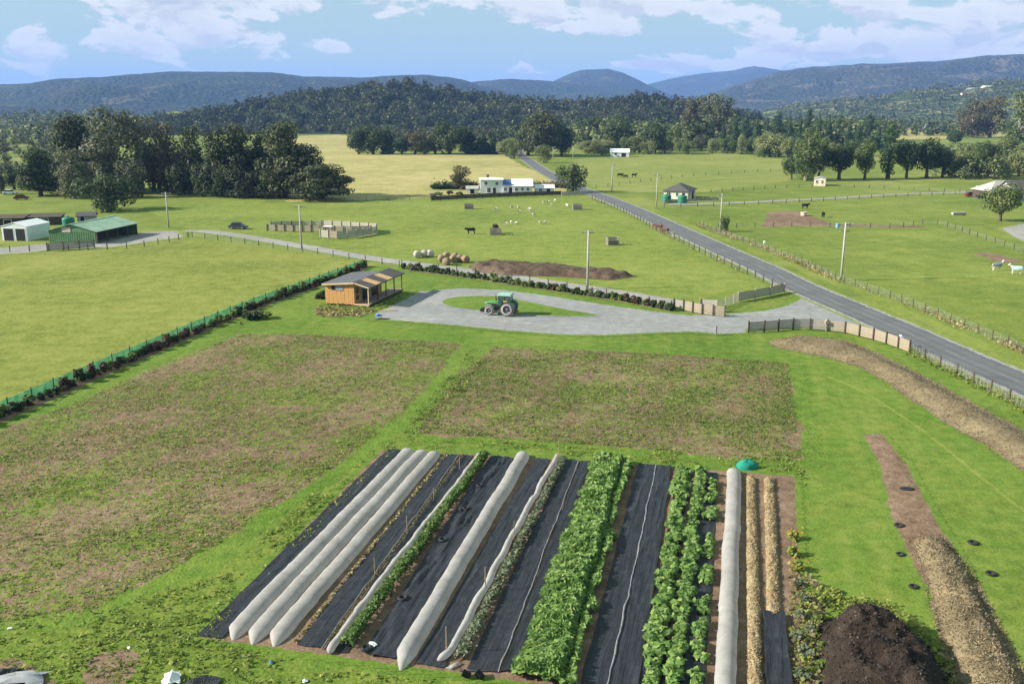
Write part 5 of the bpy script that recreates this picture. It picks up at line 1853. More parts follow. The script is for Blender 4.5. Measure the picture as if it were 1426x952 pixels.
# ------------------------------------------------------------------ the tractor
def tractor():
    p = G(699, 438.5)
    root = empty('tractor', (p.x, p.y, .065), math.pi - R(17))
    def wheel(x, y, r, w, s):
        wl = empty('wheel', (x, y, r)); wl.parent = root
        MB().lathe([(r * .60, -w / 2), (r * .86, -w * .52), (r * .95, -w * .42), (r * .97, 0), (r * .95, w * .42), (r * .86, w * .52), (r * .60, w / 2), (r * .55, 0), (r * .60, -w / 2)], 30, axis='Y').build('tyre', M_['tyre'], wl, smooth=True)
        lug = MB()
        for i in range(22):
            a = 2 * math.pi * i / 22
            for sd in (-1, 1):
                a2 = a + sd * .07
                lug.box((r * .975 * math.cos(a2), sd * w * .25, r * .975 * math.sin(a2)), (.05, w * .5, .06), 0, 0, -a2)
        lug.build('tread', M_['dust'], wl)
        MB().lathe([(r * .60, -w * .50), (r * .80, -w * .535), (r * .81, -w * .50)], 30, axis='Y').build('sidewall', M_['dust'], wl, smooth=True)
        MB().lathe([(r * .60, w * .50), (r * .80, w * .535), (r * .81, w * .50)], 30, axis='Y').build('sidewall', M_['dust'], wl, smooth=True)
        MB().lathe([(.02, s * w * .28), (r * .2, s * w * .30), (r * .26, s * w * .16), (r * .50, s * w * .12), (r * .58, s * w * .42), (r * .61, s * w * .42)], 26, axis='Y').build('rim', M_['rim'], wl, smooth=True)
    for s in (1, -1):
        wheel(-1.05, s * .93, .95, .58, s)
        wheel(1.55, s * .86, .66, .42, s)
    MB().box((.35, 0, .95), (3.2, .55, .5)).build('chassis', M_['black'], root, bevel=.04)
    MB().box((1.5, 0, .68), (.3, 1.5, .22)).build('front_axle', M_['black'], root)
    MB().box((-1.05, 0, .95), (.4, 1.5, .35)).build('rear_axle', M_['black'], root)
    hood = MB().prism([(.35, 1.15), (2.15, 1.05), (2.28, 1.2), (2.25, 1.52), (2.0, 1.72), (.35, 1.95)], -.40, .40).build('hood', M_['tgreenl'], root, bevel=.05)
    MB().box((2.27, 0, 1.28), (.06, .56, .34)).build('grille', M_['black'], hood)
    for s in (1, -1):
        MB().lathe([(.01, .04), (.09, .03), (.1, 0)], 12, (2.29, s * .25, 1.53), 'X').build('headlight', M_['wpaint'], hood)
        MB().box((1.2, s * .41, 1.36), (1.3, .02, .3)).build('side_grille', M_['black'], hood)
    # cab
    cab = MB()
    for x, y in ((.32, .72), (.32, -.72), (-1.35, .70), (-1.35, -.70), (-.55, .76), (-.55, -.76)):
        cab.bar((x, y, 1.35), (x - .04 if x > 0 else x + .06, y * .96, 2.72), .075)
    cab.box((-.5, 0, 1.36), (1.75, 1.45, .08))
    cb = cab.build('cab_frame', M_['tgreen'], root)
    rf = MB().prism([(-1.5, 2.70), (.45, 2.70), (.52, 2.80), (.35, 2.94), (-1.35, 2.94), (-1.55, 2.80)], -.80, .80).build('cab_roof', plain('pale_cab_roof', (.28, .46, .40), .45, .12), root, bevel=.04)
    for s in (1, -1):
        MB().box((-.1, s * .735, 2.05), (.78, .015, 1.22)).build('window', M_['cabglass'], cb)
        MB().box((-.95, s * .72, 2.2), (.72, .015, .95)).build('window', M_['cabglass'], cb)
    MB().box((.31, 0, 2.05), (.015, 1.34, 1.2), 0, 0, -.03).build('windscreen', M_['cabglass'], cb)
    MB().box((-1.32, 0, 2.15), (.015, 1.3, 1.0)).build('rear_window', M_['cabglass'], cb)
    seat = MB().box((-.75, 0, 1.62), (.5, .5, .16)).box((-.98, 0, 1.95), (.14, .5, .6)).build('seat', M_['amber'], root, bevel=.03)
    MB().box((-.72, -.78, 1.92), (.5, .03, .34)).box((-.72, .78, 1.92), (.5, .03, .34)).build('amber_panel', M_['amber'], cb)
    for s in (1, -1):
        pf = [(-1.05 + 1.06 * math.cos(t), .95 + 1.06 * math.sin(t)) for t in np.linspace(R(20), R(165), 12)]
        pf += [(-1.05 + .99 * math.cos(t), .95 + .99 * math.sin(t)) for t in np.linspace(R(165), R(20), 12)]
        MB().prism(pf, s * .93 - .32, s * .93 + .32).build('fender', M_['tgreen'], root)
        pf = [(1.55 + .76 * math.cos(t), .66 + .76 * math.sin(t)) for t in np.linspace(R(40), R(150), 9)]
        pf += [(1.55 + .72 * math.cos(t), .66 + .72 * math.sin(t)) for t in np.linspace(R(150), R(40), 9)]
        MB().prism(pf, s * .86 - .2, s * .86 + .2).build('fender', M_['dust'], root)
        MB().box((.15, s * .72, .72), (.5, .28, .05)).box((.15, s * .74, 1.05), (.45, .26, .05)).bar((.35, s * .72, .7), (.35, s * .70, 1.35), .04).build('step', M_['black'], root)
        MB().bar((.36, s * .75, 2.35), (.42, s * 1.05, 2.4), .03).box((.42, s * 1.08, 2.25), (.05, .14, .3)).build('mirror', M_['black'], root)
    MB().tube([(1.0, -.47, 1.5), (1.0, -.47, 2.5), (.95, -.47, 2.62)], [.06, .05, .05], 10).build('exhaust', M_['black'], root, smooth=True)
    # front linkage and weight block carried low
    MB().box((2.75, 0, .52), (.45, 1.0, .42)).box((2.45, .25, .6), (.5, .08, .12)).box((2.45, -.25, .6), (.5, .08, .12)).build('front_weight', M_['black'], root, bevel=.03)
    MB().bar((-1.6, .35, .75), (-2.25, .4, .55), .08).bar((-1.6, -.35, .75), (-2.25, -.4, .55), .08).box((-2.25, 0, .55), (.08, 1.0, .1)).bar((-1.55, 0, 1.25), (-2.2, 0, 1.1), .07).build('rear_linkage', M_['black'], root)
    return tag(root, 'green farm tractor parked at the edge of the grass island', 'tractor')


tractor()


# ------------------------------------------------------------------ poles
def pole(u, v, vt, label, arms=1, extra=None, rz=0.0, armw=2.2):
    p = G(u, v)
    h = (v - vt) / PPM(v) * 1.0
    root = empty('power_pole', (p.x, p.y, 0), rz)
    MB().tube([(0, 0, -.5), (0, 0, h * .5), (0, 0, h)], [.20, .165, .13], 10).build('pole', M_['polem'], root, smooth=True)
    for i in range(arms):
        zc = h - .35 - i * 1.1
        c = MB().box((0, .16, zc), (armw * (1 if i == 0 else .6), .12, .14)).build('crossarm', M_['greytim'], root)
        for x in (-.45, -.2, .2, .45):
            MB().lathe([(.0, .0), (.05, .0), (.07, .06), (.04, .1), (.06, .16), (0, .2)], 8, (x * armw * (1 if i == 0 else .6), .16, zc + .07)).build('insulator', M_['conc'], c)
    if extra:
        MB().lathe([(0, 0), (.28, .0), (.30, .1), (.30, .65), (.2, .72), (0, .72)], 14, (-1.25, .16, h - .9)).build('transformer', plain('pale_blue_can', (.16, .33, .42), .5), root, smooth=False)
    tag(root, label, 'power pole', 'power poles')


pole(818, 403, 321, 'grey power pole behind the driveway hedge')
pole(1171, 391, 310, 'grey power pole with transformer on the road right side', 2, True, R(-4), 2.6)
pole(420, 347, 286, 'power pole standing in front of the stock yards')
pole(235, 317, 268, 'power pole beside the farm yard at left')
pole(852, 266, 229, 'power pole at the road just right of the dark round tree', 1, rz=.4)
pole(914, 288, 243, 'power pole in front of the grey-roofed house', 1, rz=.4)
pole(1003, 321, 270, 'power pole by the small roadside bush', 1, rz=.4)
pole(770, 222, 205, 'left small pole beyond the road bend', 1)
pole(798, 222, 204, 'right small pole beyond the road bend', 1)


# ------------------------------------------------------------------ fences
def along(px, step, curve=6):
    C = np.array(spline([tuple(G(u, v)[:2]) for u, v in px], curve)) if len(px) > 2 else np.array([tuple(G(u, v)[:2]) for u, v in px])
    s = np.concatenate([[0], np.cumsum(np.linalg.norm(np.diff(C, axis=0), axis=1))])
    n = max(1, int(round(s[-1] / step)))
    t = np.linspace(0, s[-1], n + 1)
    return np.stack([np.interp(t, s, C[:, 0]), np.interp(t, s, C[:, 1])], -1)


def wire_fence(label, px, step=4.0, h=1.15, pw=.13, battens=0, post='darkpost', nw=5, group='wire fences'):
    P = along(px, step)
    root = empty('wire_fence', (P[0][0], P[0][1], .02))
    pm = MB().box((0, 0, h / 2 - .15), (pw, pw, h + .5)).mesh('post', M_[post])
    for x, y in P:
        o = obj('post', pm, root, (x - P[0][0], y - P[0][1], 0))
        o.rotation_euler = (random.uniform(-.03, .03), random.uniform(-.03, .03), random.random())
    w = MB()
    for k in range(nw):
        z = .18 + (h - .25) * k / (nw - 1)
        for a, b in zip(P[:-1], P[1:]):
            w.bar((a[0] - P[0][0], a[1] - P[0][1], z), (b[0] - P[0][0], b[1] - P[0][1], z), .012)
    w.build('wires', M_['wire'], root)
    if battens:
        bm_ = MB().box((0, 0, h / 2), (.05, .05, h - .1)).mesh('batten', M_['greytim'])
        for a, b in zip(P[:-1], P[1:]):
            for i in range(1, battens + 1):
                q = a + (b - a) * i / (battens + 1)
                obj('batten', bm_, root, (q[0] - P[0][0], q[1] - P[0][1], 0))
    return tag(root, label, 'fence', group)


def board_fence(label, px, step, h, boards, mat, post='darkpost', bw=.15, pw=.15, group=None, over=.12, name='board_fence', tops=None, curve=6, gap=.05):
    P = along(px, step, curve)
    root = empty(name, (P[0][0], P[0][1], .04))
    pm = MB().box((0, 0, (h + over) / 2 - .15), (pw, pw, h + over + .4)).mesh('post', M_[post])
    for i, (x, y) in enumerate(P):
        o = obj('post', pm, root, (x - P[0][0], y - P[0][1], 0))
        d = P[min(i + 1, len(P) - 1)] - P[max(i - 1, 0)]
        o.rotation_euler = (0, 0, math.atan2(d[1], d[0]))
    for i, (a, b) in enumerate(zip(P[:-1], P[1:])):
        d = (b - a)
        L = np.linalg.norm(d)
        d = d / L
        nrm = np.array([-d[1], d[0]]) * (pw / 2 + .016)
        m = mat if isinstance(mat, str) else mat[min(i, len(mat) - 1)]
        bm_ = MB().box((0, 0, 0), (L - .03, .03, (h - .12) / boards - gap)).mesh('board', M_[m])
        for k in range(boards):
            z = .12 + (k + .5) * (h - .12) / boards
            c = (a + b) / 2 + nrm
            o = obj('board', bm_, root, (c[0] - P[0][0], c[1] - P[0][1], z))
            o.rotation_euler = (random.uniform(-.02, .02), random.uniform(-.006, .006), math.atan2(d[1], d[0]))
    return tag(root, label, 'fence', group)


EB = 'board fences at the farm entrance'
board_fence('pale board fence of five bays ending the driveway hedge', [(938, 431), (955, 434), (980, 439), (1009, 442)], 1.75, 1.45, 5, ['greytim', 'paletim'], group=EB)
board_fence('board fence curving from the drive gate along the road, grey then pale', [(1042, 464), (1064, 463), (1085, 461), (1107, 459.5), (1132, 460), (1156, 462), (1179, 465), (1199, 470), (1220, 475.5), (1237, 481), (1252, 486.5), (1266, 492)], 2.1, 1.4, 5, ['greytim', 'greytim', 'greytim', 'greytim', 'greytim', 'paletim'], group=EB)
board_fence('grey board fence beside the rounded entrance verge', [(1028, 421), (1060, 415), (1092, 408)], 3.2, 1.4, 4, 'greytim', post='greytim', group=EB)
board_fence('cream board screen behind the pale entrance fence', [(974, 434), (998, 436)], 2.6, 1.75, 4, ['whitetim'], post='paletim', group=EB, gap=.012)
wire_fence('mesh fence between the cream screen and the grey entrance fence', [(999, 432), (1027, 421)], 1.5, 1.3, .1, 3, 'greytim', 6)
p = G(997, 467)
MB().box((0, 0, .5), (.22, .22, 1.3)).box((0, 0, 1.17), (.26, .26, .06)).build('gate_post', M_['greytim'], tag(empty('gate_post', (p.x, p.y, .05)), 'single grey gate post on the near side of the drive', 'post'))
# mailboxes
for u, v, m, lab in [(1150, 462, 'paletim', 'small letterbox post at the entrance fence'), (1253, 484, 'wpaint', 'white letterbox at the road beside the fence'), (1064, 418, 'wpaint', 'white marker post before the right roadside fence')]:
    if u == 1064:
        u, v = 1064, 346
    p = G(u, v)
    r_ = empty('letterbox', (p.x, p.y, .04))
    MB().box((0, 0, .5), (.1, .1, 1.1)).build('post', M_['greytim'], r_)
    MB().prism([(-.2, 1.05), (.2, 1.05), (.2, 1.35), (0, 1.5), (-.2, 1.35)], -.25, .25).build('box', M_[m], r_)
    tag(r_, lab, 'letterbox')
wire_fence('wire fence along the left side of the road', [(1088, 404), (1058, 390), (1030, 377), (994, 361), (944, 336), (913, 321), (865, 294), (825, 278)], 3.6, 1.1, .13)
wire_fence('wire fence along the right side of the road', [(974, 314), (1009, 328), (1066, 348), (1129, 373), (1167, 391), (1235, 414), (1322, 448), (1382, 473), (1426, 491), (1560, 548)], 3.2, 1.1, .09, 1, 'darkpost')
wire_fence('battened wire fence between the mulch windrow and the road', [(1267, 492), (1342, 528), (1426, 571), (1560, 642)], 3.2, 1.2, .13, 4, 'darkpost', 6)
wire_fence('wire fence along the near side of the gravel lane', [(268, 330), (420, 351), (556, 372)], 4.5, 1.1, .13)
wire_fence('wire fence behind the driveway hedge', [(560, 371), (700, 388), (935, 430)], 4.0, 1.1, .13)
wire_fence('far wire fence along the top of the middle paddock', [(480, 282), (600, 278)], 6, 1.1, .14)
wire_fence('wire fence crossing above the right paddock lane', [(990, 268), (1100, 262), (1200, 262), (1330, 268), (1345, 270)], 5, 1.1, .16)
wire_fence('wire fence along the near side of the right paddock lane', [(925, 289), (1010, 287), (1100, 283), (1200, 277), (1330, 271)], 5, 1.1, .16)
wire_fence('wire fence crossing the right paddock towards the solitary tree', [(1000, 318), (1130, 316), (1240, 318), (1300, 312), (1360, 330), (1426, 352)], 4.5, 1.05, .13)
wire_fence('wire fence crossing the hay field', [(830, 262), (960, 246), (1090, 238)], 8, 1.1, .16)
wire_fence('wire fence in front of the left farm yard', [(-40, 352), (60, 350), (190, 345), (262, 331)], 3.5, 1.15, .16)
board_fence('grey board fence in front of the green barn', [(66, 350), (100, 348), (132, 345)], 3.0, 1.6, 4, 'greytim', group=None)
board_fence('white rail fence right of the white house', [(782, 273), (818, 271)], 2.6, 1.2, 3, 'whitetim', post='whitetim')

# driveway hedge: young shrubs in a mulch strip
hl = along([(562, 375), (640, 385), (720, 397), (800, 409), (880, 422), (935, 433)], .85)
sheet('mulch_strip', [tuple(q) for q in np.concatenate([hl + np.array([-.1, .7]), (hl + np.array([.1, -1.0]))[::-1]])], .05, ground_mat('hedge_mulch', 'mulch', 'lawn', soft=.4, nscale=1.5, ofine=7., omid=.9, obig=.07), .3, .4)
SH = {}
for m in ('dark', 'red', 'weedd', 'silver', 'mid'):
    for k in range(2):
        bl = [(x * .55, y * .55, z * 1.15, sx * .55, sy * .55, sz * 1.15) for x, y, z, sx, sy, sz in blobs_for('shrub', 90 + k * 7 + len(m))]
        SH[m, k] = crown_mesh('leaves', bl, 260, .20, LM[m], 5 + k, .35, .4, .6)
ssm = MB()
for i in range(4):
    a = i * 1.6
    ssm.tube([(0, 0, -.08), (.2 * math.cos(a), .2 * math.sin(a), .6)], [.03, .012], 5)
ssm = ssm.mesh('stems', bark, True)
DESC = {'dark': 'dark green', 'red': 'bronze-leaved', 'weedd': 'mid green', 'silver': 'grey-green', 'mid': 'olive green'}


def young(x, y, m, s, sh, label, group, name='young_shrub'):
    o = empty(name, (x, y, .04), random.random() * 6.28)
    o.scale = (s, s, sh)
    obj('leaves', SH[m, random.randint(0, 1)], o)
    obj('stems', ssm, o)
    tag(o, label, 'shrub', group)


for i, (x, y) in enumerate(hl):
    m = random.choice(['dark', 'red', 'dark', 'dark', 'weedd', 'silver', 'mid'] if i < len(hl) * .6 else ['dark', 'weedd', 'dark', 'silver', 'red'])
    s = random.uniform(.85, 1.35)
    young(x + random.uniform(-.25, .25), y + random.uniform(-.25, .25), m, s, s * random.uniform(.7, 1.15), '%s young shrub, %s from the cabin end of the driveway hedge' % (DESC[m], nth(i)), 'driveway hedge shrubs')

# green windbreak on the left with shrubs at its foot
WBP = [(-60, 604), (0, 577), (60, 551), (130, 520), (220, 482), (300, 448), (370, 420), (440, 395), (505, 371)]
P = along(WBP, 3.2)
root = empty('windbreak_fence', (P[0][0], P[0][1], .03))
pm = MB().tube([(0, 0, -.3), (0, 0, 1.35)], [.06, .055], 8).mesh('post', M_['darkpost'])
for x, y in P:
    obj('post', pm, root, (x - P[0][0], y - P[0][1], 0))
for a, b in zip(P[:-1], P[1:]):
    nx, nz = 8, 4
    V = []
    d = b - a
    nn = np.array([-d[1], d[0]]) / np.linalg.norm(d)
    ph = random.random() * 6
    for i in range(nx + 1):
        for j in range(nz + 1):
            t, h = i / nx, j / nz
            bl = .10 * math.sin(t * math.pi) * math.sin(h * 2.6 + .3) * (1 + .4 * math.sin(ph + t * 5)) + .06
            q = a + d * t + nn * bl
            V.append((q[0] - P[0][0], q[1] - P[0][1], .04 + 1.12 * h - (.07 * math.sin(t * math.pi) if j == nz else 0)))
    idx = np.arange((nx + 1) * (nz + 1)).reshape(nx + 1, nz + 1)
    q = np.stack([idx[:-1, :-1], idx[1:, :-1], idx[1:, 1:], idx[:-1, 1:]], -1).reshape(-1, 4)
    obj('net_panel', mesh_np('net_panel', V, q, netm, True), root)
tag(root, 'green netting windbreak running along the left paddock', 'windbreak')
WS = along(WBP, .9)
d_ = np.gradient(WS, axis=0)
d_ /= np.linalg.norm(d_, axis=1)[:, None]
rt = np.stack([d_[:, 1], -d_[:, 0]], -1)
sheet('mulch_strip', [tuple(q) for q in np.concatenate([WS + rt * .1, (WS + rt * 1.9)[::-1]])], .05, ground_mat('windbreak_soil', 'soil', 'lawn', soft=.4, nscale=1.5, ofine=7., omid=.9, obig=.07), .3, .4)
i = 0
for k in range(2, len(WS) - 1):
    if random.random() < .06:
        continue
    q = WS[k] + rt[k] * random.uniform(.6, 1.2)
    m = random.choice(['dark', 'dark', 'dark', 'weedd', 'mid', 'red'])
    s = random.uniform(.7, 1.35)
    young(q[0], q[1], m, s, s * random.uniform(.7, 1.1), '%s shrub, %s from the near end of the green windbreak' % (DESC[m], nth(i)), 'shrubs along the green windbreak')
    i += 1
bush(352, 446, 1.5, 1.3, 'dark', 'large low dark shrub standing out from the windbreak row', seed=41, n=900, leaf=.22)
bush(372, 443, 1.1, 1.0, 'weedd', 'pale-flowered low shrub beside the large dark one', seed=42, n=600, leaf=.2)
bush(447, 416, 1.2, 1.3, 'dark', 'dark bush against the left corner of the cabin', seed=43, n=700, leaf=.22)
bush(336, 452, .25, .4, 'straw', 'small yellow clump beside the large dark shrub', seed=44, n=80, leaf=.12)
tufts('grass_tufts', 'dry long grass along the right roadside fence', [tuple(q) for q in np.concatenate([along([(974, 314), (1066, 348), (1167, 391), (1235, 414), (1322, 448), (1426, 491), (1500, 522)], 4) + [.9, .2], (along([(974, 314), (1066, 348), (1167, 391), (1235, 414), (1322, 448), (1426, 491), (1500, 522)], 4) - [.9, .5])[::-1]])],
      6000, lambda X, Y: np.clip(fbm(X / 6, Y / 6, 77, 3) * 1.5 - .35, .1, 1), 'drygrass', .17, 6, .18, .26, 71, 'grass', up=.2)
tufts('grass_tufts', 'dry grass along the left roadside fence', [tuple(q) for q in np.concatenate([along([(825, 278), (865, 294), (944, 336), (1030, 377), (1088, 404)], 4) + [.4, .1], (along([(825, 278), (865, 294), (944, 336), (1030, 377), (1088, 404)], 4) - [.5, .2])[::-1]])],
      1100, lambda X, Y: np.clip(fbm(X / 4, Y / 4, 78, 3) * 1.5 - .35, .05, 1), 'drygrass', .28, 6, .2, .24, 72, 'grass', up=.2)
tufts('grass_tufts', 'grass clumps along the battened roadside fence', [tuple(q) for q in np.concatenate([along([(1267, 492), (1342, 528), (1426, 571), (1500, 610)], 3) + [.5, .3], (along([(1267, 492), (1342, 528), (1426, 571), (1500, 610)], 3) - [.6, .4])[::-1]])],
      600, lambda X, Y: X * 0 + .6, 'weed', .16, 6, .2, .22, 73, 'grass', up=.3)
# ------------------------------------------------------------------ houses and sheds
def win(root, x, y, z, w, h, face, frame='wpaint'):
    """a window on the front (face -1: -y) or left (face 0: -x) or right (face 1: +x) wall"""
    o = empty('window', (0, 0, 0)); o.parent = root
    f = MB()
    if face == -1:
        f.box((x - w / 2, y - .03, z), (.09, .07, h + .09)).box((x + w / 2, y - .03, z), (.09, .07, h + .09)).box((x, y - .032, z + h / 2), (w, .075, .09)).box((x, y - .04, z - h / 2), (w + .2, .12, .09)).box((x, y - .026, z), (.06, .06, h))
        pn = MB().box((x, y - .008, z), (w - .05, .02, h - .05))
    else:
        s = -1 if face == 0 else 1
        f.box((x + s * .03, y - w / 2, z), (.07, .09, h + .09)).box((x + s * .03, y + w / 2, z), (.07, .09, h + .09)).box((x + s * .032, y, z + h / 2), (.075, w, .09)).box((x + s * .04, y, z - h / 2), (.12, w + .2, .09))
        pn = MB().box((x + s * .008, y, z), (.02, w - .05, h - .05))
    f.build('frame', M_[frame], o)
    pn.build('pane', M_['glass'], o)


def house(name, label, u, v, rz, w, d, h, rh, wall, roof, cat='house', ridge='x', wins=(), doors=(), eave=.35, group=None, z=0.0, chimney=None, at=None):
    """a building whose front-left foot stands at the pixel; ridge along x or y, 'hip', or 'mono'"""
    p = at if at is not None else G(u, v)
    root = empty(name, (p.x, p.y, z if at is None else p.z), rz)
    wb = MB()
    if ridge == 'x':
        wb.prism([(0, -.4), (d, -.4), (d, h), (d / 2, h + rh - .06), (0, h)], 0, w, 'X')
    elif ridge == 'y':
        wb.prism([(0, -.4), (w, -.4), (w, h), (w / 2, h + rh - .06), (0, h)], 0, d, 'Y')
    elif ridge == 'mono':
        wb.prism([(0, -.4), (d, -.4), (d, h + rh - .05), (0, h - .05)], 0, w, 'X')
    else:
        wb.box((w / 2, d / 2, h / 2 - .2), (w, d, h + .4))
    wb.build('wall', M_[wall], root)
    rb = MB()
    t = .12
    e = eave
    if ridge == 'x':
        k = rh / (d / 2)
        rb.prism([(-e, h - e * k), (d / 2, h + rh), (d + e, h - e * k), (d + e, h - e * k + t), (d / 2, h + rh + t), (-e, h - e * k + t)], -e, w + e, 'X')
    elif ridge == 'y':
        k = rh / (w / 2)
        rb.prism([(-e, h - e * k), (w / 2, h + rh), (w + e, h - e * k), (w + e, h - e * k + t), (w / 2, h + rh + t), (-e, h - e * k + t)], -e, d + e, 'Y')
    elif ridge == 'mono':
        k = rh / d
        rb.prism([(-e, h - e * k), (d + e, h + rh + e * k), (d + e, h + rh + e * k + t), (-e, h - e * k + t)], -e, w + e, 'X')
    else:
        q = min(w, d) / 2
        a = [(-e, -e, h), (w + e, -e, h), (w + e, d + e, h), (-e, d + e, h)]
        if w >= d:
            r1, r2 = (q, d / 2, h + rh), (w - q, d / 2, h + rh)
        else:
            r1, r2 = (w / 2, q, h + rh), (w / 2, d - q, h + rh)
        a += [(x, y, zz_ - .14) for x, y, zz_ in a[:4]] + [r1, r2]
        if w >= d:
            rb.add(a, [(0, 1, 9, 8), (1, 2, 9), (2, 3, 8, 9), (3, 0, 8), (0, 4, 5, 1), (1, 5, 6, 2), (2, 6, 7, 3), (3, 7, 4, 0), (4, 7, 6, 5)])
        else:
            rb.add(a, [(0, 1, 8), (1, 2, 9, 8), (2, 3, 9), (3, 0, 8, 9), (0, 4, 5, 1), (1, 5, 6, 2), (2, 6, 7, 3), (3, 7, 4, 0), (4, 7, 6, 5)])
    ro = rb.build('roof', M_[roof], root)
    if chimney:
        MB().box((chimney[0], chimney[1], h + rh + .2), (.8, .6, 1.2)).build('chimney', M_['brownwall'], ro)
    for a in wins:
        win(root, *a)
    for (x, y, w2, h2, face) in doors:
        o = empty('door', (0, 0, 0)); o.parent = root
        if face == -1:
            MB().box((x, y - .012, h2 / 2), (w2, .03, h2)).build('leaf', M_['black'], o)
            MB().box((x - w2 / 2 - .05, y - .02, h2 / 2), (.1, .06, h2)).box((x + w2 / 2 + .05, y - .02, h2 / 2), (.1, .06, h2)).box((x, y - .022, h2 + .05), (w2 + .2, .065, .1)).build('frame', M_['wpaint'], o)
        else:
            s = 1 if face == 1 else -1
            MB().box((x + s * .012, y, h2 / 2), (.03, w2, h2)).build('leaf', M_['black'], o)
            MB().box((x + s * .02, y - w2 / 2 - .05, h2 / 2), (.06, .1, h2)).box((x + s * .02, y + w2 / 2 + .05, h2 / 2), (.06, .1, h2)).build('frame', M_['wpaint'], o)
    return tag(root, label, cat, group)


# white house by the dry field
house('farm_house', 'white two-storey house with flat pale roof and dark chimney', 669, 270, R(3), 7.4, 7.0, 4.6, .5, 'wallwhite', 'roofwhite', 'house', 'hip',
      [(1.8, 0, 3.4, 1.1, 1.1, -1), (5.4, 0, 3.3, 1.0, 1.0, -1), (2.8, 0, 1.2, 1.2, 1.6, -1), (0, 3.0, 3.0, 1.4, 1.2, 0)], [(4.6, 0, 1.0, 2.0, -1)], chimney=(2.6, 4.5))
house('house_link', 'blue-roofed link between the two white houses', 700, 270, R(3), 3.6, 4.5, 2.8, 1.4, 'wallwhite', 'bluep', 'house', 'mono', [(.9, 0, 1.5, 1.0, 1.2, -1)], [(2.6, 0, 1.1, 2.1, -1)], eave=.15)
house('farm_house', 'single-storey white house with white roof and three windows', 714, 270, R(3), 6.4, 7.0, 2.6, 1.9, 'wallwhite', 'roofwhite', 'house', 'x', [(1.2, 0, 1.4, 1.0, 1.1, -1), (3.2, 0, 1.5, .8, 1.1, -1), (5.0, 0, 1.5, .8, 1.1, -1)])
house('garden_shed', 'small pale shed left of the white house', 650, 270, R(3), 3.6, 3.4, 1.7, .7, 'wallwhite', 'conc', 'shed', 'x', [], [(1.8, 0, 1.4, 1.5, -1)])
house('garden_shed', 'pale grey-green outbuilding right of the white houses', 746, 269, R(3), 6.0, 4.5, 1.7, .9, 'wallwhite', 'roofwhite', 'shed', 'x', [(1.6, 0, 1.0, 1.0, .9, -1)], [(4.2, 0, 1.2, 1.5, -1)])
board_fence('long dark board wall in front of the white house garden', [(601, 280), (690, 275), (781, 272)], 3.0, 1.35, 4, 'brownwall', gap=.012, post='brownwall', curve=3)
for i, (u, v, w_, h_) in enumerate([(612, 272, 1.6, 1.2), (626, 271, 1.4, 1.4), (640, 271, 1.2, 1.0), (655, 266, 1.6, 1.4)]):
    bush(u, v, w_, h_, 'dark' if i % 2 else 'weedd', '%s green garden shrub, %s from the left behind the dark board wall' % ('dark' if i % 2 else 'bright', nth(i)), seed=50 + i, n=300, leaf=.35, group='shrubs in the white house garden')
bush(604, 276, 1.6, 1.8, 'silver', 'pale grey bush at the left corner of the dark board wall', seed=56, n=300, leaf=.3)
tufts('garden_hedge', 'dark trimmed hedge behind the white house garden', px_poly([(603, 264), (665, 264), (665, 261), (603, 261)]), 900, lambda X, Y: X * 0 + 1, 'dark', .5, 8, .5, .7, 90, 'hedge')
tufts('garden_hedge', 'brown hedge between the white outbuilding and the dark round tree', px_poly([(742, 262), (790, 262), (790, 259), (742, 259)]), 500, lambda X, Y: X * 0 + 1, 'brown', .5, 8, .5, .6, 91, 'hedge')
# grey-roofed house on the right with two tanks
house('farm_house', 'cream house with dark grey hipped roof behind two green tanks', 924, 277, R(-24), 7.5, 10.0, 2.6, 2.0, 'cream', 'roofdark', 'house', 'hip',
      [(1.6, 0, 1.5, 1.2, 1.2, -1), (4.2, 0, 1.5, .9, 1.2, -1), (7.5, 2.5, 1.5, 1.6, 1.2, 1)], [(6.2, 0, 1.0, 2.0, -1), (7.5, 6.5, 2.6, 2.1, 1)], eave=.5)
for u, v, lab in [(928, 282, 'left green water tank before the cream house'), (950, 283, 'right green water tank before the cream house'), (96, 316, 'green water tank behind the green barn')]:
    p = G(u, v)
    o = empty('water_tank', (p.x, p.y, 0))
    b = MB()
    pr = []
    for i in range(7):
        pr += [(1.35, -.1 + i * .3), (1.40, .05 + i * .3)]
    b.lathe(pr + [(1.35, 2.05), (1.0, 2.3), (.35, 2.42), (.01, 2.45)], 24).build('shell', M_['tank'], o, smooth=True)
    MB().lathe([(.3, 2.40), (.3, 2.52), (.01, 2.54)], 14).build('lid', M_['black'], o)
    tag(o, lab, 'water tank', 'green water tanks')
board_fence('low timber wall before the cream house', [(925, 283), (1000, 279)], 3, .9, 2, 'greytim', post='greytim', curve=3)
house('farm_shed', 'white far shed with pale roof beyond the hay field', 850, 218.5, R(-8), 10.5, 7, 2.6, 1.8, 'wallwhite', 'roofwhite', 'shed', 'x', [(3, 0, 1.5, 1.4, 1.2, -1)], [(7.5, 0, 2.6, 2.2, -1)])
house('small_hut', 'small cream hut with grey side under the dark trees', 1133, 259, R(-20), 4.0, 6.5, 2.5, .6, 'cream', 'conc', 'hut', 'y', [(1.0, 0, 1.5, .8, 1.2, -1), (2.9, 0, 1.5, .8, 1.2, -1)], [(4.0, 3, 1.2, 2, 1)], eave=.15)
house('farm_house', 'grey-roofed house partly hidden by the solitary tree', 1378, 278, R(8), 14, 9, 2.6, 2.8, 'brownwall', 'conc', 'house', 'hip', [(2, 0, 1.5, 1.6, 1.2, -1), (8, 0, 1.5, 1.6, 1.2, -1)], [(11, 0, 2.4, 2.1, -1)], eave=.5)
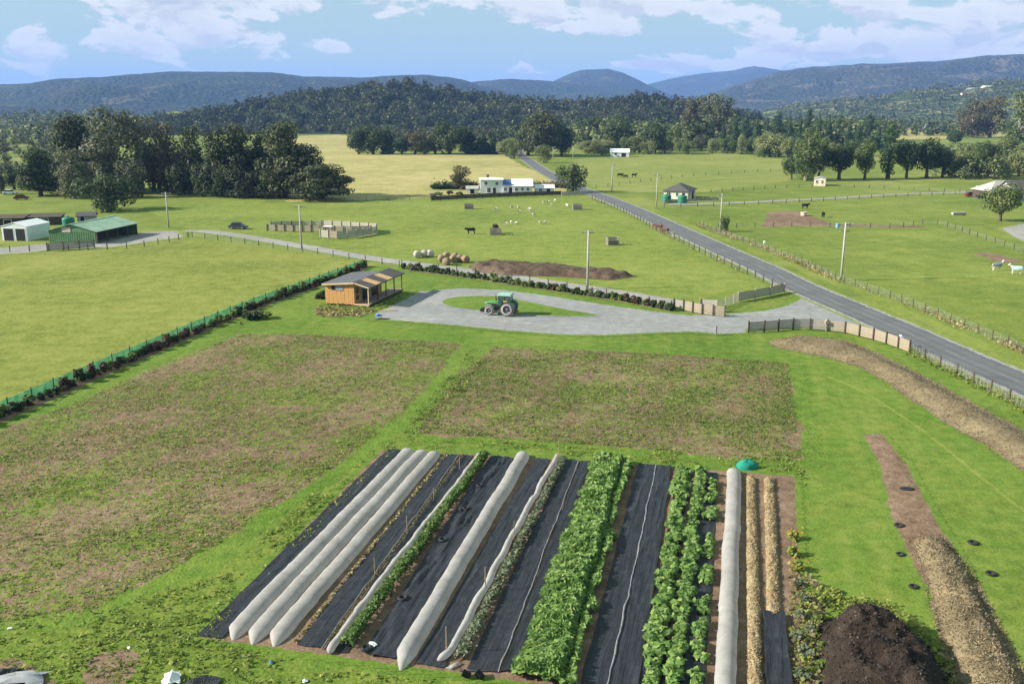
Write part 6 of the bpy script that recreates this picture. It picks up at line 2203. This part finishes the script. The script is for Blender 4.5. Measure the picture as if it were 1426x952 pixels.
house('farm_house', 'second grey roof at the right edge beside the solitary tree', 1412, 281, R(8), 13, 9, 2.8, 3.0, 'conc', 'roofdark', 'house', 'x', [(2, 0, 1.5, 1.6, 1.2, -1)], [(4.6, 0, 2.4, 2.1, -1)], eave=.5)

# left farmstead
house('white_shed', 'white tunnel-roofed shed with two dark open bays', 4, 335, R(-3), 5.8, 8.0, 3.0, .8, 'wallwhite', 'roofwhite', 'shed', 'y', [], [(1.55, 0, 2.3, 2.6, -1), (4.3, 0, 2.2, 2.6, -1)], eave=.1).rotation_euler = (0, 0, R(-8))  # bays are open: black leaves paint in the shade inside them
def green_barn():
    p = G(69, 338)
    root = empty('green_barn', (p.x, p.y, 0), R(-3))
    w, d, h, rh = 11.0, 15.0, 2.6, 1.4
    for (x, y) in [(w, .1), (w, 3.8), (w, 7.5), (w, 11.2), (w, 14.8), (0, 14.8)]:
        MB().box((x, y, h / 2 - .1), (.22, .22, h + .1)).build('post', M_['darkpost'], root)
    MB().prism([(0, -.3), (w, -.3), (w, h - .1), (w / 2, h + rh - .15), (0, h - .1)], 0, .1, 'Y').build('front_wall', M_['greenwall'], root)
    ba = MB()
    for i in range(21):
        ba.box((.26 + i * .52, -.03, (h - .1) / 2), (.06, .05, h - .15))
    ba.build('cladding_ribs', M_['greenwall'], root)
    MB().box((4.2, -.06, 2.85), (2.0, .04, 1.1)).build('hatch', plain('faded_pink_board', (.40, .34, .30), .8), root)
    MB().box((.05, d / 2, h / 2 - .1), (.1, d - .4, h)).build('side_wall', M_['greenwall'], root)
    MB().prism([(0, -.3), (w, -.3), (w, h - .1), (w / 2, h + rh - .15), (0, h - .1)], d - .1, d, 'Y').build('back_wall', M_['greenwall'], root)
    MB().box((w - 3.6, d / 2, h / 2 - .1), (.1, d - .4, h)).build('inner_wall', M_['brownwall'], root)
    k = rh / (w / 2)
    for s in (0, 1):
        for i in range(8):
            y0, y1 = -.4 + i * (d + .8) / 8, -.4 + (i + 1) * (d + .8) / 8 - .015
            e = .4
            if s == 0:
                pf = [(-e, h - e * k), (w / 2 - .01, h + rh), (w / 2 - .01, h + rh + .07), (-e, h - e * k + .07)]
            else:
                pf = [(w / 2 + .01, h + rh), (w + e, h - e * k), (w + e, h - e * k + .07), (w / 2 + .01, h + rh + .07)]
            MB().prism(pf, y0, y1).build('roof_sheet', M_['greenroof'], root)
    MB().box((w / 2, d / 2, h + rh + .07), (.5, d + .8, .06)).build('ridge_cap', M_['greenroof'], root)
    root.rotation_euler = (0, 0, R(-10))
    return tag(root, 'open-sided green barn with pale green sheet roof', 'barn')


green_barn()
house('dark_shed', 'dark brown low shed at the left edge behind the white shed', -14, 316, R(10), 7.5, 4, 1.9, .4, 'brownwall', 'brownwall', 'shed', 'mono', [], [(4, 0, 1.6, 1.6, -1)])
house('dark_shed', 'dark brown low shed between white shed and green tank', 38, 314, R(10), 7.5, 4, 1.9, .4, 'brownwall', 'brownwall', 'shed', 'mono', [], [(4, 0, 1.6, 1.6, -1)])
house('small_shed', 'small grey shed with dark roof behind the green barn', 108, 310, R(14), 4.0, 3.2, 1.6, .7, 'conc', 'roofdark', 'shed', 'x', [], [(1.2, 0, 1.0, 1.4, -1)])

# stock yards
YG = 'rails of the stock yards'
YM = ['whitetim', 'paletim', 'whitetim', 'greytim']
board_fence('front rails of the right-hand stock yard', [(446, 331), (470, 333), (490, 332), (508, 329), (524, 326)], 2.2, 1.7, 5, ['whitetim', 'paletim', 'whitetim', 'conc', 'conc', 'whitetim'], post='whitetim', group=YG, name='yard_fence', gap=.06)
board_fence('back rails of the right-hand stock yard', [(449, 317), (485, 319), (525, 322)], 2.4, 1.7, 5, 'whitetim', post='whitetim', group=YG, name='yard_fence', gap=.04)
board_fence('inner rails dividing the right-hand stock yard', [(452, 325), (490, 326), (518, 325)], 2.4, 1.7, 4, 'paletim', post='greytim', group=YG, name='yard_fence')
board_fence('rails of the narrow left stock race', [(372, 322), (405, 323), (446, 324)], 2.2, 1.5, 4, ['greytim', 'paletim'], post='darkpost', group=YG, name='yard_fence')
board_fence('back rails of the left stock race', [(378, 318), (412, 317), (448, 317)], 2.2, 1.5, 4, 'whitetim', post='darkpost', group=YG, name='yard_fence')
board_fence('end rails at the right end of the stock yards', [(524, 326), (525, 322)], 2.2, 1.7, 5, 'whitetim', post='whitetim', group=YG, name='yard_fence')
p = G(451, 329)
r_ = empty('cattle_crush', (p.x, p.y, 0), R(-10))
b = MB()
for x in (0, .9, 1.8):
    for y in (0, .9):
        b.box((x, y, 1.0), (.12, .12, 2.2))
b.build('frame', M_['black'], r_)
MB().box((.9, -.04, .7), (1.7, .05, 1.2)).build('side_panel', M_['navy'], r_)
MB().box((.9, .45, 2.15), (2.1, 1.2, .1)).build('roof', M_['wpaint'], r_)
tag(r_, 'dark cattle crush with white top between the two yards', 'cattle crush')


# ------------------------------------------------------------------ vehicles
def car(u, v, rz, paint, label, style='car', name='parked_car', cat='car', L=4.3):
    p = G(u, v)
    root = empty(name, (p.x, p.y, .05), rz)
    k = L / 4.3
    if style == 'car':
        prof = [(-2.1, .3), (2.1, .3), (2.15, .7), (1.3, .9), (-1.6, .95), (-2.15, .85)]
        cab = [(-1.7, .93), (1.2, .88), (.5, 1.45), (-1.2, 1.48)]
    elif style == 'ute':
        prof = [(-2.3, .4), (2.3, .4), (2.35, .95), (1.4, 1.1), (-2.35, 1.05)]
        cab = [(-.6, 1.05), (1.3, 1.08), (.75, 1.72), (-.4, 1.75)]
    else:
        prof = [(-2.2, .35), (2.2, .35), (2.25, .95), (1.6, 1.2), (1.2, 2.0), (-2.2, 2.05)]
        cab = [(.4, 1.25), (1.55, 1.22), (1.22, 1.86), (.4, 1.88)]
    MB().prism([(x * k, z) for x, z in prof], -.86, .86).build('body', M_[paint], root, bevel=.05)
    if style == 'van':
        MB().prism([(x * k, z) for x, z in cab], -.875, .875).build('windows', M_['glass'], root)
    else:
        MB().prism([(x * k, z) for x, z in cab], -.74, .74).build('windows', M_['glass'], root, bevel=.04)
        MB().box((k * .5 * (cab[2][0] + cab[3][0]), 0, cab[3][1] + .01), (k * abs(cab[2][0] - cab[3][0]) + .1, 1.4, .06)).build('roof', M_[paint], root, bevel=.02)
    if style == 'ute':
        MB().box((-1.5 * k, 0, 1.12), (1.5, 1.5, .06)).build('tray', M_['black'], root)
    for sx in (1.3, -1.3):
        for sy in (.8, -.8):
            w = empty('wheel', (sx * k, sy, .33)); w.parent = root
            MB().lathe([(.19, -.11), (.31, -.11), (.33, -.06), (.33, .06), (.31, .11), (.19, .11)], 18, axis='Y').build('tyre', rubber, w, smooth=True)
            MB().lathe([(.01, .1 if sy > 0 else -.1), (.19, .09 if sy > 0 else -.09)], 14, axis='Y').build('rim', M_['conc'], w)
    for s in (.6, -.6):
        MB().box((2.17 * k, s, .72), (.05, .3, .14)).build('headlight', M_['wpaint'], root)
    return tag(root, label, cat)


car(332, 319, R(-8), 'navy', 'dark car parked beside the lane left of the stock race')
car(1353, 274, R(5), 'redpaint', 'dark red car parked before the grey-roofed house', 'car')
car(1370, 277, R(5), 'navy', 'dark blue utility vehicle beside the dark red car', 'ute', 'utility_vehicle', 'truck')
car(1369, 268, R(10), 'wpaint', 'white van behind the dark red car', 'van', 'parked_van', 'van')
car(14, 271, R(8), 'wpaint', 'pale car under the trees at the left edge', 'car')
car(30, 278, R(15), 'redpaint', 'dark red car on the grass under the left trees', 'car')

# ------------------------------------------------------------------ bales, feeders
balem = MB().lathe([(.01, -.62), (.6, -.61), (.66, -.52), (.68, 0), (.66, .52), (.6, .61), (.01, .62)], 22, axis='Y')
bale_a = balem.mesh('bale', M_['bale'], True)
bale_b = balem.mesh('bale', M_['balewrap'], True)
band_ = MB()
for y in (-.35, 0, .35):
    band_.lathe([(.69, y - .03), (.695, y), (.69, y + .03)], 22, axis='Y')
band_m = band_.mesh('twine', plain('bale_twine', (.22, .15, .09), .9), True)
for i, (u, v, t, rz, wr) in enumerate([(581, 359, 0, .3, 1), (591, 358, 0, .1, 1), (599, 358, 0, .5, 1), (615, 365, 0, .2, 0), (622, 369, 0, -.3, 0), (631, 366, 0, .4, 0), (640, 365, 0, 0, 0), (648, 366, 0, .6, 0), (634, 362, 0, .1, 0), (622, 361, 0, .3, 0)]):
    p = G(u, v)
    o = empty('hay_bale', (p.x, p.y, .69), rz)
    obj('bale', bale_b if wr else bale_a, o)
    obj('twine', band_m, o)
    tag(o, ('pale wrapped round bale, %s from the left of the pale trio' % ORD[i]) if wr else ('brown round bale, %s from the left in the brown bale cluster' % ['first', 'third', 'fifth', 'sixth', 'last', 'fourth', 'second'][i - 3]), 'hay bale', 'round bales by the lane')


def feeder(u, v, w, d, h, label, mat='greytim', full=False):
    p = G(u, v)
    root = empty('hay_feeder', (p.x, p.y, 0), random.uniform(-.15, .15))
    for x in (-w / 2, w / 2):
        for y in (-d / 2, d / 2):
            MB().box((x, y, h / 2 + .03), (.14, .14, h + .2)).build('post', M_['paletim'], root)
    for k in range(4):
        z = .2 + k * (h - .25) / 3
        for y in (-d / 2 - .09, d / 2 + .09):
            MB().box((0, y, z), (w + .1, .04, .2)).build('rail', M_[mat], root)
        for x in (-w / 2 - .09, w / 2 + .09):
            MB().box((x, 0, z), (.04, d - .1, .2)).build('rail', M_[mat], root)
    MB().box((0, 0, h * .3), (w - .2, d - .2, h * .6)).build('hay', M_['bale'] if full else M_['brownwall'], root, bevel=.08)
    tag(root, label, 'feeder', 'slatted feeders in the middle paddock')


feeder(853, 341, 2.2, 1.8, 1.5, 'grey slatted feeder with pale posts right of the tall pole')
feeder(653, 291, 2.4, 1.8, 1.3, 'dark slatted feeder in front of the dark board wall')
feeder(804, 292, 2.4, 1.8, 1.5, 'dark slatted feeder near the road bend fence')
feeder(690, 327, 2.4, 1.8, 1.4, 'grey slatted feeder with rusty hay on top', full=True)
bush(690, 325, .9, 2.6, 'red', 'rusty brown shrub standing at the grey feeder', seed=61, n=260, leaf=.3)
p = G(740, 382)
scrap(740, 383, (2.6, 1.0), bluep, 'blue plastic sheet lying at the foot of the earth bank', .3, .05, 'tarp', 'tarp_scrap')
p = G(1335, 300)
r_ = empty('feed_trough', (p.x, p.y, 0), .1)
MB().prism([(-.45, .25), (.45, .25), (.6, .8), (-.6, .8)], -1.8, 1.8, 'X').build('trough', M_['conc'], r_)
for x in (-1.4, 1.4):
    MB().box((x, 0, .12), (.2, .9, .3)).build('foot', M_['conc'], r_)
tag(r_, 'pale trough in the right paddock left of the solitary tree', 'trough')
p = G(1119, 301)
r_ = empty('water_trough', (p.x, p.y, 0), .2)
MB().lathe([(.0, .15), (.75, .15), (.8, 1.1), (.72, 1.1), (.68, .3), (0, .3)], 18).build('basin', plain('pale_pink_trough', (.55, .42, .34), .8), r_)
tag(r_, 'pale round trough beside the black cow in the right paddock', 'trough')


# ------------------------------------------------------------------ animals: one skinned body each
def animal_mesh(name, kind, mat, rug=None):
    """spine, neck, head, tail and jointed legs, grown to a surface by the skin modifier"""
    if kind == 'cow':
        V = [(-.75, 0, 1.05), (-.3, 0, 1.02), (.25, 0, 1.0), (.65, 0, 1.05), (.95, 0, 1.2), (1.2, 0, 1.28), (1.5, 0, 1.08), (-.92, 0, 1.1), (-1.0, 0, .6)]
        Rr = [.30, .36, .36, .30, .19, .15, .09, .06, .03]
        legs, top, knee = [(-.68, .2), (-.68, -.2), (.6, .2), (.6, -.2)], .9, .48
        lr = (.15, .075, .06)
    elif kind == 'horse':
        V = [(-.75, 0, 1.3), (-.3, 0, 1.25), (.2, 0, 1.22), (.6, 0, 1.3), (.95, 0, 1.6), (1.15, 0, 1.85), (1.5, 0, 1.6), (-.95, 0, 1.3), (-1.05, 0, .7)]
        Rr = [.28, .30, .30, .27, .16, .13, .08, .07, .05]
        legs, top, knee = [(-.68, .16), (-.68, -.16), (.55, .16), (.55, -.16)], 1.1, .55
        lr = (.13, .06, .055)
    else:
        V = [(-.42, 0, .58), (-.15, 0, .58), (.15, 0, .57), (.36, 0, .60), (.5, 0, .72), (.62, 0, .78), (.78, 0, .68), (-.52, 0, .56), (-.55, 0, .42)]
        Rr = [.23, .27, .27, .22, .12, .10, .06, .05, .03]
        legs, top, knee = [(-.36, .12), (-.36, -.12), (.32, .12), (.32, -.12)], .45, .25
        lr = (.08, .04, .035)
    E = [(0, 1), (1, 2), (2, 3), (3, 4), (4, 5), (5, 6), (0, 7), (7, 8)]
    if kind != 'sheep':                       # ears
        for s in (1, -1):
            V.append((V[5][0] - .05, s * .22, V[5][2] + .12)); Rr.append(.035); E.append((5, len(V) - 1))
    for x, y in legs:
        b = len(V)
        back = x < 0
        V += [(x, y, top), (x + (.06 if back else .0), y, knee + (.14 if back else 0)), (x - (.08 if back else 0), y, knee - .06), (x - (.02 if back else 0), y, .04)]
        Rr += [lr[0], lr[1] * 1.15, lr[1], lr[2]]
        E += [(0 if back else 3, b), (b, b + 1), (b + 1, b + 2), (b + 2, b + 3)]
    me = bpy.data.meshes.new(name)
    me.from_pydata(V, E, [])
    me.materials.append(mat)
    o = bpy.data.objects.new(name, me)
    sk = o.modifiers.new('skin', 'SKIN')
    sk.use_smooth_shade = True
    for i, r_ in enumerate(Rr):
        me.skin_vertices[0].data[i].radius = (r_, r_ * 1.0)
        me.skin_vertices[0].data[i].use_root = (i == 1)
    o.modifiers.new('subsurf', 'SUBSURF').levels = 1
    o.modifiers['subsurf'].render_levels = 2
    return o


hide_b = plain('black_hide', (.016, .014, .013), .8, .3, 3.0)
hide_r = plain('brown_hide', (.12, .05, .025), .8, .3, 3.0)
wool = plain('cream_wool', (.58, .54, .46), .95, .12, 6.0, bstr=.5)
hide_w = plain('pale_hide', (.62, .56, .47), .8, .15, 3.0)
hide_g = plain('grey_hide', (.24, .23, .22), .8, .2, 3.0)
AN = {('cow', 'b'): animal_mesh('cow', 'cow', hide_b), ('cow', 'r'): animal_mesh('cow', 'cow', hide_r), ('sheep', 'w'): animal_mesh('sheep', 'sheep', wool), ('horse', 'w'): animal_mesh('horse', 'horse', hide_w)}


def beast(kind, c, u, v, rz, label, group, s=1.0):
    p = G(u, v)
    o = AN[kind, c].copy()
    COL.objects.link(o)
    o.location = (p.x, p.y, .02)
    o.rotation_euler = (0, 0, rz)
    o.scale = (s, s, s)
    tag(o, label, kind, group)
    return o


beast('cow', 'b', 656, 326, R(200), 'dark cow grazing alone left of the rusty feeder', 'cattle', 1.05)
beast('cow', 'b', 863, 247, R(10), 'left of three black cattle in the hay field', 'cattle', 1.15)
beast('cow', 'b', 871, 249, R(170), 'middle of three black cattle in the hay field', 'cattle', 1.1)
beast('cow', 'b', 883, 247, R(20), 'right of three black cattle in the hay field', 'cattle', 1.1)
beast('cow', 'r', 917, 321, R(160), 'left of two brown cattle by the roadside fence', 'cattle', 1.0)
beast('cow', 'r', 926, 326, R(150), 'right of two brown cattle by the roadside fence', 'cattle', .95)
beast('cow', 'b', 1121, 291, R(15), 'black cow behind the pale round trough', 'cattle', 1.1)
beast('cow', 'b', 1146, 303, R(80), 'black and white cow facing away near the power pole', 'cattle', 1.0)
shp = [(690, 293), (713, 290), (722, 291), (723, 297), (737, 293), (738, 295), (743, 301), (704, 314), (712, 312), (718, 313), (752, 312), (759, 312), (757, 284), (763, 283), (768, 287), (773, 281), (790, 288)]
for i, (u, v) in enumerate(shp):
    beast('sheep', 'w', u, v, random.random() * 6.28, 'white sheep, %s from the left in the flock below the white house' % nth(sorted(x for x, _ in shp).index(u) if [x for x, _ in shp].count(u) == 1 else i), 'sheep of the middle paddock', .92)


def rugged(u, v, rz, rugmat, label):
    o = beast('horse', 'w', u, v, rz, label, 'rugged horses', .92)
    b = MB()
    ys = np.linspace(-1, 1, 9)
    for x, w, t in [(-1.0, .30, 1.58), (-.6, .36, 1.62), (0, .37, 1.60), (.5, .35, 1.64), (.8, .27, 1.75)]:
        for y in ys:
            b.v.append((x, w * math.sin(y * 1.75), t - .06 - (.72 * abs(y) ** 2.2)))
    for i in range(4):
        for j in range(8):
            b.f.append((i * 9 + j, i * 9 + j + 1, (i + 1) * 9 + j + 1, (i + 1) * 9 + j))
    b.build('horse_rug', rugmat, o, smooth=True)


rugged(1388, 377, R(5), plain('grey_rug', (.22, .22, .26), .8), 'pale horse in a grey rug at the right')
rugged(1414, 382, R(172), plain('pale_blue_rug', (.50, .66, .66), .8), 'pale horse in a light blue rug at the right edge')

# ------------------------------------------------------------------ far houses
def hit(h, u, v):
    azs, ds, Z = h
    for d in np.linspace(ds[0], ds[-1], 160):
        p = AT(u, v, d)
        if sample(h, np.array(p.x), np.array(p.y)) >= p.z:
            return p
    return AT(u, v, (ds[0] + ds[-1]) / 2)


FG = 'far houses'
for u, v, hl_, w, wall, roof, lab in [
    (90, 172, None, 26, 'wallwhite', 'roofwhite', 'long white-roofed far building at left below the blue range'),
    (25, 172, None, 20, 'cream', 'conc', 'grey-roofed far house near the left edge'),
    (1211, 165, None, 14, 'cream', 'terracotta', 'far house with terracotta roof in the valley at right'),
    (1288, 178, None, 12, 'wallwhite', 'roofwhite', 'white far house among trees beside the hay field'),
    (1296, 161, None, 16, 'wallwhite', 'roofwhite', 'white far house above the other white one at right'),
    (1346, 126, FH, 26, 'wallwhite', 'conc', 'left of two far houses on the low hill at right'),
    (1372, 123, FH, 30, 'cream', 'roofwhite', 'right of two far houses on the low hill at right'),
    (1340, 133, FH, 18, 'cream', 'terracotta', 'small far house below the two houses on the low hill'),
    (1342, 188, None, 12, 'wallwhite', 'roofwhite', 'small white far house below the brown-tinted gums'),
]:
    at = G(u, v) if hl_ is None else hit(hl_, u, v)
    house('far_house', lab, u, v, random.uniform(-.3, .3), w, w * .5, 3.5, 2.4, wall, roof, 'house', 'x', [(w * .25, 0, 1.8, 2.0, 1.4, -1), (w * .7, 0, 1.8, 2.0, 1.4, -1)], group=FG, at=at)
# ------------------------------------------------------------------ air
hz = MB().box((0, 2000, 300), (34000, 34000, 604))
hm = bpy.data.materials.new('haze')
hm.use_nodes = True
hm.node_tree.nodes.clear()
N = NT(hm.node_tree)
ho = N.n('ShaderNodeOutputMaterial')
pv = N.n('ShaderNodeVolumePrincipled')
pv.inputs['Color'].default_value = (.25, .43, 1.0, 1.0)
pv.inputs['Density'].default_value = 8.0e-5
pv.inputs['Anisotropy'].default_value = 0.0
N.l(pv.outputs[0], ho.inputs['Volume'])
ob = hz.build('haze', hm)
tag(ob, 'thin blue haze filling the air of the valley', 'haze', None, 'stuff')
